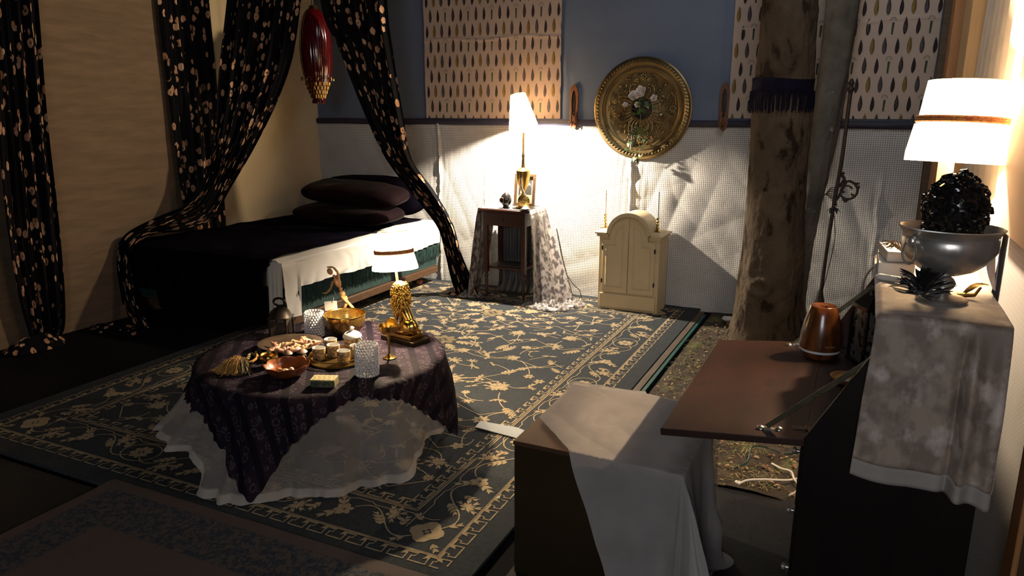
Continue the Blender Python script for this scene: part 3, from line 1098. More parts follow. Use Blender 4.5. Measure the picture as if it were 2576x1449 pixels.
# leaf litter and grass: nobody could count either
m_ = MB()
r = random.Random(3)
for k in range(1500):
    x, y = r.uniform(-0.93, 0.05), r.uniform(2.93, 5.45)
    if (x + 0.5) ** 2 + (y - 5.12) ** 2 < 0.06:
        continue
    a, t = r.uniform(0, 2 * PI), r.uniform(-.5, .5)
    L = r.uniform(0.010, 0.028)
    m_.leaf((x, y, 0.020 + r.uniform(0, .014)), (math.cos(a), math.sin(a), t * .5), (r.uniform(-.4, .4), r.uniform(-.4, .4), 1), L, L * r.uniform(.4, .8), r.randrange(3), n=3)
tag(m_.build('leaf_litter', [mat('dead_leaf', (0.20, 0.105, 0.05), 0.8), mat('tan_leaf', (0.33, 0.22, 0.12), 0.8), mat('dark_leaf', (0.07, 0.04, 0.025), 0.8)], loc=(-0.4, 4.2, 0.02)), 'fallen brown leaves scattered on the bare earth by the tree', 'leaves', kind='stuff')
m_ = MB()
for k in range(3200):
    x, y = r.uniform(-0.94, 0.02), r.uniform(2.93, 4.95)
    dens = noise.noise((x * 3.5, y * 3.5, 4))
    if dens < 0.02:
        continue
    a = r.uniform(0, 2 * PI)
    L = r.uniform(0.02, 0.06)
    d = Vector((math.cos(a), math.sin(a), r.uniform(0.0, 0.5)))
    p = Vector((x, y, 0.018))
    s = Vector((-d.y, d.x, 0)).normalized() * 0.0012
    q = p + d * L * .6 + Vector((0, 0, .004))
    e = p + d * L
    e.z = max(e.z - 0.012, 0.015)
    m_._add([p - s, p + s, q + s, q - s, e], [(0, 1, 2, 3), (3, 2, 4)], r.randrange(2))
tag(m_.build('grass', [mat('dull_grass', (0.13, 0.16, 0.04), 0.8), mat('straw', (0.36, 0.28, 0.12), 0.8)], loc=(-0.4, 4.0, 0.02)), 'sparse trodden grass and straw on the bare earth strip', 'grass', kind='stuff')

# ------------------------------------------------------------------ bed
BX1 = -3.42


def bxl(y):
    return float(np.interp(y, [3.66, 5.66], [-4.99, -4.78]))


bed = thing('bed', 'low bed with green fringed base and wooden side rail in the back left corner', 'bed', (-4.15, 4.65, 0))
m_ = MB()
m_.bb(BX1 - 0.02, BX1 + 0.012, 3.70, 5.62, 0.115, 0.172)
m_.bb(-4.78, -4.75, 3.85, 5.60, 0.115, 0.172)
m_.bb(-4.78, BX1, 3.68, 3.71, 0.115, 0.172)
m_.bb(-4.78, BX1, 5.59, 5.62, 0.115, 0.172)
m_.build('side_rail', wood_mat('bed_rail_wood', (0.11, 0.06, 0.03), (0.07, 0.035, 0.018), 0.5), bed, bevel=0.003)
for (x, y) in ((-3.50, 5.44), (-3.50, 3.82), (-4.70, 3.95), (-4.70, 5.5)):
    zl = 0.024 if x > -3.6 else 0.0
    MB().bb(x - 0.02, x + 0.02, y - 0.02, y + 0.02, 0.045 + zl, 0.118).build('leg', IRON, bed, bevel=0.003)
    MB().cyl((x + 0.005, y - 0.016, 0.024 + zl), (x + 0.005, y + 0.016, 0.024 + zl), 0.023, n=20).build('caster', wood_mat('caster_wood', (0.45, 0.18, 0.08), (0.35, 0.13, 0.05)), bed, bevel=0.003)
m_ = MB()
m_.prism([(bxl(3.68), 3.68, 0.172), (BX1 - 0.01, 3.68, 0.172), (BX1 - 0.01, 5.64, 0.172), (bxl(5.64), 5.64, 0.172)], (0, 0, 0.20))
m_.build('box_spring', GREENF, bed, bevel=0.01)
m_ = MB()
m_.prism([(bxl(3.67), 3.67, 0.372), (BX1, 3.67, 0.372), (BX1, 5.65, 0.372), (bxl(5.65), 5.65, 0.372)], (0, 0, 0.195))
m_.build('mattress', SATIN, bed, bevel=0.03)
m_ = MB()
r = random.Random(9)
for k in range(620):
    y = 3.69 + 1.94 * k / 620
    x = BX1 + 0.010 + r.uniform(-.004, .008)
    L = r.uniform(0.09, 0.125)
    dx, dy = r.uniform(-.004, .010), r.uniform(-.006, .006)
    m_.tube([(x, y, 0.372), (x + dx, y + dy, 0.372 - L * .5), (x + dx * .4, y - dy, 0.372 - L)], 0.0028, 4, caps=False)
m_.bb(BX1 - 0.008, BX1 + 0.014, 3.68, 5.64, 0.355, 0.376)
m_.build('fringe', GREENF, bed)['kind'] = 'stuff'

# white sheet: over the mattress, hanging on the open side and at the foot
rows, x0 = [], None
for j in range(150):
    y = 3.645 + 2.0 * j / 149
    xl = bxl(y)
    row = [(xl + 0.02 * 0, y, 0.45), (xl - 0.004, y, 0.50)]
    for i in range(40):
        t = i / 39
        x = xl + (BX1 - xl) * t
        e = min(t, 1 - t) * (BX1 - xl)
        z = 0.578 - 0.03 * max(0, 1 - e / 0.05) ** 2 + 0.004 * noise.noise((x * 4, y * 4, 1))
        row.append((x, y, z))
    lo = 0.385 + 0.02 * noise.noise((y * 3, 1, 2)) - 0.02 * math.sin((y - 3.6) * 1.5) + (0.0 if y > 3.78 else -0.20)
    for i in range(1, 15):
        t = i / 14
        z = 0.555 - (0.555 - lo) * t
        f = 0.014 * abs(math.sin(y * 26 + 6 * noise.noise((y * 2.2, t * 1.5, 0)) + t * 3 * noise.noise((y, 0, 9)))) * t + 0.010 * t
        row.append((BX1 + 0.012 + f, y, z))
    rows.append(row)
m_ = MB().grid(rows)
# sheet corners hanging at the foot
for (xa, xb, z0) in ((BX1 - 0.11, BX1 + 0.014, 0.16), (bxl(3.64) - 0.004, bxl(3.64) + 0.085, 0.175)):
    m_.grid([[(xa + (xb - xa) * i / 12, 3.640 - 0.012 * t - 0.010 * abs(math.sin(i * 0.9 + t)) * t, 0.562 - (0.562 - z0) * t) for i in range(13)] for t in np.linspace(0, 1, 16)])
tag(m_.build('bed_sheet', SATIN, loc=(-4.2, 4.65, 0.4)), 'white satin sheet hanging below the dark coverlet along the side of the bed', 'sheet')

# midnight coverlet: on top, then down over the foot
rows = []
for j in range(170):
    s = j / 169 * 2.45
    row = []
    for i in range(90):
        t = i / 89
        if s < 1.97:
            y = 5.60 - s
            z = 0.590
            fold = 0
        else:
            d = s - 1.97
            y = 3.625 - 0.035 * min(1, d / 0.1)
            z = 0.585 - d
            fold = 1
        if 1.90 < s < 2.02:
            z = 0.590 - (s - 1.90) ** 2 * 2.5
            y = 5.60 - s * 1.0 + (0.012 if s > 1.97 else 0)
            fold = 0
            if s > 1.97:
                y = 3.625 - 0.01
                z = 0.585 - (s - 1.97)
        xl = bxl(min(5.6, max(y, 3.66))) + 0.05 + 0.02 * noise.noise((s * 2, 0, 0))
        xr = BX1 - 0.075 + 0.02 * noise.noise((s * 2.4, 5, 0)) - 0.10 * math.exp(-((s - 0.35) / 0.35) ** 2)
        if fold:
            xl -= 0.0
            xr = BX1 - 0.095
        x = xl + (xr - xl) * t
        if fold:
            y -= 0.018 * abs(math.sin(x * 13 + 3 * noise.noise((x * 2, d, 0)))) * min(1, d / 0.2)
            z = 0.585 - d * (0.93 + 0.10 * noise.noise((x * 2.5, 0, 3))) * (0.70 if x < -4.55 and x > -4.86 else 1.0)
            z = max(z, 0.06)
        else:
            z += 0.010 * noise.noise((x * 3, y * 3, 4)) + 0.012 * abs(noise.noise((x * 3 + y * 5, y * 2, 7))) * (1 if s < 1.9 else 0.3)
        row.append((x, y, z))
    rows.append(row)
tag(MB().grid(rows).build('coverlet', NAVYV, loc=(-4.2, 4.6, 0.58)), 'midnight blue velvet coverlet spread over the bed and hanging at its foot', 'coverlet')


def cushion(name, label, c, s, rot, m):
    def fn(d):
        return 1.0
    mb = MB()
    rows = []
    n, k = 40, 20
    for j in range(k + 1):
        ph = -PI / 2 + PI * j / k
        row = []
        for i in range(n):
            a = 2 * PI * i / n
            ca, sa = math.cos(a), math.sin(a)
            e = 0.45
            cx = abs(ca) ** e * math.copysign(1, ca)
            sx = abs(sa) ** e * math.copysign(1, sa)
            cp = math.cos(ph) ** 0.55 if math.cos(ph) > 0 else 0
            p = Vector((cx * cp * s[0], sx * cp * s[1], math.copysign(abs(math.sin(ph)) ** 0.9, math.sin(ph)) * s[2]))
            p += Vector((0, 0, 0.012 * noise.noise(p * 9)))
            row.append(Euler(rot).to_matrix() @ p + Vector(c))
        rows.append(row)
    mb.grid(rows, closeu=True)
    o = tag(mb.build(name, m, sub=1), label, 'cushion', 'dark cushions at the bed head')
    return o


cushion('bolster_cushion', 'black bolster cushion lying against the back wall, behind the maroon cushions', (-4.03, 5.545, 0.79), (0.56, 0.12, 0.18), (R2(-8), 0, 0), NAVYV)
cushion('cushion', 'maroon velvet cushion with the rounded end, upper one of the pair on the bed', (-3.97, 5.19, 0.842), (0.50, 0.19, 0.088), (R2(10), R2(3), R2(2)), MAROONV)
cushion('cushion', 'maroon velvet cushion lying flat beneath the other maroon one', (-4.00, 5.12, 0.678), (0.52, 0.22, 0.078), (R2(3), 0, R2(-2)), MAROONV)


# ------------------------------------------------------------------ floral curtains
def curtain(name, label, L, Rr, folds, amp, width, nu=110, nv=120, pool=None, seed=0, group=None, close=None):
    Lc, Rc = catmull(L, nv), catmull(Rr, nv)
    rows, uvs = [], []
    v = 0
    for j in range(nv):
        a, b = Lc[j], Rc[j]
        if j:
            v += ((a + b) / 2 - (Lc[j - 1] + Rc[j - 1]) / 2).length
        t = (Lc[min(j + 1, nv - 1)] - Lc[max(j - 1, 0)]).normalized()
        d = (b - a)
        nrm = d.cross(t).normalized()
        if nrm.dot((a + b) / 2 - Vector((0, 0, H))) > 0:
            nrm = -nrm
        row, ur = [], []
        am = amp * min(1.0, 0.25 + d.length / 0.30)
        for i in range(nu):
            u = i / (nu - 1)
            ph = 2 * PI * folds * u + 2.0 * noise.noise((u * 3, v * 0.5, seed))
            off = am * (math.sin(ph) + 0.4 * math.sin(2.3 * ph + seed)) * (0.6 + 0.4 * noise.noise((u * 6, v, seed + 3)))
            row.append(a + d * u + nrm * off)
            ur.append((u * width, v))
        rows.append(row)
        uvs.append(ur)
    mb = MB().grid(rows, uv=uvs)
    if pool:
        (cx, cy, rx, ry, h) = pool
        rows, uvs = [], []
        for j in range(34):
            q = j / 33
            row, ur = [], []
            for i in range(70):
                a = 2 * PI * i / 69
                rr = q * (1 + 0.25 * noise.noise((math.cos(a) * 1.5, math.sin(a) * 1.5, seed + 1)))
                x, y = cx + rx * rr * math.cos(a), cy + ry * rr * math.sin(a)
                z = 0.006 + h * max(0, 1 - q ** 2) ** 0.7 * (0.65 + 0.6 * abs(noise.noise((x * 17, y * 17, seed)))) + 0.01 * abs(noise.noise((x * 30, y * 30, 2)))
                row.append((x, y, z))
                ur.append((x * 1.7 + 5, y * 1.7))
            rows.append(row)
            uvs.append(ur)
        mb.grid(rows, uv=uvs)
    return tag(mb.build(name, FLORAL, smooth=180), label, 'curtain', group)


CG = 'black floral curtains'
XA = -4.93
curtain('floral_curtain', 'black floral curtain hanging straight to the floor at the far left edge',
        [gx(-60, -260, XA), gx(-40, 0, XA), gx(-10, 300, XA), gx(15, 560, XA), gx(45, 740, XA), gx(75, 850, XA), gx(75, 872, XA)],
        [gx(70, -260, XA), gx(95, 0, XA), gx(118, 300, XA), gx(143, 520, XA), gx(160, 700, XA), gx(163, 810, XA), gx(150, 855, XA)],
        4, 0.035, 1.25, pool=(-4.86, 2.86, 0.12, 0.20, 0.09), seed=1, group=CG)
curtain('floral_curtain', 'narrow black floral curtain hanging straight down behind the bed against the left wall',
        [gx(392, -260, -4.9), gx(400, 0, -4.9), gx(425, 230, -4.9), gx(446, 430, -4.9), gx(458, 520, -4.9), gx(464, 585, -4.9)],
        [gx(512, -260, -4.9), gx(526, 0, -4.9), gx(545, 200, -4.9), gx(556, 400, -4.9), gx(566, 520, -4.9), gx(570, 585, -4.9)],
        4, 0.03, 1.0, seed=2, group=CG)
curtain('floral_curtain', 'wide black floral curtain swept round the foot corner of the bed to the floor',
        [gy(600, -330, 4.55), gy(572, 0, 4.50), gy(552, 180, 4.42), gy(538, 330, 4.30), gy(520, 430, 4.18), gy(478, 505, 4.02), gy(400, 545, 3.84), gy(318, 592, 3.66), gy(300, 640, 3.60), gy(312, 740, 3.56), gy(335, 830, 3.48)],
        [gy(800, -330, 4.70), gy(758, 0, 4.66), gy(728, 170, 4.60), gy(655, 345, 4.48), gy(575, 480, 4.34), gy(540, 545, 4.16), gy(480, 575, 3.95), gy(372, 592, 3.72), gy(330, 640, 3.60), gy(338, 740, 3.55), gy(372, 825, 3.48)],
        6, 0.038, 1.9, nv=170, pool=(-4.74, 3.36, 0.26, 0.11, 0.05), seed=3, group=CG)
curtain('floral_curtain', 'black floral curtain falling diagonally from the canopy to the floor beside the bedside table',
        [gy(795, -330, 4.76), gy(808, 0, 4.80), gy(852, 120, 4.84), gy(905, 255, 4.90), gy(970, 390, 4.98), gy(1050, 500, 5.08), gy(1100, 570, 5.16), gy(1118, 630, 5.22), gy(1132, 690, 5.28), gy(1148, 748, 5.30)],
        [gy(960, -330, 4.72), gy(973, 0, 4.76), gy(990, 140, 4.82), gy(1014, 290, 4.90), gy(1036, 400, 4.98), gy(1092, 480, 5.08), gy(1138, 560, 5.18), gy(1158, 630, 5.24), gy(1182, 690, 5.28), gy(1205, 742, 5.30)],
        4.5, 0.036, 1.5, nv=150, pool=(-2.98, 5.30, 0.16, 0.10, 0.05), seed=4, group=CG)

# red glass hanging lantern between the curtains
LX = gy(795, 140, 4.86)
lan = thing('hanging_lantern', 'long dark red glass lantern with gold lattice foot hanging between the curtains', 'lantern', (LX.x, LX.y, LX.z - 0.37))
zt, zb = gy(795, 24, 4.86).z, gy(795, 260, 4.86).z
hh = zt - zb
prof = [(0.062, 0), (0.060, 0.03), (0.056, 0.05), (0.085, 0.14), (0.112, 0.24), (0.132, 0.36), (0.142, 0.50), (0.143, 0.62), (0.136, 0.74), (0.118, 0.86), (0.088, 0.95), (0.055, 1.0)]
pc = catmull([(a, 0, b) for a, b in prof], 50)
MB().lathe([(p.x * 0.88, zb + p.z * hh) for p in pc], (LX.x, LX.y, 0), 112, fn=lambda a, z: 1 + (0.030 * abs(math.sin(a * 14)) if z > zb + 0.20 * hh else 0.0)).build('glass', REDGLASS, lan, smooth=60)
m_ = MB()
for k in range(4):
    q = 0.055 + 0.045 * k
    rr = interp(q, [(b, a) for a, b in prof]) * 0.88 + 0.004
    for i in range(18):
        a = 2 * PI * (i + 0.5 * (k % 2)) / 18
        c = (LX.x + rr * math.cos(a), LX.y + rr * math.sin(a), zb + (q + .02) * hh)
        wd = rr * 0.23
        s = Vector((-math.sin(a), math.cos(a), 0))
        for e in (-1, 1):
            m_.tube([Vector(c) + s * wd * 0.5 * e + Vector((0, 0, -.012)), Vector(c) + s * wd * 0.6 * e + Vector((math.cos(a) * .006, math.sin(a) * .006, .014))], 0.0028, 5)
        m_.tube([Vector(c) - s * wd * .7 + Vector((0, 0, -.014)), Vector(c) + s * wd * .7 + Vector((0, 0, -.014))], 0.0022, 5)
for i in range(9):
    a = 2 * PI * i / 9
    rr = 0.128
    P = [(LX.x + rr * math.cos(a + 0.16 * math.cos(q)), LX.y + rr * math.sin(a + 0.16 * math.cos(q)), zb + 0.245 * hh + 0.028 * math.sin(q)) for q in np.linspace(0, PI, 9)]
    m_.tube(P, 0.003, 5)
m_.build('lattice', BRASS, lan)
MB().lathe([(0.030, zb - 0.004), (0.046, zb), (0.044, zb + 0.012), (0.02, zb + 0.012)], (LX.x, LX.y, 0), 32).build('foot_ring', BRASS, lan)
MB().lathe([(0.052, zt - 0.01), (0.040, zt + 0.01), (0.030, zt + 0.03), (0.0, zt + 0.032)], (LX.x, LX.y, 0), 32).tube([(LX.x, LX.y, zt + 0.02), (LX.x, LX.y, zt + 0.5)], 0.003, 6).build('cap', BRASS, lan)

# ------------------------------------------------------------------ bedside table, its velvet cloth and what stands on it
TX0, TX1, TY0, TY1, TZ = -2.80, -2.37, 5.28, 5.62, 0.765
bt = thing('bedside_table', 'small dark mahogany table with a drawer and lower shelf under the medallion wall', 'table', ((TX0 + TX1) / 2, (TY0 + TY1) / 2, 0))
bt['label'] = 'small dark mahogany table with drawer and lower shelf, half draped in grey velvet'
MB().bb(TX0, TX1, TY0, TY1, TZ - 0.018, TZ).build('table_top', MAHOG, bt, bevel=0.006)
MB().bb(TX0 + .03, TX1 - .03, TY0 + .02, TY1 - .02, TZ - 0.135, TZ - 0.018).build('apron', MAHOG, bt, bevel=0.003)
d_ = MB().bb(TX0 + .06, TX1 - .06, TY0 + .012, TY0 + .021, TZ - 0.125, TZ - 0.03).build('drawer', MAHOG, bt, bevel=0.002)
MB().lathe([(0, 0), (0.008, 0), (0.004, 0.004), (0.004, 0.008)], ((TX0 + TX1) / 2, TY0 + 0.008, TZ - 0.08), 14, mat3=Matrix.Rotation(R2(90), 3, 'X')).build('keyhole', IRON, d_)
legs = [(TX0 + .045, TY0 + .035), (TX1 - .045, TY0 + .035), (TX0 + .045, TY1 - .035), (TX1 - .045, TY1 - .035)]
for (x, y) in legs:
    m_ = MB().bb(x - .018, x + .018, y - .018, y + .018, 0.24, TZ - 0.02)
    m_.lathe([(0.017, 0.24), (0.011, 0.225), (0.018, 0.205), (0.011, 0.185), (0.015, 0.17), (0.013, 0.08), (0.008, 0.022)], (x, y, 0), 16)
    m_.build('leg', MAHOG, bt, bevel=0.0015)
MB().bb(TX0 + .05, TX1 - .05, TY0 + .04, TY1 - .04, 0.268, 0.286).build('shelf', MAHOG, bt, bevel=0.003)
tag(MB().bb(-2.66, -2.47, 5.33, 5.52, 0.287, 0.300).build('book', mat('dark_book', (0.02, 0.015, 0.014), 0.6), bevel=0.002), 'thin dark book lying on the lower shelf of the bedside table', 'book')

m_ = MB()
zt_ = TZ + 0.004
# top
m_.grid([[(x, y, zt_ + 0.0015 * noise.noise((x * 20, y * 20, 0))) for x in np.linspace(TX0 - .012, TX1 + .012, 24)] for y in np.linspace(TY0 + .012, TY1, 16)])


def drape_side(xe, ya, yb, foot, sx, nf, seed, nv=46, nu=56, w0=1.0):
    rows = []
    for j in range(nv):
        t = j / (nv - 1)
        row = []
        for i in range(nu):
            u = i / (nu - 1)
            y0_, y1_ = ya, yb
            fx0, fy0, fx1, fy1 = foot
            e = t ** 1.35
            bx = xe + sx * 0.012 * min(1, t * 12)
            x = bx + (fx0 + (fx1 - fx0) * u - xe) * e
            y = (y0_ + (y1_ - y0_) * u) * (1 - e) + (fy0 + (fy1 - fy0) * u) * e
            f = 0.022 * math.sin(2 * PI * nf * u + seed + t) * min(1, t * 2.2) + 0.010 * math.sin(5.1 * PI * nf * u + 2 * t) * t
            z = zt_ - (zt_ - 0.03) * t
            if t < 0.03:
                z = zt_ - 0.0
            row.append((x + sx * f, y - 0.4 * f, z))
        rows.append(row)
    m_.grid(rows)


drape_side(TX1 + .012, TY0 + .012, TY1, (-2.30, 5.17, -2.03, 5.40), 1, 2.0, 0.5)
drape_side(TX0 - .012, TY0 + .012, TY1, (-2.86, 5.22, -2.95, 5.52), -1, 1.5, 2.0)
# the cloth's folds lying on the floor at its right foot and behind the table
for (cx, cy, rx, ry, h, sd) in ((-2.16, 5.20, 0.20, 0.11, 0.055, 1), (-2.0, 5.36, 0.10, 0.09, 0.06, 5), (-2.90, 5.28, 0.09, 0.10, 0.045, 9)):
    rows = []
    for j in range(26):
        q = j / 25
        row = []
        for i in range(60):
            a = 2 * PI * i / 59
            rr = q * (1 + 0.3 * noise.noise((math.cos(a) * 1.5, math.sin(a) * 1.5, sd)))
            x, y = cx + rx * rr * math.cos(a), cy + ry * rr * math.sin(a)
            z = 0.026 + h * max(0, 1 - q ** 2) ** .6 * (0.4 + 1.3 * abs(noise.noise((x * 22, y * 22, sd))))
            row.append((x, y, z))
        rows.append(row)
    m_.grid(rows)
vc = m_.build('velvet_cloth', GREYVEL, loc=((TX0 + TX1) / 2, 5.45, TZ), smooth=180)
tag(vc, 'grey crushed velvet cloth over the bedside table trailing to the floor', 'cloth')
m_ = MB()
rows = []
for j in range(30):
    t = j / 29
    rows.append([(TX0 + 0.02 + (TX1 - TX0 - 0.04) * i / 59, TY1 + 0.004 + 0.014 * math.sin(i * .75 + 1.3 * noise.noise((i * .1, t * 2, 0))) - 0.08 * max(0, t - .85) * 6, TZ - 0.02 - (TZ - 0.05) * t) for i in range(60)])
m_.grid(rows)
m_.build('satin_back', mat('grey_satin', (0.13, 0.13, 0.14), 0.35, col2=(0.10, 0.10, 0.11)), vc, smooth=180)


def lamp(name, label, base_c, z0, shade, tilt=(0, 0), energy=10, trim=None, fringe=None, body=None, group=None, bulb_z=None, color=WARM, smat=None):
    """shade = (r_top, r_bottom, z_bottom, z_top)"""
    x, y = base_c
    t = thing(name, label, 'lamp', (x, y, z0), group)
    rt, rb, zb_, zt_ = shade
    q = Matrix.Rotation(tilt[0], 3, 'X') @ Matrix.Rotation(tilt[1], 3, 'Y')
    c = Vector((x, y, zb_))
    sh = MB()
    prof = [(rb + (rt - rb) * k / 12, (zt_ - zb_) * k / 12) for k in range(13)]
    sh.lathe(prof, tuple(c), 64, mat3=q)
    so = sh.build('lamp_shade', smat or SHADE, t)
    if trim:
        k = trim
        rr = rb + (rt - rb) * k + 0.003
        tb = MB()
        zc = (zt_ - zb_) * k
        for dz in (-0.006, 0, 0.006):
            tb.lathe([(rr + 0.0045 * math.cos(a), zc + dz + 0.0045 * math.sin(a)) for a in np.linspace(0, 2 * PI, 7)], tuple(c), 96, mat3=q, fn=lambda a, z: 1 + 0.012 * abs(math.sin(a * 40)))
        tb.build('braid', TRIM, so)
    if fringe:
        fb = MB()
        L = fringe
        k0 = trim - 0.07 if trim else 0
        r0 = rb + (rt - rb) * k0 + 0.005
        z1 = (zt_ - zb_) * k0
        fb.lathe([(r0, z1), (rb + 0.010, -0.002), (rb + 0.010, -L)], tuple(c), 150, mat3=q, fn=lambda a, z: 1 + 0.014 * abs(math.sin(a * 36)))
        fb.build('fringe', FRINGE, so)
    bz = bulb_z if bulb_z is not None else zb_ + (zt_ - zb_) * 0.45
    bp = c + q @ Vector((0, 0, bz - zb_))
    MB().ball(tuple(bp), 0.018, 14, 10).lathe([(0.013, -0.045), (0.013, -0.012)], tuple(bp), 14).build('bulb', BULB, t)
    hp = MB()
    hp.lathe([(rt, (zt_ - zb_)), (rt - 0.003, (zt_ - zb_) + 0.002), (rt, (zt_ - zb_) - 0.002)], tuple(c), 48, mat3=q)
    for a in (0, 2 * PI / 3, 4 * PI / 3):
        hp.tube([c + q @ Vector((0, 0, zt_ - zb_)), c + q @ Vector((rt * math.cos(a), rt * math.sin(a), zt_ - zb_))], 0.0015, 5)
    hp.build('shade_ring', BRASS, t)
    L_ = lamp_light(name + '_glow', 'POINT', tuple(bp + q @ Vector((0, 0, 0.0))), energy, color, 0.014)
    L_.parent = t
    L_.location = tuple(bp - Vector((x, y, z0)))
    return t, c, q


BULB = bpy.data.materials.new('lit_bulb')
BULB.use_nodes = True
_b = BULB.node_tree.nodes['Principled BSDF']
_t = BULB.node_tree.nodes.new('ShaderNodeBsdfTransparent')
_e = BULB.node_tree.nodes.new('ShaderNodeEmission')
_e.inputs[0].default_value = (1.0, 0.80, 0.5, 1)
_e.inputs[1].default_value = 6
_a = BULB.node_tree.nodes.new('ShaderNodeAddShader')
BULB.node_tree.links.new(_t.outputs[0], _a.inputs[0])
BULB.node_tree.links.new(_e.outputs[0], _a.inputs[1])
BULB.node_tree.links.new(_a.outputs[0], BULB.node_tree.nodes['Material Output'].inputs[0])

bx, by = gy(1316, 500, 5.42).x, 5.42
lt, c_, q_ = lamp('table_lamp', 'brass urn table lamp with pale tilted shade on the bedside table', (bx, by), TZ + 0.006, (0.058, 0.115, gy(1320, 318, 5.42).z, gy(1300, 235, 5.42).z), tilt=(R2(11), R2(-6)), energy=350, bulb_z=gy(1320, 318, 5.42).z + 0.040, color=(1.0, 0.85, 0.66), smat=SHADE3)
z0 = TZ + 0.006
MB().lathe([(0.055, z0), (0.058, z0 + 0.012), (0.030, z0 + 0.03), (0.014, z0 + 0.07), (0.012, z0 + 0.13), (0.022, z0 + 0.145), (0.045, z0 + 0.20), (0.055, z0 + 0.255), (0.057, z0 + 0.30), (0.048, z0 + 0.305), (0.016, z0 + 0.325), (0.010, z0 + 0.40), (0.014, z0 + 0.42), (0.009, z0 + 0.44), (0.009, z0 + 0.60)], (bx, by, 0), 40, fn=lambda a, z: 1 + (0.03 * abs(math.sin(a * 9)) if z0 + 0.15 < z < z0 + 0.26 else 0)).build('urn_base', BRASS, lt)
# framed picture leaning behind
pf = thing('picture_frame', 'small brown wooden frame holding a dark photograph behind the brass lamp', 'picture frame', (-2.42, 5.58, TZ + 0.006))


def fpt(u, v, d):   # frame plane: leaning back on the wall, turned slightly
    a = R2(8)
    x0, y0 = gy(1292, 512, 5.52).x, 5.53
    X = Vector((math.cos(a), math.sin(a) * 0.3, 0))
    Y = Vector((0, 0.12, 0.99))
    n = X.cross(Y).normalized()
    return Vector((x0, y0, TZ + 0.008)) + X * u + Y * v + n * d


FW, FH = 0.185, 0.262
m_ = MB()
for (u0, u1, v0, v1) in ((0, FW, 0, .022), (0, FW, FH - .022, FH), (0, .022, .022, FH - .022), (FW - .022, FW, .022, FH - .022)):
    m_.prism([fpt(u0, v0, -.004), fpt(u1, v0, -.004), fpt(u1, v1, -.004), fpt(u0, v1, -.004)], fpt(0, 0, .016) - fpt(0, 0, -.004))
m_.build('frame', wood_mat('frame_wood', (0.07, 0.038, 0.016), (0.04, 0.022, 0.010)), pf, bevel=0.002, smooth=0)
m_ = MB().poly([fpt(.02, .02, .002), fpt(FW - .02, .02, .002), fpt(FW - .02, FH - .02, .002), fpt(.02, FH - .02, .002)])
m_.build('mount', mat('cream_mount', (0.28, 0.24, 0.18), 0.7), pf)
m_ = MB().poly([fpt(.035, .095, .003), fpt(FW - .035, .095, .003), fpt(FW - .035, FH - .05, .003), fpt(.035, FH - .05, .003)])
m_.poly([fpt(.045, .10, .0036), fpt(.075, .10, .0036), fpt(.10, .15, .0036), fpt(.13, .175, .0036), fpt(.148, .16, .0036), fpt(.135, .19, .0036), fpt(.105, .20, .0036), fpt(.08, .18, .0036), fpt(.06, .14, .0036)], 1)
m_.build('photograph', [mat('dark_print', (0.03, 0.028, 0.026), 0.5), mat('grey_print', (0.22, 0.20, 0.18), 0.5)], pf, smooth=0)


def simple(name, mb, m, label, cat, **kw):
    grp = kw.pop('group', None)
    return tag(mb.build(name, m, **kw), label, cat, grp)


p = gy(1273, 512, 5.36)
bot = thing('black_vase', 'round black glazed vase at the left end of the bedside table', 'vase', (p.x, p.y, TZ + 0.006))
MB().lathe([(0.028, z0), (0.030, z0 + 0.006), (0.022, z0 + 0.018), (0.040, z0 + 0.04), (0.045, z0 + 0.07), (0.038, z0 + 0.10), (0.020, z0 + 0.118), (0.014, z0 + 0.124)], (p.x, p.y, 0), 32).build('body', BLACK, bot)
m_ = MB()
for k in range(8):
    a = k * PI / 4
    m_.ball((p.x - 0.018 + .014 * math.cos(a), p.y - 0.040, z0 + 0.068 + .016 * math.sin(a)), (.009, .007, .009), 10, 6)
m_.build('moulded_flower', mat('bronze_glaze', (0.10, 0.055, 0.04), 0.3, 0.4), bot)
p = gy(1318, 500, 5.36)
m_ = MB()
cx, cz = p.x, z0 + 0.062
rows = []
for j in range(12):
    q = j / 11
    rows.append([(cx + 0.052 * q * math.cos(a), p.y - 0.024 + 0.018 * q * q - 0.004 * abs(math.sin(a * 9)) * q + 0.006, cz + 0.056 * q * math.sin(a)) for a in np.linspace(0, 2 * PI, 73)])
m_.grid(rows)
sd = thing('shell_dish', 'brass scallop dish standing upright in front of the urn lamp', 'dish', (p.x, p.y, TZ + 0.006))
m_.build('shell', BRASS, sd, solid=0.002, smooth=180)
MB().tube([(cx - .03, p.y - .03, cz + .045), (cx - .012, p.y - .03, z0 + .19), (cx - .012, p.y - .03, z0 + .25), (cx, p.y - .032, z0 + .17), (cx + .03, p.y - .03, cz + .05)], 0.0035, 8).build('cord', mat('cream_cord', (0.65, 0.52, 0.38), 0.8), sd)
p = gy(1322, 520, 5.315)
cd = thing('cream_dish', 'tiny dark saucer of white cream at the front edge of the bedside table', 'dish', (p.x, p.y, TZ + 0.006))
MB().lathe([(0.0, z0 + .002), (0.022, z0), (0.038, z0 + 0.012), (0.040, z0 + 0.013), (0.0, z0 + 0.008)], (p.x, p.y, 0), 28).build('saucer', BRASS, cd)
MB().lathe([(0.032, z0 + .009), (0.024, z0 + 0.020), (0.008, z0 + 0.034), (0, z0 + 0.037)], (p.x, p.y, 0), 20, fn=lambda a, z: 1 + .06 * math.sin(a * 3 + z * 90)).build('cream', WHITE, cd)
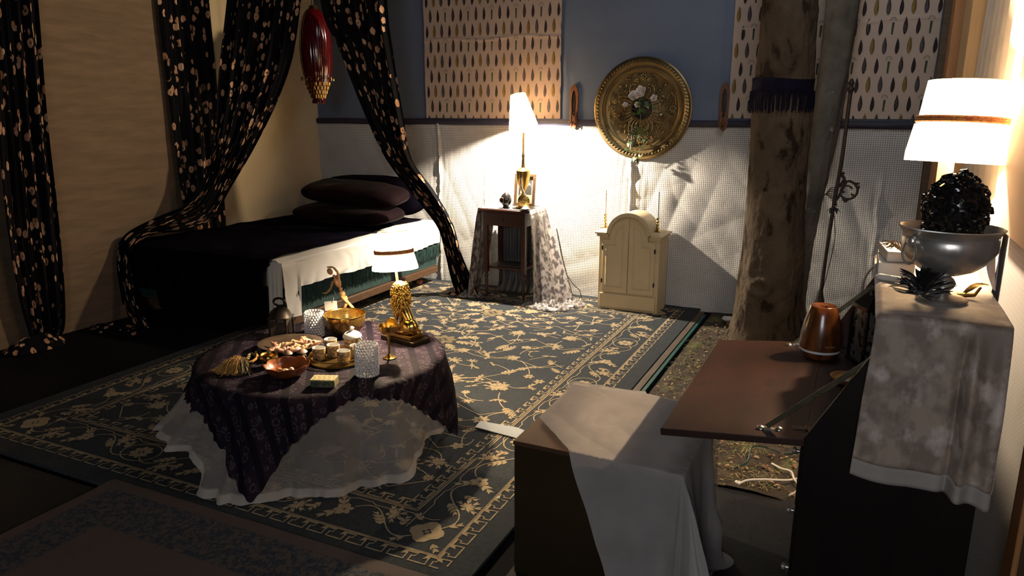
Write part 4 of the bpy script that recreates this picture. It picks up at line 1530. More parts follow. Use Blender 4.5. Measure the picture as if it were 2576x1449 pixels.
tag(MB().tube([gy(1400, 575, 5.70), gy(1412, 640, 5.68), gy(1425, 690, 5.65), gy(1442, 715, 5.62), gy(1458, 730, 5.62), gy(1464, 752, 5.62)], 0.0035, 6).build('power_cable', IRON), 'black lamp cord running down the wall right of the velvet cloth', 'cord')

# ------------------------------------------------------------------ cream arched cabinet with two brass candlesticks
KX0, KX1, KY0, KY1 = -1.800, -1.325, 5.37, 5.64
ZS = 0.022
ca = thing('cabinet', 'small cream painted cabinet with an arched top and two panelled doors', 'cabinet', ((KX0 + KX1) / 2, (KY0 + KY1) / 2, ZS))
m_ = MB().bb(KX0, KX1, KY0 + .012, KY1, ZS, 0.635)
m_.build('body', CREAM, ca, bevel=0.002)
kc = (KX0 + KX1) / 2
ARC_R = 0.163


def arch(r, zc, n=24):
    return [(kc + r * math.cos(a), zc + r * math.sin(a)) for a in np.linspace(0, PI, n)]


m_ = MB()
A = arch(ARC_R, 0.620)
m_.prism([(x, KY0 + .004, z) for x, z in A], (0, KY1 - KY0 - .004, 0))
m_.build('arched_top', CREAM, ca)
m_ = MB()
m_.bb(KX0 - .028, kc - ARC_R + 0.004, KY0 - .022, KY1 + .01, 0.618, 0.632).bb(kc + ARC_R - 0.004, KX1 + .028, KY0 - .022, KY1 + .01, 0.618, 0.632)
m_.bb(KX0 - .014, kc - ARC_R + 0.002, KY0 - .010, KY1 + .005, 0.598, 0.618).bb(kc + ARC_R - 0.002, KX1 + .014, KY0 - .010, KY1 + .005, 0.598, 0.618)
out, inn = arch(ARC_R + 0.010, 0.620, 30), arch(ARC_R - 0.022, 0.620, 30)
for k in range(29):
    m_.prism([(out[k][0], KY0 - .022, out[k][1]), (out[k + 1][0], KY0 - .022, out[k + 1][1]), (inn[k + 1][0], KY0 - .022, inn[k + 1][1]), (inn[k][0], KY0 - .022, inn[k][1])], (0, 0.030, 0))
m_.build('cornice', CREAM, ca, bevel=0.002)
for s, lab in ((-1, 'door'), (1, 'door')):
    m_ = MB()
    xe = kc + s * 0.205
    ar = [(kc + s * 0.150 * math.cos(a), 0.602 + 0.150 * math.sin(a)) for a in np.linspace(PI / 2, 0, 12)]
    P = [(kc + s * .003, 0.165), (xe, 0.165), (xe, 0.575), (kc + s * 0.150, 0.575)] + ar[::-1][0:11] + [(kc + s * .003, 0.752)]
    P = [(x, KY0 - .002, z) for x, z in (P if s > 0 else P[::-1])]
    m_.prism(P, (0, .014, 0))
    dd = m_.build('door', CREAM, ca, bevel=0.002)
    # raised moulding round the inner panel
    ar = [(kc + s * (0.105 * math.cos(a)), 0.600 + 0.105 * math.sin(a)) for a in np.linspace(PI / 2 - 0.42, 0, 10)]
    Q = [(kc + s * .045, 0.205), (xe - s * .032, 0.205), (xe - s * .032, 0.535), (kc + s * .105, 0.535)] + ar[::-1] + [(kc + s * .045, 0.690), (kc + s * .045, 0.205)]
    MB().tube([(x, KY0 - .003, z) for x, z in Q], 0.0065, 6).build('moulding', CREAM, dd, smooth=30)
    for z in (0.25, 0.51):
        MB().bb(xe - .004 * s, xe + .006 * s, KY0 - .008, KY0 + .002, z - .016, z + .016).build('hinge', IRON, dd)
MB().bb(KX0 + .015, KX1 - .015, KY0 - .001, KY0 + .014, ZS + .02, 0.150).build('lower_panel', CREAM, ca, bevel=0.003)

STICK = None


def candlestick(p, candle_h, label_s, label_c):
    global STICK
    x, y, z = p
    if STICK is None:
        t = thing('candlestick', label_s, 'candlestick', (x, y, z), 'brass candlesticks on the cabinet')
        MB().lathe([(0.026, z), (0.028, z + .005), (0.016, z + .014), (0.009, z + .022), (0.015, z + .032), (0.007, z + .044), (0.013, z + .056), (0.007, z + .068), (0.012, z + .082), (0.007, z + .092), (0.011, z + .104), (0.016, z + .108), (0.009, z + .110), (0, z + .110)], (x, y, 0), 20).build('stem', BRASS, t)
        MB().bb(x - .032, x + .032, y - .03, y + .03, z - 0.0, z + .006).build('base', BRASS, t, bevel=0.002)
        STICK = t
    else:
        t = STICK.copy()
        COL.objects.link(t)
        t.location = p
        tag(t, label_s)
        for ch in list(STICK.children):
            c = ch.copy()
            COL.objects.link(c)
            c.parent = t
    if candle_h:
        r0 = 0.0085
        cn = thing('candle', label_c, 'candle', (x, y, z + .108), 'white taper candles')
        MB().lathe([(0, z + .109), (r0, z + .109), (r0 * .8, z + .109 + candle_h), (0, z + .112 + candle_h)], (x, y, 0), 16).build('wax', WHITE, cn)
        MB().tube([(x, y, z + .11 + candle_h), (x + .001, y, z + .12 + candle_h)], 0.001, 5).build('wick', IRON, cn)


p = gy(1656, 578, 5.56)
candlestick((p.x, 5.53, 0.633), 0.20, 'brass candlestick on the right shoulder of the cream cabinet, against the dark seam', 'white taper candle in the right candlestick, clear of the glare')
p = gy(1520, 578, 5.56)
candlestick((p.x, 5.58, 0.633), 0.19, 'brass candlestick on the left shoulder of the cream cabinet, lost in the lamp glare', 'white taper candle in the left candlestick, washed out by lamp glare')

# ------------------------------------------------------------------ gold ceiling medallion on the wall
MC = Vector((-1.592, YB - 0.035, 1.555))
md = thing('gold_medallion', 'round gold ceiling medallion with scroll relief hung on the back wall', 'medallion', tuple(MC))
QX = Matrix(((1, 0, 0), (0, 0, -1), (0, 1, 0)))   # lathe axis towards the viewer (-y)
MR = 0.385


def mp(x, z, d):
    return MC + Vector((x, -d, z))


MB().lathe([(0.075, 0.012), (0.085, 0.022), (0.105, 0.018), (0.27, 0.010), (0.285, 0.014), (0.295, 0.024), (0.31, 0.024), (0.315, 0.018), (0.325, 0.018), (0.345, 0.034), (0.365, 0.030), (0.372, 0.020), (MR, 0.016), (MR, -0.005), (0.0, -0.005)], tuple(MC), 120, mat3=QX).build('disc', DULLGOLD, md)
m_ = MB()
for k in range(84):
    a = 2 * PI * k / 84
    m_.ball(tuple(mp(0.352 * math.cos(a), 0.352 * math.sin(a), 0.034)), (0.0065, 0.016, 0.009), 8, 6, rot=Matrix.Rotation(-(a + R2(60)), 3, 'Y').to_3x3() @ Euler((PI / 2, 0, 0)).to_matrix())
m_.build('rope_rim', DULLGOLD, md)


def scroll(m, x, z, a, L, turn, r0, d0=0.018):
    P, rr = [], []
    n = 18
    for i in range(n + 1):
        t = i / n
        P.append(mp(x, z, d0 + 0.008 * math.sin(t * PI)))
        rr.append(r0 * (1 - 0.55 * t) if i < n else r0 * 0.9)
        st = L / n * (1 - 0.45 * t)
        x += st * math.cos(a)
        z += st * math.sin(a)
        a += turn / n * (0.25 + 2.0 * t)
    m.tube(P, rr, 7)
    m.ball(tuple(P[-1]), r0 * 1.2, 8, 6)


m_ = MB()
for k in range(4):
    a = PI / 4 + k * PI / 2
    for i in range(9):   # radial finial out to the corner
        rr = 0.10 + i * 0.018
        m_.ball(tuple(mp(rr * math.cos(a), rr * math.sin(a), 0.018)), (0.010 + .006 * math.sin(i * 1.7), 0.010, 0.010 + .006 * math.sin(i * 1.7)), 8, 6)
    for s in (-1, 1):
        for (off, L, tn, r0) in ((0.10, 0.19, 2.6, 0.0085), (0.28, 0.16, 3.4, 0.0075), (0.50, 0.12, 3.8, 0.007), (0.05, 0.12, -3.0, 0.006)):
            aa = a + s * off
            scroll(m_, 0.095 * math.cos(aa), 0.095 * math.sin(aa), a + s * off * .6, L, s * tn, r0)
        for q in range(4):
            aa = a + s * (0.16 + 0.11 * q)
            rr = 0.215 - 0.018 * q
            m_.ball(tuple(mp(rr * math.cos(aa), rr * math.sin(aa), 0.015)), (0.007, 0.009, 0.020), 8, 6, rot=(0, -(aa + s * .6) + PI / 2, 0))
m_.build('scroll_relief', DULLGOLD, md)
m_ = MB()
r = random.Random(5)
for k in range(4):
    a0 = k * PI / 2 + PI / 2
    for (da, rr, sz) in ((0, 0.235, 0.032), (0.22, 0.215, 0.020), (-0.24, 0.22, 0.020), (0.40, 0.235, 0.013), (-0.42, 0.24, 0.013)):
        x, z = rr * math.cos(a0 + da), rr * math.sin(a0 + da)
        for j in range(7):
            b = 2 * PI * j / 7
            m_.ball(tuple(mp(x + sz * .62 * math.cos(b), z + sz * .62 * math.sin(b), 0.014)), (sz * .42, .008, sz * .42), 8, 6)
        m_.ball(tuple(mp(x, z, 0.020)), (sz * .35, .008, sz * .35), 8, 6)
    for j in range(14):
        da = r.uniform(-.5, .5)
        rr = r.uniform(0.19, 0.265)
        x, z = rr * math.cos(a0 + da), rr * math.sin(a0 + da)
        m_.ball(tuple(mp(x, z, 0.013)), (0.006, .006, 0.016), 6, 5, rot=(0, r.uniform(0, 3), 0))
    P = [mp(rr_ * math.cos(a0 + d_a), rr_ * math.sin(a0 + d_a), 0.013) for d_a, rr_ in ((-.5, .25), (-.3, .27), (-.1, .262), (.1, .262), (.3, .27), (.5, .25))]
    m_.tube(P, 0.0035, 6)
m_.build('flower_relief', DULLGOLD, md)
MB().lathe([(0.0, 0.006), (0.07, 0.006)], tuple(MC), 40, mat3=QX).lathe([(0.066, 0.006), (0.072, 0.028), (0.082, 0.028), (0.086, 0.018)], tuple(MC), 48, mat3=QX).build('dark_centre', IRON, md)


def rose(px, py, y, r0, label, tip=None, m=ROSEM, grp='white roses on the medallion'):
    c = gy(px, py, y)
    t = thing('rose', label, 'rose', tuple(c), grp)
    mb = MB()
    rr_ = random.Random(int(px))
    ax = Vector((rr_.uniform(-.4, .4), -1, rr_.uniform(-.1, .6))).normalized()
    q = ax.to_track_quat('Z', 'Y').to_matrix()
    for ring, (nn, rad, opn) in enumerate(((3, 0.35, 0.2), (4, 0.6, 0.5), (5, 0.85, 0.85), (5, 1.05, 1.25))):
        for k in range(nn):
            a0 = 2 * PI * (k + 0.5 * (ring % 2)) / nn
            rows = []
            for j in range(7):
                v = j / 6
                row = []
                for i in range(9):
                    u = (i / 8 - .5) * 2
                    a = a0 + u * 0.95 * (2 * PI / nn) * 0.62
                    R_ = r0 * rad * (0.25 + 0.75 * math.sin(v * 1.5)) * (1 + 0.10 * v * opn * math.cos(u * 3))
                    zz = r0 * (1.25 * v - 0.5) * (1 - 0.30 * ring / 3) - r0 * 0.30 * opn * v * v * (0.4 + abs(u) * .3)
                    rip = 0.06 * r0 * math.sin(u * 7 + k) * v
                    row.append(c + q @ Vector((R_ * math.cos(a), R_ * math.sin(a), zz + rip)))
                rows.append(row)
            mb.grid(rows)
    mb.build('petals', m, t, smooth=180, solid=0.0008)
    g = MB()
    g.tube([c + q @ Vector((0, 0, -r0 * .5)), c + q @ Vector((0.01, 0.0, -r0 * 1.4)), (MC.x, MC.y - 0.045, MC.z - 0.02)], 0.0022, 6)
    for k in range(4):
        a = k * PI / 2
        g.leaf(c + q @ Vector((0, 0, -r0 * .55)), q @ Vector((math.cos(a), math.sin(a), 0.3)), q @ Vector((0, 0, 1)), r0 * .8, r0 * .3)
    g.build('stem', LEAFM, t)


ry = MC.y - 0.085
rose(1612, 233, ry, 0.046, 'largest full white rose at the top of the medallion centre')
rose(1594, 242, ry + .01, 0.036, 'white rose with pinkish rim left of the largest rose')
rose(1645, 247, ry + .01, 0.024, 'pale cream rosebud right of the rose cluster')
rose(1573, 264, ry + .02, 0.020, 'small peach rosebud at the left of the medallion centre')
rose(1603, 263, ry + .01, 0.020, 'half hidden white rosebud over the dark centre hole')
rose(1663, 288, ry + .04, 0.008, 'tiny white bud lower right of the medallion centre')
iv = thing('ivy_spray', 'green ivy spray trailing from the medallion centre over its lower rim', 'ivy', (MC.x, MC.y - .05, MC.z - .2))
r = random.Random(8)
stem = [gy(1606, 262, ry + .03), gy(1612, 300, ry + .02), gy(1604, 330, ry + .02), gy(1596, 352, ry + .02), gy(1600, 375, ry + .02), gy(1594, 398, ry + .03)]
MB().tube(catmull(stem, 24), 0.0028, 6).tube(catmull([gy(1604, 330, ry + .02), gy(1585, 345, ry + .01), gy(1582, 370, ry + .01), gy(1602, 384, ry + .01), gy(1615, 370, ry + .02)], 20), 0.0022, 6).build('stem', mat('ivy_stem', (0.12, 0.15, 0.05), 0.6), iv)


def ivy_leaf(m, c, ang, L, nrm):
    P = [(0, -.1), (.32, -.35), (.55, -.08), (.42, .12), (.50, .48), (.20, .42), (0, .9), (-.20, .42), (-.50, .48), (-.42, .12), (-.55, -.08), (-.32, -.35)]
    n = Vector(nrm).normalized()
    X = n.cross(Vector((0, 0, 1))).normalized()
    Y = X.cross(n)
    ca_, sa_ = math.cos(ang), math.sin(ang)
    pts = []
    for u, v in P:
        a, b = (u * ca_ - v * sa_) * L, (u * sa_ + v * ca_) * L
        pts.append(c + X * a + Y * b + n * (-0.18 * (u * u + v * v)) * L)
    ce = m._add([c] + pts, [(0, k + 1, (k + 1) % 12 + 1) for k in range(12)])


m_ = MB()
for (px, py, L) in ((1612, 250, .035), (1625, 262, .036), (1618, 275, .036), (1632, 268, .03), (1604, 284, .03), (1593, 288, .028), (1612, 325, .035), (1625, 335, .035), (1605, 340, .036), (1620, 350, .034), (1590, 335, .03), (1583, 362, .040), (1578, 375, .026), (1610, 392, .024), (1596, 398, .034), (1604, 404, .026), (1588, 402, .022), (1645, 272, .026), (1612, 372, .016), (1630, 322, .025), (1598, 318, .024), (1607, 260, .03)):
    ivy_leaf(m_, gy(px, py, ry + r.uniform(-.01, .02)), r.uniform(0, 6.3), L * 1.15, (r.uniform(-.5, .3), -1, r.uniform(0, .6)))
m_.build('leaves', LEAFM, iv, smooth=0)

# ------------------------------------------------------------------ two mirrored wooden sconces
SW = wood_mat('sconce_wood', (0.17, 0.062, 0.022), (0.10, 0.035, 0.014), 0.35, 4)


def sconce(px, label, flip):
    c = gy(px, 266, YB - 0.04)
    x, zc = c.x, 1.575
    yb = YB - 0.036
    t = thing('wall_sconce', label, 'sconce', (x, yb, zc - .18), 'wooden mirror sconces')
    outl = [(0, -.185), (.022, -.165), (.033, -.13), (.036, .09), (.030, .13), (.018, .155), (0, .172), (-.018, .155), (-.030, .13), (-.036, .09), (-.033, -.13), (-.022, -.165)]
    m = MB()
    inr = [(0.019 * math.cos(a), 0.02 + 0.105 * math.sin(a)) for a in np.linspace(-PI / 2, 1.5 * PI, 13)[:-1]]
    f = [(x + a, yb - .012, zc + b) for a, b in outl]
    g = [(x + a, yb - .012, zc + b) for a, b in inr]
    o = m._add(f + g, [(i, (i + 1) % 12, 12 + (i + 1) % 12, 12 + i) for i in range(12)])
    f2 = [(x + a, yb, zc + b) for a, b in outl]
    o = m._add(f + f2, [(i, (i + 1) % 12, 12 + (i + 1) % 12, 12 + i) for i in range(12)])
    m.build('back_plate', SW, t, bevel=0.001, smooth=30)
    MB().poly([(x + a * 1.1, yb - .006, zc + b * 1.03) for a, b in [(0.019 * math.cos(q), 0.02 + 0.105 * math.sin(q)) for q in np.linspace(0, 2 * PI, 25)[:-1]]]).build('mirror', mat('aged_mirror', (0.35, 0.34, 0.32), 0.18, 1.0, (0.2, 0.2, 0.19), 30), t, smooth=0)
    MB().lathe([(0, -.004), (0.030, -.004), (0.032, .004), (0, .004)], (x, yb - .045, zc - .125), 20).leaf((x, yb - .02, zc - .13), (0, -.2, -1), (0, -1, 0), .055, .02).build('shelf', SW, t)
    MB().lathe([(0.008, 0), (0.006, .01), (0.010, .03), (0.006, .05), (0.012, .06), (0.010, .075), (0.0, .075)], (x - .008, yb - .045, zc - .120), 14).build('candle_cup', SW, t)


sconce(1444, 'oval-mirror wooden sconce left of the gold medallion, glowing beside the lamp', False)
sconce(1822, 'oval-mirror wooden sconce right of the gold medallion, next to the big tree trunk', True)

# ------------------------------------------------------------------ tree trunks, navy fringe, iron staff
def trunk(name, label, path, radii, m, seed, nu=90, nv=160, ridge=0.02, knots=()):
    C = catmull(path, nv)
    rr = [interp(j / (nv - 1), radii) for j in range(nv)]
    rows = []
    for j in range(nv):
        row = []
        z = C[j].z
        for i in range(nu):
            a = 2 * PI * i / nu
            ca_, sa_ = math.cos(a), math.sin(a)
            d = 0.5 * noise.noise((ca_ * 1.6, sa_ * 1.6, z * 1.3 + seed)) * 0.05
            low = max(0, 1 - z / 0.75)
            d += ridge * (0.25 + low) * abs(noise.noise((ca_ * 7, sa_ * 7, z * 1.1 + seed))) * 1.2
            d += 0.006 * noise.noise((ca_ * 12, sa_ * 12, z * 14 + seed))
            for (ka, kz, kr, kd) in knots:
                da = math.atan2(math.sin(a - ka), math.cos(a - ka)) * rr[j]
                q = math.hypot(da, z - kz) / kr
                d += kd * (math.exp(-((q - 1) / 0.3) ** 2) - 0.9 * math.exp(-(q / 0.6) ** 2))
            d += 0.06 * max(0, 1 - z / 0.25) ** 2
            row.append(C[j] + Vector((ca_, sa_, 0)) * (rr[j] + d))
        rows.append(row)
    return tag(MB().grid(rows, closeu=True).build(name, m, loc=path[0], smooth=180), label, 'tree trunk')


trunk('tree_trunk', 'thick brown tree trunk with knots and a navy fringe band tied round it',
      [(-0.505, 5.11, 0.0), (-0.495, 5.11, 0.65), (-0.52, 5.11, 1.45), (-0.525, 5.11, 2.2), (-0.53, 5.11, 2.9)],
      [(0, .200), (.1, .196), (.25, .192), (.5, .178), (.75, .165), (1, .155)], BARK, 2.0,
      knots=((R2(-100), 0.42, 0.050, 0.022), (R2(-95), 1.72, 0.09, 0.010), (R2(-75), 1.38, 0.10, 0.009), (R2(-85), 0.95, 0.08, 0.010)))
trunk('tree_trunk', 'thinner grey tree trunk leaning behind the thick one',
      [(-0.395, 5.50, 0.0), (-0.355, 5.50, 0.5), (-0.305, 5.50, 1.0), (-0.27, 5.50, 1.5), (-0.235, 5.50, 2.2), (-0.21, 5.50, 2.9)],
      [(0, .085), (.2, .080), (.5, .085), (.8, .10), (1, .10)], BARK2, 9.0, nu=60, ridge=0.006)
m_ = MB()
rows = []
zb0 = gy(1960, 232, 4.92).z
for dz in np.linspace(0, 0.085, 8):
    rows.append([(-0.52 + (0.182 + .008 * noise.noise((math.cos(a) * 3, math.sin(a) * 3, dz * 20)) + .006) * math.cos(a), 5.11 + (0.182 + .008 * noise.noise((math.cos(a) * 3, math.sin(a) * 3, dz * 20)) + .006) * math.sin(a), zb0 + dz + .008 * math.sin(a * 2)) for a in np.linspace(0, 2 * PI, 90)])
NAVYFR = mat('navy_fringe', (0.005, 0.005, 0.018), 0.9, spec=0.1, col2=(0.003, 0.003, 0.010), nscale=40)
fb = m_.grid(rows).build('fringe_band', NAVYFR, loc=(-0.52, 5.11, zb0), smooth=180)
tag(fb, 'navy blue fringe band wrapped round the thick tree trunk', 'fringe band')
m_ = MB()
r = random.Random(4)
for k in range(230):
    a = 2 * PI * k / 230 + r.uniform(-.01, .01)
    R_ = 0.190 + r.uniform(-.003, .004)
    L = 0.115 * r.uniform(.85, 1.1)
    c, s = math.cos(a), math.sin(a)
    b = a + r.uniform(-.05, .05)
    m_.tube([(-0.52 + R_ * c, 5.11 + R_ * s, zb0 + .012), (-0.52 + (R_ + .004) * math.cos(b), 5.11 + (R_ + .004) * math.sin(b), zb0 - L * .5), (-0.52 + R_ * math.cos(b), 5.11 + R_ * math.sin(b), zb0 - L)], 0.0022, 4, caps=False)
m_.build('threads', NAVYFR, fb)['kind'] = 'stuff'

SY = 4.75
st = thing('iron_staff', 'black wrought iron staff with a scroll bracket standing behind the wood diffuser', 'iron staff', (gy(2052, 815, SY).x, SY, 0))
pts = [gy(2044, 860, SY), gy(2060, 770, SY), gy(2078, 640, SY), gy(2100, 500, SY), gy(2118, 400, SY), gy(2136, 260, SY), gy(2142, 215, SY)]
pts = [Vector((pts[0].x - 0.01, SY, 0.0))] + pts
MB().tube(catmull(pts, 40), 0.0115, 10).build('pole', IRON, st)
m_ = MB()
b_ = gy(2060, 770, SY)
m_.lathe([(0.05, -.10), (0.032, -.06), (0.020, -.03), (0.030, 0.0), (0.022, .05), (0.012, .10)], tuple(b_), 14, fn=lambda a, z: 1 + .2 * abs(math.sin(a * 3)))
m_.build('base_leaves', IRON, st)
MB().lathe([(0.012, -.02), (0.020, 0), (0.012, .02), (0.018, .035), (0.006, .06)], tuple(gy(2140, 225, SY)), 12).build('finial', IRON, st)
m_ = MB()
cc = gy(2112, 495, SY)
sp = []
for k in range(30):
    t = k / 29
    a = R2(100) - t * R2(430)
    rr = 0.060 * (1 - 0.55 * t)
    sp.append(cc + Vector((0.040 + rr * math.cos(a), -0.01, 0.035 + rr * math.sin(a))))
m_.tube([gy(2104, 505, SY)] + sp, [0.007] + [0.008 * (1 - .4 * k / 29) for k in range(30)], 7)
m_.tube(catmull([gy(2110, 470, SY), gy(2124, 452, SY), gy(2118, 440, SY), gy(2124, 434, SY)], 10), 0.009, 7)
for k in range(9):
    p0_ = gy(2106, 480 + k * 5, SY)
    a = R2(150 + k * 13)
    m_.tube(catmull([p0_, p0_ + Vector((.035 * math.cos(a), -.01, .02)), p0_ + Vector((.07 * math.cos(a), -.01, .03 * math.sin(a * 2)))], 8), 0.0028, 5)
for k in range(7):
    q = sp[3 + k * 3]
    m_.leaf(q, (math.cos(k * 1.3), 0, math.sin(k * 1.3)), (0, -1, 0), .03, .015)
for k in range(6):
    a = k * PI / 3
    m_.leaf(gy(2098, 520, SY), (math.cos(a), math.sin(a), -1.2), (0, 0, 1), .055, .018)
m_.build('scroll_bracket', IRON, st)
m_ = MB()
for dx in (-1, 1):
    m_.tube(catmull([gy(2098, 530, SY), gy(2092 + 8 * dx, 600, SY), gy(2078 + 5 * dx, 680, SY), gy(2066, 740, SY)], 14), 0.0022, 5)
m_.build('wire', IRON, st)
tag(MB().tube(catmull([gy(2024, 200, 5.36), gy(2018, 330, 5.34), gy(2020, 480, 5.34), gy(2012, 640, 5.3), gy(2018, 760, 5.2), gy(2022, 800, 5.2)], 40), 0.0035, 6).ball(tuple(gy(2022, 822, 5.2)), (.024, .02, .05), 12, 8).build('hanging_cable', IRON), 'thin black cable with a plug block hanging between the two trunks', 'cable')
tag(MB().ball((-0.80, 5.46, 0.03), (.05, .035, .02), 16, 10, fn=lambda d: 1 + .35 * noise.noise(d * 3)).build('crumpled_paper', WHITE), 'crumpled white scrap lying on the earth left of the thick trunk', 'paper scrap')

# ------------------------------------------------------------------ the drop-front desk
DX0, DX1, DY0, DY1, DT = -0.065, 0.305, 1.80, 2.655, 1.100
HZ = 0.768
dk = thing('drop_front_desk', 'dark wooden drop-front desk with its flap open, against the right wall', 'desk', ((DX0 + DX1) / 2, (DY0 + DY1) / 2, 0))


def cheek(y0, y1):
    P = [(DX0, 0.03), (DX1, 0.03), (DX1, DT - .016), (0.085, DT - .016), (0.080, 1.040), (DX0, HZ + .004)]
    return MB().prism([(x, y0, z) for x, z in P], (0, y1 - y0, 0))


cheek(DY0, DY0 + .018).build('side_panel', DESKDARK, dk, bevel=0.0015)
cheek(DY1 - .018, DY1).build('side_panel', MAHOG, dk, bevel=0.0015)
MB().bb(0.070, DX1 + .006, DY0 - .004, DY1 + .004, DT - .016, DT).build('top_board', DESKWOOD, dk, bevel=0.003)
MB().bb(DX0, DX1 - .005, DY0 + .018, DY1 - .018, HZ - .022, HZ - .002).build('writing_floor', DESKWOOD, dk)
MB().bb(DX1 - .014, DX1 - .004, DY0 + .018, DY1 - .018, HZ - .01, DT - .016).build('back_panel', mat('desk_inside', (0.055, 0.028, 0.022), 0.6), dk)
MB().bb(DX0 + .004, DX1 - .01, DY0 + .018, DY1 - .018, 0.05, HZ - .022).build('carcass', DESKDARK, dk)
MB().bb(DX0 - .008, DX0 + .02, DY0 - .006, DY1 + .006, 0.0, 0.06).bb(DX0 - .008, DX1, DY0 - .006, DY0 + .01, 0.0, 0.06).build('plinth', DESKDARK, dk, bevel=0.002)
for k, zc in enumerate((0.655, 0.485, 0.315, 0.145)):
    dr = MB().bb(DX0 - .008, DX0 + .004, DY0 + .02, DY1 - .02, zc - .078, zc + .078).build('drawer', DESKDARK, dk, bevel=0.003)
    for y in (DY0 + .10, DY1 - .10):
        kb = MB().lathe([(0.016, -.002), (0.016, 0.0), (0.005, 0.003), (0.005, .010), (0.010, 0.014), (0.009, 0.020), (0, .023)], (DX0 - .008, y, zc + .035), 20, mat3=Matrix(((0, 0, -1), (0, 1, 0), (1, 0, 0))))
        kb.build('knob', SILVER, dr)
# open flap, sagging slightly away from the hinge
FA = math.atan2(HZ - 0.728, 0.355)


def flp(u, y, w=0.0):     # u out from the hinge, w above the flap surface
    return Vector((DX0 - u * math.cos(FA) - w * math.sin(FA), y, HZ - u * math.sin(FA) + w * math.cos(FA)))


m_ = MB()
m_.prism([flp(0, DY0 + .0, 0), flp(.356, DY0, 0), flp(.356, DY0, -.019), flp(0, DY0, -.019)], (0, DY1 - DY0, 0))
fl = m_.build('flap', DESKWOOD, dk, bevel=0.002)
for y in (DY0 + .07, DY1 - .07):
    m_ = MB().prism([flp(.035, y - .012, .001), flp(-.0, y - .012, .001), flp(-.0, y + .012, .001), flp(.035, y + .012, .001)], (0, 0, .0015))
    m_.bb(DX0, DX0 + .030, y - .012, y + .012, HZ + .0, HZ + .002)
    m_.tube([(DX0, y - .012, HZ + .003), (DX0, y + .012, HZ + .003)], .003, 8)
    m_.build('hinge', mat('dull_hinge', (0.10, 0.07, 0.05), 0.5, 0.7), fl)
STRUT = mat('brass_strut', (0.16, 0.14, 0.085), 0.45, 0.85, (0.10, 0.09, 0.06), 20)


def strut(y, s):
    a = flp(0.085, y + s * .02, 0.012)
    b = Vector((0.062, y, 0.985))
    mid = a + (b - a) * 0.55
    m = MB()
    d = (b - a).normalized()
    q = Matrix((d, Vector((0, 1, 0)), d.cross(Vector((0, 1, 0))))).transposed()
    m.box(tuple((a + mid) / 2), ((mid - a).length + .02, .003, .014), rot=q)
    m.box(tuple((b + mid) / 2 + Vector((0, -.004, 0))), ((b - mid).length + .02, .003, .014), rot=q)
    for t in (.45, .52):
        m.ball(tuple(a + (b - a) * t + Vector((0, -.004, 0))), .004, 8, 6)
    m.build('strut', STRUT, dk, bevel=0.001)
    m = MB()
    for k in (-1, 1):
        c = flp(0.085 + k * .022, y + s * .02, .001)
        m.lathe([(.011, 0), (.010, .003), (.006, .006), (0, .008)], tuple(c), 14)
    m.bb(a.x - .03, a.x + .03, a.y - .006, a.y + .006, a.z - .014, a.z - .009)
    m.build('strut_bracket', mat('steel_screw', (0.45, 0.40, 0.33), 0.35, 0.9), dk)


strut(DY0 + .030, 1)
strut(DY1 - .030, -1)

# wood-grain diffuser
DF = gz(2060, 897, HZ - .004)
dz_ = HZ - 0.001
di = thing('diffuser', 'teardrop wood-grain aroma diffuser with a white ring on the open desk flap', 'diffuser', (DF.x, DF.y, dz_))
DW = mat('orange_woodgrain', (0.17, 0.052, 0.013), 0.25, col2=(0.05, 0.014, 0.005), nscale=5, nlo=0.35, nhi=0.65, stretch=(6, 6, 1.4), coat=0.3)
k_ = 1.0
MB().lathe([(0.0635, .030), (0.0645, .045), (0.063, .075), (0.056, .115), (0.047, .145), (0.040, .168), (0.037, .1705), (0.012, .166), (0.010, .160), (0, .160)], (DF.x, DF.y, dz_), 56).build('body', DW, di)
MB().lathe([(0.0615, .022), (0.063, .024), (0.0635, .031), (0.062, .031)], (DF.x, DF.y, dz_), 56).build('light_ring', mat('white_ring', (0.85, 0.87, 0.92), 0.3), di)
MB().lathe([(0.0, 0.0), (0.050, 0.0), (0.056, .006), (0.0625, .022), (0.0, .022)], (DF.x, DF.y, dz_), 56).build('base', DW, di)
try:
    fc = bpy.data.curves.new('logo', 'FONT')
    fc.body = 'InnoGear'
    fc.size = 0.0085
    fc.align_x = 'CENTER'
    lg = bpy.data.objects.new('logo', fc)
    COL.objects.link(lg)
    bpy.context.view_layer.update()
    dg = bpy.context.evaluated_depsgraph_get()
    me = bpy.data.meshes.new_from_object(lg.evaluated_get(dg))
    bpy.data.objects.remove(lg)
    a0 = math.atan2(-DF.y, -DF.x) + 0.50
    for v in me.vertices:
        a = a0 + v.co.x / 0.0645
        z = 0.047 + v.co.y
        v.co = Vector((0.0652 * math.cos(a), 0.0652 * math.sin(a), z))
    me.materials.append(mat('pale_print', (0.62, 0.42, 0.22), 0.4, 0.3))
    lg = bpy.data.objects.new('logo', me)
    COL.objects.link(lg)
    lg.parent = di
except Exception as ex:
    print('logo', ex)
# small plug at the back of the flap
tag(MB().lathe([(0.012, 0), (.012, .010), (.006, .012), (0.004, .02), (0, .02)], tuple(gz(2010, 872, HZ - .01) ), 16).bb(gz(2010, 872, HZ - .01).x - .02, gz(2010, 872, HZ - .01).x + .02, 2.60, 2.612, HZ - .008, HZ - .003).build('metal_catch', SILVER), 'small metal catch on the far edge of the desk flap beside the diffuser', 'catch')
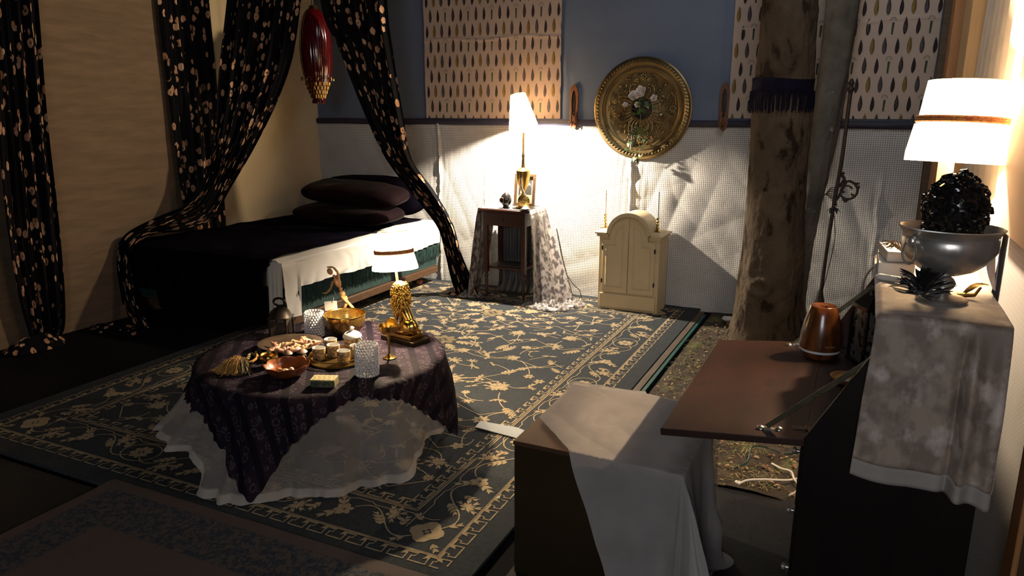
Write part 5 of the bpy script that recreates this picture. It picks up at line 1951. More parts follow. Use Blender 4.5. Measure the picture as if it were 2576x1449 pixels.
# framed black lantern with mottled glass
p = gz(2180, 915, HZ)
lt_ = thing('black_lantern', 'square black lantern with mottled mirror panes inside the open desk', 'lantern', (p.x + .0, p.y, HZ - .002))
lx, ly, lz = p.x + 0.005, p.y + .02, HZ - .002
Rl = Matrix.Rotation(R2(28), 3, 'Z')
MOT = mat('mottled_mirror', (0.30, 0.28, 0.24), 0.3, 0.4, (0.24, 0.20, 0.18), 30, col3=(0.015, 0.015, 0.014), n3=(45, 0.53, 0.57))
hl = 0.185


def lp(u, v, z):
    q = Rl @ Vector((u, v, 0))
    return Vector((lx + q.x, ly + q.y, lz + z))


m_ = MB()
e = .044
for (a, b) in ((-e, -e), (e, -e), (e, e), (-e, e)):
    m_.tube([lp(a, b, 0), lp(a, b, hl)], 0.006, 4)
m_.box(tuple(lp(0, 0, .006)), (2 * e + .016, 2 * e + .016, .012), rot=Rl)
m_.box(tuple(lp(0, 0, hl)), (2 * e + .020, 2 * e + .020, .010), rot=Rl)
m_.prism([lp(-e, -e, hl), lp(e, -e, hl), lp(e, e, hl), lp(-e, e, hl)], (0, 0, .001))
o_ = m_._add([lp(-e, -e, hl + .005), lp(e, -e, hl + .005), lp(e, e, hl + .005), lp(-e, e, hl + .005), lp(-.016, -.016, hl + .035), lp(.016, -.016, hl + .035), lp(.016, .016, hl + .035), lp(-.016, .016, hl + .035)], [(0, 1, 5, 4), (1, 2, 6, 5), (2, 3, 7, 6), (3, 0, 4, 7), (4, 5, 6, 7)])
m_.lathe([(.014, hl + .03), (.018, hl + .045), (.010, hl + .055), (.016, hl + .07), (.0, hl + .082)], (lx, ly, lz), 16)
m_.build('frame', BLACK, lt_)
for (a, b) in (((-e, -e), (e, -e)), ((e, -e), (e, e)), ((e, e), (-e, e)), ((-e, e), (-e, -e))):
    MB().poly([lp(a[0] * .93, a[1] * .93, .012), lp(b[0] * .93, b[1] * .93, .012), lp(b[0] * .93, b[1] * .93, hl - .005), lp(a[0] * .93, a[1] * .93, hl - .005)]).build('pane', MOT, lt_)
p = gz(2118, 975, HZ)
wd = thing('wooden_dish', 'small turned wooden dish half hidden behind the flap strut', 'dish', (0.020, 2.27, HZ - .002))
MB().lathe([(0, .0), (.030, .0), (.046, .010), (.050, .020), (.046, .021), (.032, .010), (0, .007)], (0.020, 2.27, HZ - .002), 36).build('rim', wood_mat('pale_turned_wood', (0.42, 0.22, 0.09), (0.30, 0.14, 0.05)), wd)
MB().lathe([(0, .009), (.030, .011), (.036, .014), (.020, .024), (0, .027)], (0.020, 2.27, HZ - .002), 30).build('soap', mat('amber_soap', (0.62, 0.32, 0.06), 0.4), wd)

# ------------------------------------------------------------------ taupe velvet over the desk top
VT = DT + .005
m_ = MB()
rows, nU = [], 90
x0v, x1v = 0.058, 0.318
for j in range(130):
    s = j / 129 * 1.22
    row = []
    for i in range(nU):
        u = i / (nU - 1)
        x = x0v + (x1v - x0v) * u
        if s < 0.78:
            y, z, h = 2.56 - s, VT + .002 * noise.noise((x * 9, s * 9, 0)), 0
            if s > 0.755:
                z -= (s - .755) ** 2 * 8
            if u < .04:
                z -= (0.04 - u) * 0.25
        else:
            h = s - 0.78
            y, z = DY0 - .012, VT - .006 - h
        lim = 0.385 + 0.02 * u + .006 * math.sin(u * 7)
        if h > 0:
            h2 = h / 0.44 * lim
            z = VT - .006 - h2
            bul = 0.012 * math.sin(u * 5 + 1) * min(1, h2 / .15)
            fold = 0.030 * math.exp(-((u - 0.80) / 0.055) ** 2) - 0.016 * math.exp(-((u - 0.71) / 0.05) ** 2) + 0.022 * math.exp(-((u - 0.97) / 0.06) ** 2)
            y -= 0.006 + abs(bul) * .6 + fold * min(1, h2 / .12)
            x += 0.010 * (u - .5) * h2 / .4 - 0.012 * h2 / .4 * (1 - u) + 0.004 * noise.noise((h2 * 7, u, 3))
            x += -0.010 * math.exp(-((u - .8) / .1) ** 2)
        row.append((x, y, z))
    rows.append(row)
cut = 125
m_.grid(rows[:125])
m_.grid(rows[124:], mi=1)
vt = m_.build('velvet_runner', [TAUPEV, RAWCLOTH], loc=(0.19, 2.1, VT), smooth=180, solid=0.002)
tag(vt, 'taupe velvet cloth over the desk top hanging down the near side', 'cloth')
m_ = MB()
m_.grid([[(0.3045 + .006 * a, DY0 - .030 - .01 * b, 0.905 - .10 * b + .012 * (1 - abs(b - .4)) * math.sin(a * 3)) for a in np.linspace(-1.0 + .7 * b, 1, 8)] for b in np.linspace(0, 1, 10)])
m_.build('turned_corner', RAWCLOTH, vt, smooth=180)

# pedestal lamp on the desk
dl, c_, q_ = lamp('table_lamp', 'fringed white drum lamp on the velvet covered desk', (gy(2403, 400, 2.58).x, 2.58), VT + .003, (0.104, 0.123, gy(2400, 395, 2.58).z + .012, gy(2400, 205, 2.58).z), tilt=(R2(-3), R2(2)), energy=100, bulb_z=1.52, smat=SHADE2, trim=0.46, fringe=0.028, color=(1.0, 0.74, 0.46))
lx0 = gy(2368, 560, 2.46).x
z0 = VT + .003
MB().lathe([(0.055, 0), (0.058, .012), (0.040, .024), (0.024, .04), (0.020, .06), (0.026, .075), (0.021, .09), (0.021, .30), (0.026, .31), (0.012, .33), (0.012, .36)], (gy(2360, 560, 2.58).x, 2.58, z0), 36, fn=lambda a, z: 1 + .03 * abs(math.sin(a * 8))).build('pedestal', mat('cream_marble', (0.72, 0.60, 0.42), 0.3, col2=(0.62, 0.48, 0.30)), dl)

# white boxes / books behind the bowl
tag(MB().bb(0.062, 0.150, 2.20, 2.42, VT + .003, VT + .040).build('white_book', mat('white_card', (0.80, 0.76, 0.70), 0.6), bevel=0.002), 'thick white book lying left of the silver bowl on the velvet', 'book')
tag(MB().box((0.112, 2.30, VT + .055), (.082, .16, .028), rot=(0, 0, .12)).build('white_box', mat('white_box_card', (0.82, 0.78, 0.72), 0.6), bevel=0.002), 'small white box stacked on the white book left of the silver bowl', 'box')
tag(MB().tube(catmull([(0.058, 2.16, VT + .010), (0.10, 2.13, VT + .012), (0.155, 2.10, VT + .012)], 10), [.003] + [.009] * 9, 12).build('white_taper', WHITE), 'short white taper lying at the left edge of the velvet', 'candle')
tag(MB().tube(catmull([gy(2228, 652, 2.42), gy(2196, 672, 2.50), gy(2176, 700, 2.58), gy(2168, 740, 2.66), gy(2160, 770, 2.70), gy(2150, 850, 2.72)], 30), 0.0035, 8).build('power_cable', CORDW), 'white lamp cord looping off the far edge of the desk', 'cord')

# silver footed bowl with the black curly bust and the black feathers
BW = Vector((0.197, 1.965, VT + .003))
sb = thing('silver_bowl', 'footed silver bowl with lion ring handles on the velvet', 'bowl', tuple(BW))
MB().lathe([(0.0, 0.0), (0.052, 0.0), (0.054, .006), (0.048, .011), (0.020, .016), (0.013, .024), (0.022, .034), (0.026, .044), (0.020, .055), (0.012, .062), (0.030, .066), (0.058, .078), (0.084, .100), (0.098, .125), (0.100, .150), (0.096, .156), (0.106, .172), (0.110, .176), (0.106, .178), (0.094, .158), (0.092, .125), (0.07, .095), (0.03, .078), (0, .075)], tuple(BW), 72, fn=lambda a, z: 1 + (0.018 * abs(math.sin(a * 22)) if 0.068 < z < 0.142 else (0.03 * abs(math.sin(a * 20)) if z < .012 else 0))).build('body', SILVER, sb, smooth=60)
for aa in (R2(-140), R2(40)):
    c = BW + Vector((.104 * math.cos(aa), .104 * math.sin(aa), .148))
    h = MB().ball(tuple(c), (.012, .012, .015), 12, 8, fn=lambda d: 1 + .2 * noise.noise(d * 4))
    h.tube([c + Vector((.006 * math.cos(aa) + .020 * math.sin(t) * -math.sin(aa), .006 * math.sin(aa) + .020 * math.sin(t) * math.cos(aa), -.026 + .026 * math.cos(t))) for t in np.linspace(0, 2 * PI, 20)], 0.0028, 8)
    h.build('ring_handle', SILVER, sb)
m_ = MB()
cb = BW + Vector((0.004, 0.01, 0.215))
m_.ball(tuple(cb), (.054, .050, .070), 24, 18)
m_.ball(tuple(cb + Vector((-.030, 0, .002))), (.032, .036, .040), 18, 12)
m_.ball(tuple(cb + Vector((.026, 0, -.028))), (.036, .036, .038), 18, 12)
m_.ball(tuple(cb + Vector((0.002, 0, -.075))), (.034, .034, .045), 18, 12)
r = random.Random(6)
for k in range(95):
    th = math.acos(1 - 1.75 * (k + .5) / 95)
    ph = k * 2.399963
    d = Vector((math.sin(th) * math.cos(ph), math.sin(th) * math.sin(ph), math.cos(th)))
    lump = 1 + .16 * noise.noise(d * 2.3 + Vector((4, 1, 2)))
    c = cb + Vector((d.x * .058 * lump, d.y * .052 * lump, d.z * .074 * lump))
    u = d.orthogonal().normalized()
    v = d.cross(u)
    a0, sg = r.uniform(0, 6.3), r.choice((-1, 1))
    rr = r.uniform(.010, .018)
    P = []
    for i in range(9):
        t = i / 8
        a = a0 + sg * t * 5.0
        P.append(c + (u * math.cos(a) + v * math.sin(a)) * rr * (1 - .7 * t) + d * (.003 + .008 * t))
    m_.tube(P, [.0062 * (1 - .3 * i / 8) for i in range(9)], 6)
tag(m_.build('curly_head_sculpture', BLACK, loc=tuple(cb - Vector((0, 0, .12)))), 'glossy black sculpture of a curly haired head standing in the silver bowl', 'sculpture')
m_ = MB()
r = random.Random(11)
cf = Vector((0.150, 1.900, VT + .020))
for k in range(64):
    a = r.uniform(0, 2 * PI)
    el = r.uniform(0.0, 0.9)
    d = Vector((math.cos(a) * math.cos(el), math.sin(a) * math.cos(el) * .6, math.sin(el)))
    m_.leaf(cf + d * .008 + Vector((0, 0, r.uniform(0, .02))), d, (0, 0, 1), r.uniform(.035, .072), r.uniform(.016, .028), curl=r.uniform(-.2, .35), n=6)
tag(m_.build('feather_rosette', mat('black_feather', (0.006, 0.005, 0.006), 0.5, col2=(0.012, 0.010, 0.010), sheen=0.2), loc=tuple(cf), smooth=0), 'black feather rosette lying against the foot of the silver bowl', 'feather rosette')
m_ = MB()
m_.leaf((0.322, 2.10, VT + .012), (-.02, .10, 1), (-1, -.4, 0), .155, .040, curl=.08, n=10)
m_.tube([(0.322, 2.10, VT + .010), (0.319, 2.116, VT + .160)], .0012, 5)
tag(m_.build('pale_feather', mat('grey_white_feather', (0.55, 0.54, 0.58), 0.8, col2=(0.35, 0.34, 0.38), nscale=50, stretch=(1, 1, .2)), smooth=180), 'pale grey feather standing against the right wall behind the silver bowl', 'feather')
m_ = MB()
m_.leaf((0.245, 2.02, VT + .010), (.9, .2, .35), (0, -.3, 1), .06, .022, curl=.2)
m_.tube([(0.235, 2.02, VT + .008), (0.27, 2.02, VT + .012), (0.282, 2.03, VT + .03)], [.007, .005, .003], 8)
tag(m_.build('brass_leaf', BRASS), 'small brass leaf ornament right of the silver bowl foot', 'ornament')
m_ = MB()
for k in range(40):
    a = r.uniform(1.6, 3.4)
    L = r.uniform(.03, .07)
    p0_ = Vector((0.115, 2.20, VT + .073))
    m_.tube([p0_, p0_ + Vector((L * .6 * math.cos(a), .01 * math.sin(k), L * .45)), p0_ + Vector((L * math.cos(a), .02 * math.sin(k), L * .25))], .0009, 4)
tag(m_.build('fine_tassel', mat('tan_thread', (0.35, 0.22, 0.12), 0.8)), 'wispy tan tassel on the white box left of the silver bowl', 'tassel')

# ------------------------------------------------------------------ metal chest with the sheer cloth
CX0, CX1, CY0, CY1, CZ = -0.945, -0.395, 2.00, 2.565, 0.50
ch = thing('metal_chest', 'dark olive metal chest used as a seat, under a sheer white cloth', 'chest', ((CX0 + CX1) / 2, (CY0 + CY1) / 2, 0.012))
MB().bb(CX0 + .003, CX1 - .003, CY0 + .003, CY1 - .003, .012, CZ - .016).build('body', mat('olive_metal', (0.042, 0.028, 0.010), 0.45, 0.5, (0.032, 0.021, 0.008), 2), ch, bevel=0.004)
MB().bb(CX0, CX1, CY0, CY1, CZ - .016, CZ).build('lid', mat('brown_metal_lid', (0.13, 0.065, 0.035), 0.4, 0.35, (0.085, 0.045, 0.027), 4), ch, bevel=0.003)


def drape_point(q, h_top, k):
    """a flat cloth point laid over the chest: flat on the lid, then hanging from its nearest edge"""
    nx_, ny_ = min(max(q[0], CX0), CX1), min(max(q[1], CY0), CY1)
    d = math.hypot(q[0] - nx_, q[1] - ny_)
    wr = 0.004 + 0.010 * abs(noise.noise((q[0] * 5 + q[1] * 6, q[1] * 2.5 - q[0] * 2, 0))) + 0.006 * abs(noise.noise((q[0] * 14, q[1] * 9, 4)))
    if d < 1e-5:
        return (q[0], q[1], h_top + wr)
    ux, uy = (q[0] - nx_) / d, (q[1] - ny_) / d
    corner = min(abs(ux), abs(uy)) * 2
    ang = math.atan2(uy, ux)
    per = (nx_ - ny_) * 9 + ang * 5
    wv = noise.noise((per * .4, d * 1.5, 2))
    fold = (0.5 + 0.5 * math.sin(per * 1.7 + 4 * wv)) ** 2 * 0.040 + 0.010 * math.sin(per * 4 + 6 * wv)
    drop = min(d, h_top - 0.035)
    r_ = 0.010 + min(1, d / 0.05) * 0.004 + (fold + 0.012 * noise.noise((q[0] * 9, q[1] * 9, 5)) + 0.010) * (drop / h_top) * 1.5 + 0.26 * drop * corner
    z = h_top + 0.004 + wr * max(0, 1 - d / .03) - drop
    if d > drop:
        r_ += (d - drop) * 0.9
        z += 0.030 * abs(noise.noise((q[0] * 12, q[1] * 12, 1))) - 0.01
    return (nx_ + ux * r_, ny_ + uy * r_, max(z, 0.020))


ny, nx = 150, 190
kU = [0, .22, 1]
rows = []
for j in range(ny):
    row = []
    for i in range(nx):
        v, u = j / (ny - 1), i / (nx - 1)
        near = (np.interp(u, kU, [-0.935, -0.745, -0.50]), np.interp(u, kU, [2.19, 1.995, 1.38]))
        far = (np.interp(u, [0, .52, 1], [-0.948, -0.40, 0.06]), np.interp(u, [0, .52, 1], [2.575, 2.572, 2.50]))
        q = [near[0] * (1 - v) + far[0] * v, near[1] * (1 - v) + far[1] * v]
        bulge = u * math.sin(PI * v) ** 0.8
        q = [q[0] + 0.30 * bulge, q[1] - 0.34 * bulge]
        row.append(drape_point(q, CZ, v))
    rows.append(row)
m_ = MB().grid(rows, uv=[[(i / (nx - 1), 0.0) for i in range(nx)] for j in range(ny)])
tag(m_.build('sheer_cloth', SHEERB, loc=(-0.6, 2.2, CZ), smooth=180), 'sheer white organza cloth thrown over the metal chest', 'cloth')
tag(MB().prism([gz(1194, 1078, .024), gz(1208, 1062, .024), gz(1300, 1078, .024), gz(1330, 1090, .024), gz(1330, 1122, .024), gz(1293, 1104, .024)], (0, 0, .008)).build('cable_cover', mat('grey_green_plastic', (0.05, 0.05, 0.038), 0.5), bevel=0.002, smooth=0), 'flat grey green cable cover strip on the rug leading under the chest', 'cable cover')
tag(MB().tube(catmull([gz(1115, 905, .35), gz(1128, 960, .20), gz(1126, 1010, .05), gz(1135, 1058, .032), gz(1160, 1072, .030), gz(1200, 1076, .032)], 40), 0.0028, 6).build('copper_cord', CORDO), 'thin copper coloured cord running from the low table to the cable cover', 'cord')
tag(MB().tube(catmull([gz(1858, 1218, .028), gz(1880, 1208, .03), gz(1920, 1206, .035), gz(1975, 1208, .035), gz(2008, 1204, .03)], 24), 0.0045, 8).lathe([(0, 0), (.012, .002), (.013, .012), (.004, .018)], tuple(gz(1856, 1218, .016)), 12).build('extension_cord', CORDW), 'white cord with a plug lying straight on the leaves by the black mat', 'cord')
tag(MB().tube(catmull([gz(1942, 1166, .02), gz(1965, 1178, .035), gz(1990, 1186, .035), gz(1998, 1205, .04), gz(2010, 1222, .03), gz(2004, 1236, .03), gz(1985, 1246, .03)], 30), 0.0045, 8).build('extension_cord', CORDW), 'white cord curling towards the lowest desk knob', 'cord')
tag(MB().tube(catmull([gz(1840, 1182, .02), gz(1880, 1160, .03), gz(1893, 1124, .06), gz(1930, 1126, .03), gz(1970, 1140, .02), gz(2010, 1138, .02)], 40), 0.004, 8).build('green_cable', CORDG), 'dark green cable arching over the leaves under the desk flap', 'cable')

# ------------------------------------------------------------------ low round table with sheer skirt and lace shawl
TC = Vector((-2.22, 2.60, 0))
TR, TT = 0.555, 0.428
ct = thing('low_table', 'low round table hidden under a sheer skirt and dark lace shawl', 'table', (TC.x, TC.y, 0.026))
MB().lathe([(0, TT - .022), (TR - .004, TT - .022), (TR, TT - .016), (TR, TT - .004), (TR - .006, TT), (0, TT)], (TC.x, TC.y, 0), 90).build('table_top', MAHOG, ct)
MB().lathe([(.03, .032), (.16, .035), (.15, .05), (.05, .075), (.035, .12), (.05, .2), (.035, .28), (.06, .38), (.14, .405)], (TC.x, TC.y, 0), 32).build('pedestal', MAHOG, ct)


def hemtab(tab, a):
    a = (a + 180) % 360 - 180
    t = sorted(tab)
    t = [(t[-1][0] - 360,) + t[-1][1:]] + t + [(t[0][0] + 360,) + t[0][1:]]
    return [float(np.interp(a, [q[0] for q in t], [q[c] for q in t])) for c in range(1, len(t[0]))]


# skirt: (angle, hem radius, hem height)
SK = [(-175, .66, .10), (-150, .70, .13), (-122, .735, .20), (-112, .72, .19), (-103, .68, .16), (-97, .68, .05), (-91, .725, .034), (-85, .745, .034), (-78, .68, .036), (-70, .625, .034), (-62, .645, .034), (-52, .64, .036), (-44, .63, .034), (-36, .645, .036), (-27, .70, .060), (-18, .70, .095), (-10, .63, .13), (5, .615, .14), (40, .62, .13), (80, .64, .12), (120, .64, .12), (150, .64, .12)]
SKR = {}
rows, uvs = [], []
nth, ns = 420, 46
for j in range(ns):
    row, ur = [], []
    for i in range(nth + 1):
        deg = -180 + 360 * i / nth
        a = R2(deg)
        hr, hz = hemtab(SK, deg)
        t = j / (ns - 1)
        wv = noise.noise((math.cos(a) * 3, math.sin(a) * 3, 0.5))
        fold = (0.5 + 0.5 * math.sin(a * 11 + 6 * wv)) ** 3 * 0.040 + 0.012 * math.sin(a * 27 + 9 * wv) + 0.012 * max(0, t - .8) * 5 * noise.noise((math.cos(a) * 22, math.sin(a) * 22, t * 9))
        fold += 0.020 * noise.noise((math.cos(a) * 5, math.sin(a) * 5, t * 3)) - 0.022
        if t < 0.25:
            r0 = TR * (0.55 + 0.45 * t / .25)
            z = TT + .003
            if t > .22:
                z -= (t - .22) * .05
        else:
            q = (t - .25) / .75
            r0 = TR + .006 + (hr - TR) * q ** 1.5 + fold * q
            z = TT + .001 + (hz - TT) * q
            z = max(z, 0.030) + 0.010 * max(0, q - .9) * math.sin(a * 40 + 5 * wv)
        row.append((TC.x + r0 * math.cos(a), TC.y + r0 * math.sin(a), z))
        SKR.setdefault(i, []).append((z, r0))
        ur.append((i / nth, max(0, (t - .25) / .75)))
    rows.append(row)
    uvs.append(ur)
tag(MB().grid(rows, uv=uvs).build('table_skirt', SHEER, loc=(TC.x, TC.y, TT), smooth=180), 'sheer white skirt with satin hem around the low round table', 'tablecloth')
# shawl: (angle, hem height, hem radius)
SH = [(-178, .36, .585), (-150, .35, .585), (-130, .34, .59), (-116, .33, .60), (-107, .315, .605), (-98, .262, .605), (-90, .205, .61), (-85, .135, .615), (-80, .080, .62), (-75.5, .040, .625), (-71, .125, .62), (-64, .248, .61), (-54, .332, .60), (-42, .398, .59), (-35, .415, .575), (-28, .385, .585), (-19, .366, .59), (-10, .30, .60), (-3, .235, .60), (4, .165, .61), (10, .105, .62), (14, .070, .63), (19, .15, .62), (28, .27, .605), (45, .32, .59), (80, .33, .585), (120, .34, .585), (150, .36, .585)]
rows, uvs = [], []
ns = 70
for j in range(ns):
    row, ur = [], []
    for i in range(nth + 1):
        deg = -180 + 360 * i / nth
        a = R2(deg)
        hz, hr = hemtab(SH, deg)
        t = j / (ns - 1)
        hz += 0.006 * math.sin(a * 95)
        drop = TT - hz
        s = t * (TR + drop)
        x_, y_ = math.cos(a), math.sin(a)
        if s <= TR:
            r0 = s
            z = TT + .0065 + 0.004 * abs(noise.noise((r0 * x_ * 7, r0 * y_ * 7, 0))) * min(1, s / .4) - 0.006 * max(0, (s - TR + .02) / .02) ** 2
            wrk = math.exp(-((math.degrees(math.atan2(y_, x_)) + 30) / 14) ** 2) * max(0, (s - .30) / .25)
            z += 0.006 * wrk * (1 + math.sin(s * 90 + 8 * noise.noise((x_ * 4, y_ * 4, s * 4))))
        else:
            q = (s - TR) / max(drop, 1e-3)
            h = s - TR
            wv = noise.noise((x_ * 2.2, y_ * 2.2, 3))
            fold = (0.014 * math.sin(a * 17 + 5 * wv) + 0.006) * min(1, h / .12)
            r0 = TR + .016 + (hr + .006 - TR) * (h / .38) + fold
            z = TT + .001 - h
            sk_ = SKR[i][12:][::-1]
            r0 = max(r0, float(np.interp(z, [p_[0] for p_ in sk_], [p_[1] for p_ in sk_])) + .008 * min(1, h / .03))
        row.append((TC.x + r0 * x_, TC.y + r0 * y_, z))
        ur.append((s * x_, s * y_))
    rows.append(row)
    uvs.append(ur)
tag(MB().grid(rows, uv=uvs).build('lace_shawl', LACE, loc=(TC.x, TC.y, TT), smooth=180), 'dark purple lace shawl over the low round table with pointed corners', 'shawl')
Z0 = TT + 0.0095

# gilded lion lamp
lb = Vector((-1.972, 2.925, Z0))
ll, c_, q_ = lamp('lion_lamp', 'gilded seated lion lamp with fringed white shade on the low table', (lb.x - .045, lb.y), Z0, (0.072, 0.100, Z0 + .372, Z0 + .540), tilt=(R2(-3), R2(-5)), energy=120, trim=0.42, fringe=0.016, bulb_z=Z0 + .405)
LA = R2(-12)


def lq(u, v, z):    # lion frame: u points to the lion's tail
    return Vector((lb.x + u * math.cos(LA) - v * math.sin(LA), lb.y + u * math.sin(LA) + v * math.cos(LA), Z0 + z))


RL = Matrix.Rotation(LA, 3, 'Z')
MB().box(tuple(lq(0, 0, .010)), (.225, .120, .020), rot=RL).build('plinth', mat('black_gold_plinth', (0.05, 0.035, 0.02), 0.3, 0.5), ll, bevel=0.002)
MB().box(tuple(lq(-.012, 0, .030)), (.180, .092, .020), rot=RL).build('gilt_step', GOLD, ll, bevel=0.002)
m_ = MB()


def el(c, r, rot=(0, 0, 0), n=20, k=14):
    m_.ball(tuple(lq(*c)), r, n, k, rot=RL @ Euler(rot).to_matrix())


el((.048, 0, .078), (.036, .031, .042), (0, R2(-20), 0))       # rump
for s in (-1, 1):
    el((.032, s * .027, .074), (.034, .014, .036), (0, R2(-25), 0))   # thigh
    el((-.005, s * .032, .052), (.045, .011, .012))                 # hind paw
    el((-.045, s * .032, .052), (.014, .012, .011))
el((.016, 0, .138), (.028, .026, .075), (0, R2(-30), 0))       # back
el((-.022, 0, .165), (.034, .030, .045), (0, R2(-20), 0))      # chest
for s in (-1, 1):                                              # straight front legs
    m_.tube([lq(-.030, s * .020, .150), lq(-.042, s * .021, .100), lq(-.048, s * .021, .055)], [.017, .012, .0105], 12)
    el((-.060, s * .021, .048), (.020, .013, .010))
el((-.022, 0, .250), (.033, .030, .036))                       # head
el((-.052, 0, .240), (.022, .017, .016))                       # muzzle
el((-.050, 0, .226), (.014, .013, .007))                       # jaw
for s in (-1, 1):
    el((-.010, s * .026, .278), (.006, .009, .011))            # ears
m_.tube([lq(.085, 0, .050), lq(.090, .02, .046), lq(.070, .045, .046), (lq(.040, .050, .048))], [.007, .006, .006, .009], 10)
body = m_.build('lion_body', GOLD, ll, smooth=180)
rm = body.modifiers.new('merge', 'REMESH')
rm.mode = 'VOXEL'
rm.voxel_size = 0.003
rm.use_smooth_shade = True
sm = body.modifiers.new('soften', 'SMOOTH')
sm.iterations = 5
m_ = MB()
r = random.Random(2)
for k in range(260):
    z = r.uniform(.150, .285)
    a = r.uniform(0, 2 * PI)
    t = (z - .150) / .135
    cu = -.022 - .004 * t
    ru, rv = .034 + .010 * math.sin(t * PI), .032 + .010 * math.sin(t * PI)
    if math.cos(a) < -0.62 and z > .205:
        continue
    p = lq(cu + ru * math.cos(a), rv * math.sin(a), z)
    d = (RL @ Vector((math.cos(a) * .5, math.sin(a) * .5, -1))).normalized()
    q = d.to_track_quat('Z', 'Y').to_matrix()
    m_.ball(tuple(p), (.0072, .0060, .0115), 8, 6, rot=q)
    m_.ball(tuple(p + d * .009 + RL @ Vector((math.cos(a), math.sin(a), 0)) * .003), (.0050, .0050, .0060), 7, 5)
for k in range(40):
    a = k * 2.4
    rr = .034 * math.sqrt(k / 40)
    m_.ball(tuple(lq(-.022 + rr * math.cos(a), rr * math.sin(a), .286 - rr * .25)), (.0085, .0085, .008), 7, 5)
m_.build('mane', GOLD, ll, smooth=60)
m_ = MB()
for s in (-1, 1):
    m_.ball(tuple(lq(-.051, s * .013, .254)), .0035, 8, 6)
m_.ball(tuple(lq(-.073, 0, .244)), (.005, .006, .004), 8, 6)
m_.build('eyes_and_nose', IRON, ll)
MB().cyl(lq(-.040, 0, .280), (c_.x, c_.y, Z0 + .40), .007, .006).lathe([(0, 0), (.020, 0), (.022, .006), (.014, .012), (0, .012)], tuple(lq(-.03, 0, .283)), 20).build('stem', mat('cream_stem', (0.75, 0.65, 0.45), 0.4), ll)


def top(px, py, z=None):
    return gz(px, py, Z0 if z is None else z)


def away(p, d):
    h = Vector((p.x, p.y, 0)).normalized()
    return Vector((p.x, p.y, p.z)) + h * d


# gold mosaic bowl with a tealight
g = away(top(870, 848), .04)
mb = thing('mosaic_bowl', 'large gold mosaic glass bowl at the back of the low table', 'bowl', tuple(g))
MOS = mat('gold_mosaic', (0.80, 0.50, 0.14), 0.2, 0.9)
nt = MOS.node_tree
uvn = _coord(nt, 'UV')
ck = nt.nodes.new('ShaderNodeTexChecker')
ck.inputs['Scale'].default_value = 1.0
nt.links.new(uvn, ck.inputs[0])
ck.inputs[1].default_value = (0.85, 0.55, 0.16, 1)
ck.inputs[2].default_value = (0.07, 0.035, 0.012, 1)
_set(MOS, ck.outputs[0])
prof = [(.034, 0.0), (.055, .008), (.078, .030), (.094, .058), (.102, .088), (.104, .112)]
pc = catmull([(a, 0, b) for a, b in prof], 22)
rows, uvs = [], []
for j, q in enumerate(pc):
    rows.append([(g.x + q.x * math.cos(a), g.y + q.x * math.sin(a), Z0 + q.z) for a in np.linspace(0, 2 * PI, 97)])
    uvs.append([(i / 96 * 84 + j * 1.25, i / 96 * 84 - j * 1.25) for i in range(97)])
MB().grid(rows, uv=uvs).build('mosaic_body', MOS, mb, solid=0.002)
MB().lathe([(.104 + .003 * math.cos(a), .112 + .003 * math.sin(a)) for a in np.linspace(0, 2 * PI, 9)], tuple(g), 64).lathe([(0, 0), (.036, 0), (.036, .004), (0, .005)], tuple(g), 30).build('rim', GOLD, mb)
tea = thing('tealight', 'small tealight in a glass cup inside the gold mosaic bowl', 'candle', (g.x, g.y, Z0 + .006))
MB().lathe([(0, .006), (.020, .006), (.022, .04), (.021, .04), (.019, .012), (0, .012)], tuple(g), 24).build('cup', SMOKE, tea)
MB().lathe([(0, .012), (.018, .012), (.018, .026), (0, .027)], tuple(g), 20).build('wax', WHITE, tea)

# two crystal bead candle holders


def crystal(px, py, r0, h, label, dark=False):
    c = top(px, py)
    t = thing('crystal_holder', label, 'candle holder', (c.x, c.y, Z0), 'crystal bead candle holders')
    c = away(c, r0)
    m = MB()
    n = int(2 * PI * r0 / 0.0135)
    rowsn = int(h / 0.0125)
    for j in range(rowsn):
        for i in range(n):
            a = 2 * PI * (i + .5 * (j % 2)) / n
            p = c + Vector((r0 * math.cos(a), r0 * math.sin(a), .007 + j * h / rowsn))
            m.ball(tuple(p), .0066, 6, 4)
    o = m.build('beads', CRYSTAL, t, smooth=0)
    o['kind'] = 'stuff'
    m = MB()
    for j in range(0, rowsn + 1, 1):
        zz = Z0 + .001 + j * h / rowsn
        m.lathe([(r0 - .002, zz), (r0 - .0005, zz + .0012), (r0 - .002, zz + .0024)], (c.x, c.y, 0), n)
    m.lathe([(0, Z0), (r0, Z0), (r0, Z0 + .002), (0, Z0 + .002)], (c.x, c.y, 0), n)
    m.build('wire_frame', SILVER, t)
    return c


crystal(925, 952, .047, .138, 'bright crystal bead candle holder at the front of the table by the cups')
crystal(793, 852, .045, .128, 'darker crystal bead candle holder at the back, left of the gold mosaic bowl')

# black lantern at the left back
p = away(top(710, 852), .035)
bl = thing('metal_lantern', 'small black metal lantern with glass panes at the left back of the low table', 'lantern', (p.x, p.y, Z0))
lx, ly = p.x, p.y
LQ = Matrix.Rotation(R2(20), 3, 'Z')
DARKM = mat('dark_bronze', (0.012, 0.009, 0.007), 0.45, 0.5, (0.02, 0.015, 0.01), 20)


def lr(u, v, z):
    q = LQ @ Vector((u, v, 0))
    return (lx + q.x, ly + q.y, Z0 + z)


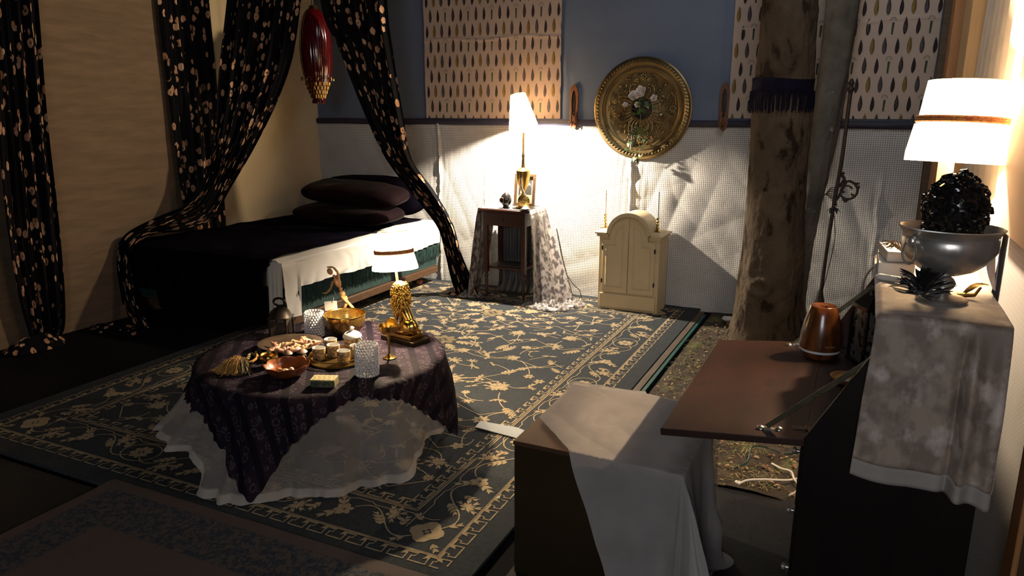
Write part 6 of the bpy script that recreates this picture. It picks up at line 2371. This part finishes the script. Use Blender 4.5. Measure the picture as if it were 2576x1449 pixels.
m_ = MB().box(lr(0, 0, .005), (.100, .100, .010), rot=LQ)
for a, b in ((-1, -1), (1, -1), (1, 1), (-1, 1)):
    m_.box(lr(a * .043, b * .043, .055), (.008, .008, .095), rot=LQ)
m_.box(lr(0, 0, .104), (.100, .100, .006), rot=LQ)
m_.build('frame', DARKM, bl, bevel=0.001)
MB().lathe([(.060, .106), (.056, .112), (.046, .135), (.028, .150), (.010, .156), (.010, .165), (0, .166)], (lx, ly, Z0), 32).build('roof', DARKM, bl)
ring = [Vector((lx + .032 * math.cos(t), ly + .006 * math.cos(t), Z0 + .180 + .020 * math.sin(t))) for t in np.linspace(0, 2 * PI, 24)]
MB().tube(ring, .006, 8, caps=False).build('carry_ring', DARKM, bl)
for a, b in (((-1, -1), (1, -1)), ((1, -1), (1, 1)), ((1, 1), (-1, 1)), ((-1, 1), (-1, -1))):
    MB().poly([lr(a[0] * .042, a[1] * .042, .01), lr(b[0] * .042, b[1] * .042, .01), lr(b[0] * .042, b[1] * .042, .10), lr(a[0] * .042, a[1] * .042, .10)]).build('pane', SMOKE, bl)

# jointed wooden figure behind the bowl
MY = 3.09
fg = thing('artist_figure', 'jointed wooden artist figure bending backwards behind the gold bowl', 'artist figure', (gy(862, 800, MY).x, MY, Z0))
FWD = mat('beech_wood', (0.62, 0.33, 0.14), 0.4, col2=(0.54, 0.27, 0.11), nscale=12, coat=0.2)


def fp(px, py, d=0.0):
    return gy(px, py, MY + d)


m_ = MB()
def limb(a, b, r0, r1, mid=1.25):
    a, b = Vector(a), Vector(b)
    n = 10
    m_.tube([a + (b - a) * t / n for t in range(n + 1)], [(r0 + (r1 - r0) * t / n) * (1 + (mid - 1) * math.sin(PI * t / n)) * (0.55 if t in (0, n) else 1) for t in range(n + 1)], 12)


hd = fp(830, 683)
m_.ball(tuple(hd), (.0150, .0140, .0200), 18, 12, rot=(0, R2(-35), 0))
m_.build('head', FWD, fg)
m_ = MB()
limb(fp(838, 692), fp(843, 697), .006, .006)
m_.build('neck', FWD, fg)
m_ = MB()
q = (fp(845, 700) - fp(857, 728)).to_track_quat('Z', 'Y').to_matrix()
m_.ball(tuple((fp(845, 700) + fp(855, 724)) / 2), (.022, .015, .033), 18, 12, rot=q, fn=lambda d: 1 + .18 * d.z)
m_.build('torso', FWD, fg)
m_ = MB()
m_.ball(tuple(fp(857, 727)), .010, 14, 10)
m_.ball(tuple(fp(861, 739)), (.019, .014, .017), 16, 12)
m_.build('hips', FWD, fg)
m_ = MB()
limb(fp(853, 702, -.006), fp(849, 684, -.012), .0065, .0055)
m_.ball(tuple(fp(848, 683, -.012)), .0065, 10, 8)
limb(fp(848, 683, -.012), fp(838, 672, -.010), .0055, .0045)
limb(fp(838, 672, -.010), fp(822, 672, -.008), .0050, .0025, 1.3)
m_.build('raised_arm', FWD, fg)
m_ = MB()
limb(fp(837, 707, .004), fp(832, 724, .008), .0065, .0055)
m_.ball(tuple(fp(832, 725, .008)), .0065, 10, 8)
limb(fp(832, 725, .008), fp(822, 737, .006), .0055, .0045)
limb(fp(822, 737, .006), fp(811, 738, .004), .0050, .0025, 1.3)
m_.build('lowered_arm', FWD, fg)
m_ = MB()
limb(fp(859, 746, -.005), fp(876, 762, -.030), .0095, .0075)
m_.ball(tuple(fp(877, 763, -.032)), .0085, 10, 8)
limb(fp(877, 763, -.032), fp(895, 783, -.060), .0078, .0055)
limb(fp(893, 782, -.058), fp(905, 789, -.075), .006, .004, 1.2)
m_.build('front_leg', FWD, fg)
m_ = MB()
limb(fp(868, 744, .008), fp(872, 760, .010), .0095, .0075)
m_.ball(tuple(fp(872, 761, .010)), .0085, 10, 8)
limb(fp(872, 761, .010), fp(862, 785, .020), .0078, .0055)
m_.build('rear_leg', FWD, fg)
sb_ = fp(862, 745, .012)
MB().cyl(tuple(sb_), (sb_.x, sb_.y, Z0 + .01), .0016, n=8).build('support_wire', SILVER, fg)
MB().lathe([(0, 0), (.034, 0), (.036, .004), (.034, .010), (0, .010)], (sb_.x, sb_.y, Z0), 32).build('stand', FWD, fg)

# goblet with a little shell-shaped dish in it
p = top(980, 903)
gc = away(p, .02)
gb = thing('goblet', 'stemmed brass goblet in front of the lion lamp', 'goblet', tuple(gc))
MB().lathe([(0, 0), (.030, 0), (.031, .002), (.018, .008), (.006, .020), (.0045, .045), (.0055, .085), (.008, .108), (.028, .117), (.043, .133), (.048, .154), (.049, .156), (.047, .154), (.041, .134), (.02, .121), (0, .119)], tuple(gc), 48).build('cup', BRASS, gb)
m_ = MB()
rows = []
for j in range(10):
    q = j / 9
    rows.append([(gc.x + .018 + .034 * q * math.cos(a), gc.y + .01 + .008 - .012 * q * q, Z0 + .160 + .032 * q * math.sin(a) * (1 + .04 * math.cos(a * 10))) for a in np.linspace(0, 2 * PI, 41)])
tag(m_.grid(rows).build('small_dish', BRASS, solid=0.0015, smooth=180), 'small rounded brass dish propped in the goblet', 'dish')

# pewter plate of shells over the braided rope
PLC = away(top(733, 893), .075)
PLC.z = Z0 + .018
pl = thing('shell_plate', 'oval pewter plate heaped with seashells at the left of the low table', 'plate', tuple(PLC))
MB().lathe([(0, .002), (.085, 0), (.125, .010), (.150, .020), (.153, .021), (.150, .022), (.120, .013), (.085, .005), (0, .004)], tuple(PLC), 72, fn=lambda a, z: 1 - .10 * math.sin(a - .35) ** 2).build('dish', mat('old_pewter', (0.22, 0.16, 0.12), 0.35, 0.8, (0.14, 0.10, 0.075), 12), pl)
SHM = [mat('pink_shell', (0.36, 0.10, 0.06), 0.4, col2=(0.60, 0.36, 0.24), nscale=60, stretch=(1, 1, 3)), mat('tan_shell', (0.48, 0.24, 0.10), 0.4, col2=(0.68, 0.46, 0.26), nscale=50), mat('ivory_shell', (0.72, 0.62, 0.50), 0.35, col2=(0.55, 0.40, 0.30), nscale=40), mat('brown_shell', (0.12, 0.07, 0.05), 0.4, col2=(0.30, 0.18, 0.12), nscale=45)]
SDESC = [('pink banded cone shell', 0), ('tan whelk shell', 1), ('ivory cockle shell', 2), ('dark brown shell', 3)]
spots = [(690, 868, 0, 'left edge of the plate'), (722, 866, 1, 'upper left, with a curled lip'), (745, 862, 1, 'beside the curled whelk'), (757, 858, 0, 'upper middle of the plate'), (764, 853, 1, 'top of the heap'), (773, 857, 2, 'upright at the top right of the heap'), (788, 862, 0, 'right end of the plate'), (741, 875, 1, 'big one in the middle of the heap'), (752, 872, 1, 'middle, with orange bands'), (768, 871, 1, 'orange, right of the middle'), (749, 877, 2, 'pale, front of the heap'), (684, 880, 0, 'front left edge of the plate'), (706, 883, 0, 'broad one at the front left'), (724, 886, 3, 'wide flat one at the front'), (735, 881, 0, 'front centre beside the flat dark shell'), (714, 876, 3, 'left of centre, in shadow'), (760, 882, 3, 'front right'), (700, 873, 1, 'small, behind the front left shells')]
for k, (px, py, kd, where) in enumerate(spots):
    rr_ = random.Random(k + 40)
    c = gz(px, py, PLC.z + .022)
    sz = rr_.uniform(.017, .024)
    m = MB()
    a = rr_.uniform(0, PI)
    q = Matrix.Rotation(a, 3, 'Z') @ Matrix.Rotation(rr_.uniform(-.3, .3), 3, 'Y')
    if kd in (0, 1):       # spiral cone
        for i in range(9):
            t = i / 8
            m.ball(tuple(c + q @ Vector(((t - .35) * sz * 2.4, 0, 0))), (sz * .34, sz * (.95 - .80 * t) * .8, sz * (.95 - .80 * t) * .8), 12, 8, rot=q)
        m.leaf(c + q @ Vector((-sz * .9, 0, 0)), q @ Vector((1, -.5, .1)), (0, 0, 1), sz * 1.6, sz * .7, curl=.3)
    else:                  # ribbed half shell
        rows = []
        for j in range(8):
            v = j / 7
            rows.append([tuple(c + q @ Vector((sz * 1.1 * v * math.cos(b), sz * 1.0 * v * math.sin(b), sz * .75 * math.cos(v * 1.5) * (1 + .07 * math.cos(b * 16) * v) - sz * .3))) for b in np.linspace(0, 2 * PI, 49)])
        m.grid(rows)
    tag(m.build('seashell', SHM[kd], loc=tuple(c), smooth=60), '%s on the pewter plate, %s' % (SDESC[kd][0], where), 'shell', 'seashells on the pewter plate')

# braided green and gold rope with its tassel
GR = mat('green_cord', (0.025, 0.032, 0.012), 0.8, col2=(0.045, 0.05, 0.02), nscale=120, sheen=0.3)
GO = mat('gold_cord', (0.50, 0.26, 0.055), 0.75, col2=(0.34, 0.17, 0.03), nscale=140, sheen=0.3)
rp = thing('tassel_rope', 'twisted green and gold rope under the pewter plate ending in a gold tassel', 'tassel', (top(585, 935).x, top(585, 935).y, Z0))


def twist(mbs, path, r0, pitch, gold_strand=0):
    n = 220
    C = catmull(path, n)
    for s in range(3):
        P = []
        acc = 0
        for i in range(n):
            if i:
                acc += (C[i] - C[i - 1]).length
            t = (C[min(i + 1, n - 1)] - C[max(i - 1, 0)]).normalized()
            u = t.cross(Vector((0, 0, 1))).normalized()
            v = t.cross(u)
            a = acc / pitch * 2 * PI + s * 2 * PI / 3
            P.append(C[i] + (u * math.cos(a) + v * math.sin(a)) * r0 * .55)
        mbs[0 if s != gold_strand else 1].tube(P, r0 * .55, 6)


ga, gb_ = MB(), MB()
pc2 = PLC.copy()
pathr = []
for k in range(15):
    a = R2(196 + k * 10)
    pathr.append(Vector((pc2.x + .150 * math.cos(a), pc2.y + .135 * math.sin(a), Z0 + .010)))
twist([ga, ga], pathr, .0085, .030)
pathr2 = []
for k in range(10):
    a = R2(250 + k * 9)
    pathr2.append(Vector((pc2.x + .165 * math.cos(a), pc2.y + .150 * math.sin(a), Z0 + .008)))
twist([gb_, gb_], pathr2, .0075, .026)
twist([ga, gb_], [top(668, 903) + Vector((0, 0, .010)), top(650, 905) + Vector((0, 0, .012)), top(640, 897) + Vector((0, 0, .012)), top(628, 899) + Vector((0, 0, .012)), top(624, 908) + Vector((0, 0, .012)), top(610, 912) + Vector((0, 0, .014))], .007, .026)
twist([gb_, gb_], [top(645, 895) + Vector((0, 0, .02)), top(648, 906) + Vector((0, 0, .016)), top(636, 915) + Vector((0, 0, .012)), top(620, 917) + Vector((0, 0, .012)), top(608, 914) + Vector((0, 0, .014))], .0055, .022)
ga.build('green_rope', GR, rp)
gb_.build('gold_rope', GO, rp)
m_ = MB()
tb, te = top(608, 922) + Vector((0, 0, .018)), top(552, 962) + Vector((0, 0, .010))
r = random.Random(21)
hc = top(594, 934) + Vector((0, 0, .022))
m_.ball(tuple(hc), (.036, .032, .028), 20, 12, fn=lambda d: 1 + .12 * noise.noise(d * 5))
ax = (te - tb).normalized()
for k in range(1100):
    a = r.uniform(0, 2 * PI)
    rr = math.sqrt(r.random())
    s0 = tb + Vector((r.uniform(-.012, .012), r.uniform(-.012, .012), r.uniform(0, .016)))
    spread = r.uniform(-.75, .75)
    d = (Matrix.Rotation(spread, 3, 'Z') @ ax)
    L = r.uniform(.060, .130)
    mid = s0 + d * L * .5 + Vector((0, 0, .018 * (1 - abs(spread)) + r.uniform(0, .016)))
    e = s0 + d * L
    e.z = Z0 + r.uniform(.001, .018)
    w_ = Vector((r.uniform(-.006, .006), r.uniform(-.006, .006), 0))
    m_.tube(catmull([s0, mid, e - d * L * .12 + w_, e], 8), .0012, 4, caps=False, mi=0 if (spread < .35 or r.random() < .35) else 1)
tz = m_.build('tassel_threads', [GO, GR], rp)
tz['kind'] = 'stuff'

# small footed brass cup and wooden bowl with nuts
p = away(top(680, 928), .035)
bc = thing('brass_cup', 'small rounded brass cup on little feet left of the wooden bowl', 'cup', (p.x, p.y, Z0))
MB().lathe([(0, .014), (.020, .015), (.034, .026), (.038, .040), (.034, .052), (.038, .058), (.036, .058), (.032, .050), (.035, .040), (.03, .028), (0, .02)], (p.x, p.y, Z0), 48).build('bowl', BRASS, bc)
for k in range(3):
    a = R2(-100 + 120 * k)
    MB().tube([(p.x + .024 * math.cos(a), p.y + .024 * math.sin(a), Z0 + .024), (p.x + .034 * math.cos(a), p.y + .034 * math.sin(a), Z0 + .012), (p.x + .036 * math.cos(a), p.y + .036 * math.sin(a), Z0)], [.006, .004, .005], 8).build('foot', BRASS, bc)
p = away(top(725, 960), .075)
WBC = Vector((p.x, p.y, Z0))
wb = thing('wooden_bowl', 'scalloped reddish wooden bowl at the front of the low table', 'bowl', tuple(WBC))
RED = mat('red_brown_burl', (0.30, 0.085, 0.022), 0.28, col2=(0.12, 0.035, 0.012), nscale=7, stretch=(1, 3, 1), coat=0.3)
MB().lathe([(0, .001), (.045, .0), (.070, .014), (.086, .036), (.091, .050), (.088, .050), (.080, .036), (.060, .016), (0, .009)], tuple(WBC), 96, fn=lambda a, z: 1 + (.06 * abs(math.cos(a * 4)) ** .7 if z > .03 else .02 * abs(math.cos(a * 4)))).build('body', RED, wb)
for v_ in wb.children[0].data.vertices:
    if v_.co.z > .04:
        v_.co.z += .008 * abs(math.cos(4 * math.atan2(v_.co.y, v_.co.x)))
for k, (dx, dy, nm, lb_) in enumerate(((-.028, -.018, 'tan', 'almond-shaped shell at the left inside the wooden bowl'), (.000, -.012, 'tan', 'oval nut in the middle of the wooden bowl'), (.028, -.006, 'ivory', 'banded round snail shell at the right inside the wooden bowl'), (-.010, -.025, 'brown', 'dark nut at the bottom of the wooden bowl'))):
    c = WBC + Vector((dx, dy, .026 + (.006 if k == 2 else 0)))
    tag(MB().ball(tuple(c), (.016, .011, .010) if k != 2 else (.013, .012, .013), 18, 12, rot=(0, .2, k * 1.1), fn=lambda d: 1 + .03 * math.sin(d.x * 30)).build('nut', SHM[{'tan': 1, 'ivory': 2, 'brown': 3}[nm]], loc=tuple(c)), lb_, 'nut', 'nuts and shells in the wooden bowl')

# patterned keepsake box
bp = away(top(817, 976), .035)
PB = mat('diamond_brocade', (0.50, 0.42, 0.22), 0.5)
nt = PB.node_tree
vv = _coord(nt, 'Object', (1, 1, 1), (R2(20), R2(30), R2(45)))
ck = nt.nodes.new('ShaderNodeTexChecker')
ck.inputs['Scale'].default_value = 110
nt.links.new(vv, ck.inputs[0])
ck.inputs[1].default_value = (0.52, 0.44, 0.22, 1)
ck.inputs[2].default_value = (0.28, 0.25, 0.12, 1)
_set(PB, ck.outputs[0])
PG = mat('green_brocade', (0.035, 0.050, 0.030), 0.55, col2=(0.12, 0.12, 0.06), nscale=90, nlo=0.5, nhi=0.56)
RB = Matrix.Rotation(R2(22), 3, 'Z')
kb = thing('keepsake_box', 'small green and gold brocade box at the front of the low table', 'box', (bp.x, bp.y, Z0))
MB().box((bp.x, bp.y, Z0 + .014), (.098, .060, .028), rot=RB).build('base', PG, kb, bevel=0.001)
MB().box((bp.x, bp.y, Z0 + .030), (.101, .063, .006), rot=RB).build('lid', PB, kb, bevel=0.001)
q = RB @ Vector((.0505, 0, 0))
MB().box((bp.x + q.x, bp.y + q.y, Z0 + .014), (.0012, .058, .028), rot=RB).build('end_panel', PB, kb)

# gallery tray with cups and sugar pot
TRC = away(top(850, 926), .115)
TRC.z = Z0
ty = thing('gallery_tray', 'round brass gallery tray holding the gilt cups', 'tray', tuple(TRC))
trr = .122
MB().lathe([(0, .004), (trr, .004), (trr + .003, .006), (trr + .003, .0)], tuple(TRC), 72).lathe([(trr, .003), (trr + .002, .003), (trr + .002, .006), (trr, .006)], tuple(TRC), 72).lathe([(trr - .0005, .024), (trr + .0030, .024), (trr + .0030, .029), (trr - .0005, .029), (trr - .0005, .024)], tuple(TRC), 72).build('plate', BRASS, ty)
m_ = MB()
for k in range(110):
    a = 2 * PI * k / 110
    m_.tube([TRC + Vector((trr * 1.01 * math.cos(a), trr * 1.01 * math.sin(a), .004)), TRC + Vector((trr * 1.01 * math.cos(a), trr * 1.01 * math.sin(a), .026))], .0013, 4, caps=False)
m_.build('gallery', BRASS, ty)
CUPG = mat('gilt_floral_china', (0.56, 0.38, 0.16), 0.28, 0.35)
nt = CUPG.node_tree
vec = _coord(nt)
kk = _thr(nt, _noise(nt, vec, 95, 5, .7), .50, .54)
_set(CUPG, _mix(nt, kk, (0.62, 0.45, 0.20), (0.16, 0.13, 0.12)))
CUPW = mat('white_china', (0.86, 0.82, 0.74), 0.25, coat=0.4)
ct_z = Z0 + .006


def cup(c, label, handle=R2(20)):
    t = thing('cup', label, 'cup', tuple(c), 'gilt china cups on the tray')
    r0, h = .0300, .056
    MB().lathe([(0, .001), (r0 - .004, .0), (r0 - .001, .004), (r0, h - .003), (r0, h)], tuple(c), 36).build('body', CUPG, t)
    MB().lathe([(r0, h), (r0 - .001, h + .001), (r0 - .002, h), (r0 - .0025, .006), (0, .005)], tuple(c), 36).build('inside', CUPW, t)
    P = [Vector(c) + Vector(((r0 + .011 * math.sin(q)) * math.cos(handle), (r0 + .011 * math.sin(q)) * math.sin(handle), .026 + .014 * math.cos(q))) for q in np.linspace(0, PI, 10)]
    MB().tube(P, .0022, 7).build('handle', GOLD, t)


CUPS = [((804, 908), 'gilt cup at the front left of the tray', R2(-140)), ((866, 916), 'gilt cup at the front of the tray, nearest the crystal holder', R2(-60)), ((840, 900), 'gilt cup in the middle between the two front cups', R2(80)), ((833, 885), 'gilt cup at the back left of the tray with its handle to the sugar pot', R2(25)), ((898, 902), 'gilt cup mostly hidden behind the bright crystal holder', R2(60))]
for (px, py), lab, ha in CUPS:
    q = away(gz(px, py, ct_z), .024)
    q.z = ct_z
    cup(q, lab, ha)
q = away(gz(888, 882, ct_z), .035)
sp_ = thing('sugar_pot', 'white and gilt lidded sugar pot at the back of the tray', 'sugar pot', (q.x, q.y, ct_z))
MB().lathe([(0, 0), (.032, 0), (.038, .006), (.041, .042), (.042, .056)], (q.x, q.y, ct_z), 44).build('body', CUPG, sp_)
MB().lathe([(.042, .056), (.045, .062), (.043, .068), (.031, .080), (.014, .088), (.007, .090), (.010, .096), (.012, .102), (.007, .108), (0, .109)], (q.x, q.y, ct_z), 44).build('lid', CUPW, sp_)
for s in (-1, 1):
    MB().tube([(q.x + s * (.042 + .012 * math.sin(t)), q.y, ct_z + .05 + .010 * math.cos(t)) for t in np.linspace(0, PI, 10)], .003, 7).build('handle', CUPW, sp_)

# paper tag hanging by the bed fringe and the acrylic card stand
tg = gy(772, 778, 3.30)
tag(MB().box(tuple(gz(772, 832, Z0) + Vector((0, .20, .085))), (.075, .002, .050), rot=(R2(-10), R2(-8), R2(10))).tube([tuple(gz(772, 832, Z0) + Vector((.02, .20, .11))), tuple(gz(772, 832, Z0) + Vector((.022, .20, .135)))], .001, 4).tube([tuple(gz(772, 832, Z0) + Vector((0, .21, .0))), tuple(gz(772, 832, Z0) + Vector((0, .205, .07)))], .0015, 5).build('paper_tag', mat('white_paper', (0.62, 0.58, 0.55), 0.8)), 'white paper tag standing behind the dark crystal holder', 'paper tag')
p = top(705, 858) + Vector((.11, .12, .004))
tag(MB().tube([tuple(p + Vector((.030 * math.cos(t), .030 * math.sin(t), .004 + .003 * math.sin(5 * t)))) for t in np.linspace(0, 2 * PI, 40)], .007, 8, caps=False).build('bead_bracelet', mat('bronze_beads', (0.16, 0.10, 0.07), 0.4, 0.5, (0.30, 0.2, 0.15), 120)), 'bronze beaded bracelet lying between the black lantern and the dark crystal holder', 'bracelet')
tag(MB().box(tuple(gz(1254, 1252, .030)), (.012, .006, .006), rot=(0, 0, .6)).build('white_scrap', WHITE), 'tiny white scrap on the rug left of the metal chest', 'scrap')

for o in bpy.data.objects:
    if '_o' in o:
        del o['_o']
for m in bpy.data.materials:
    if 'nt' in m:
        del m['nt']
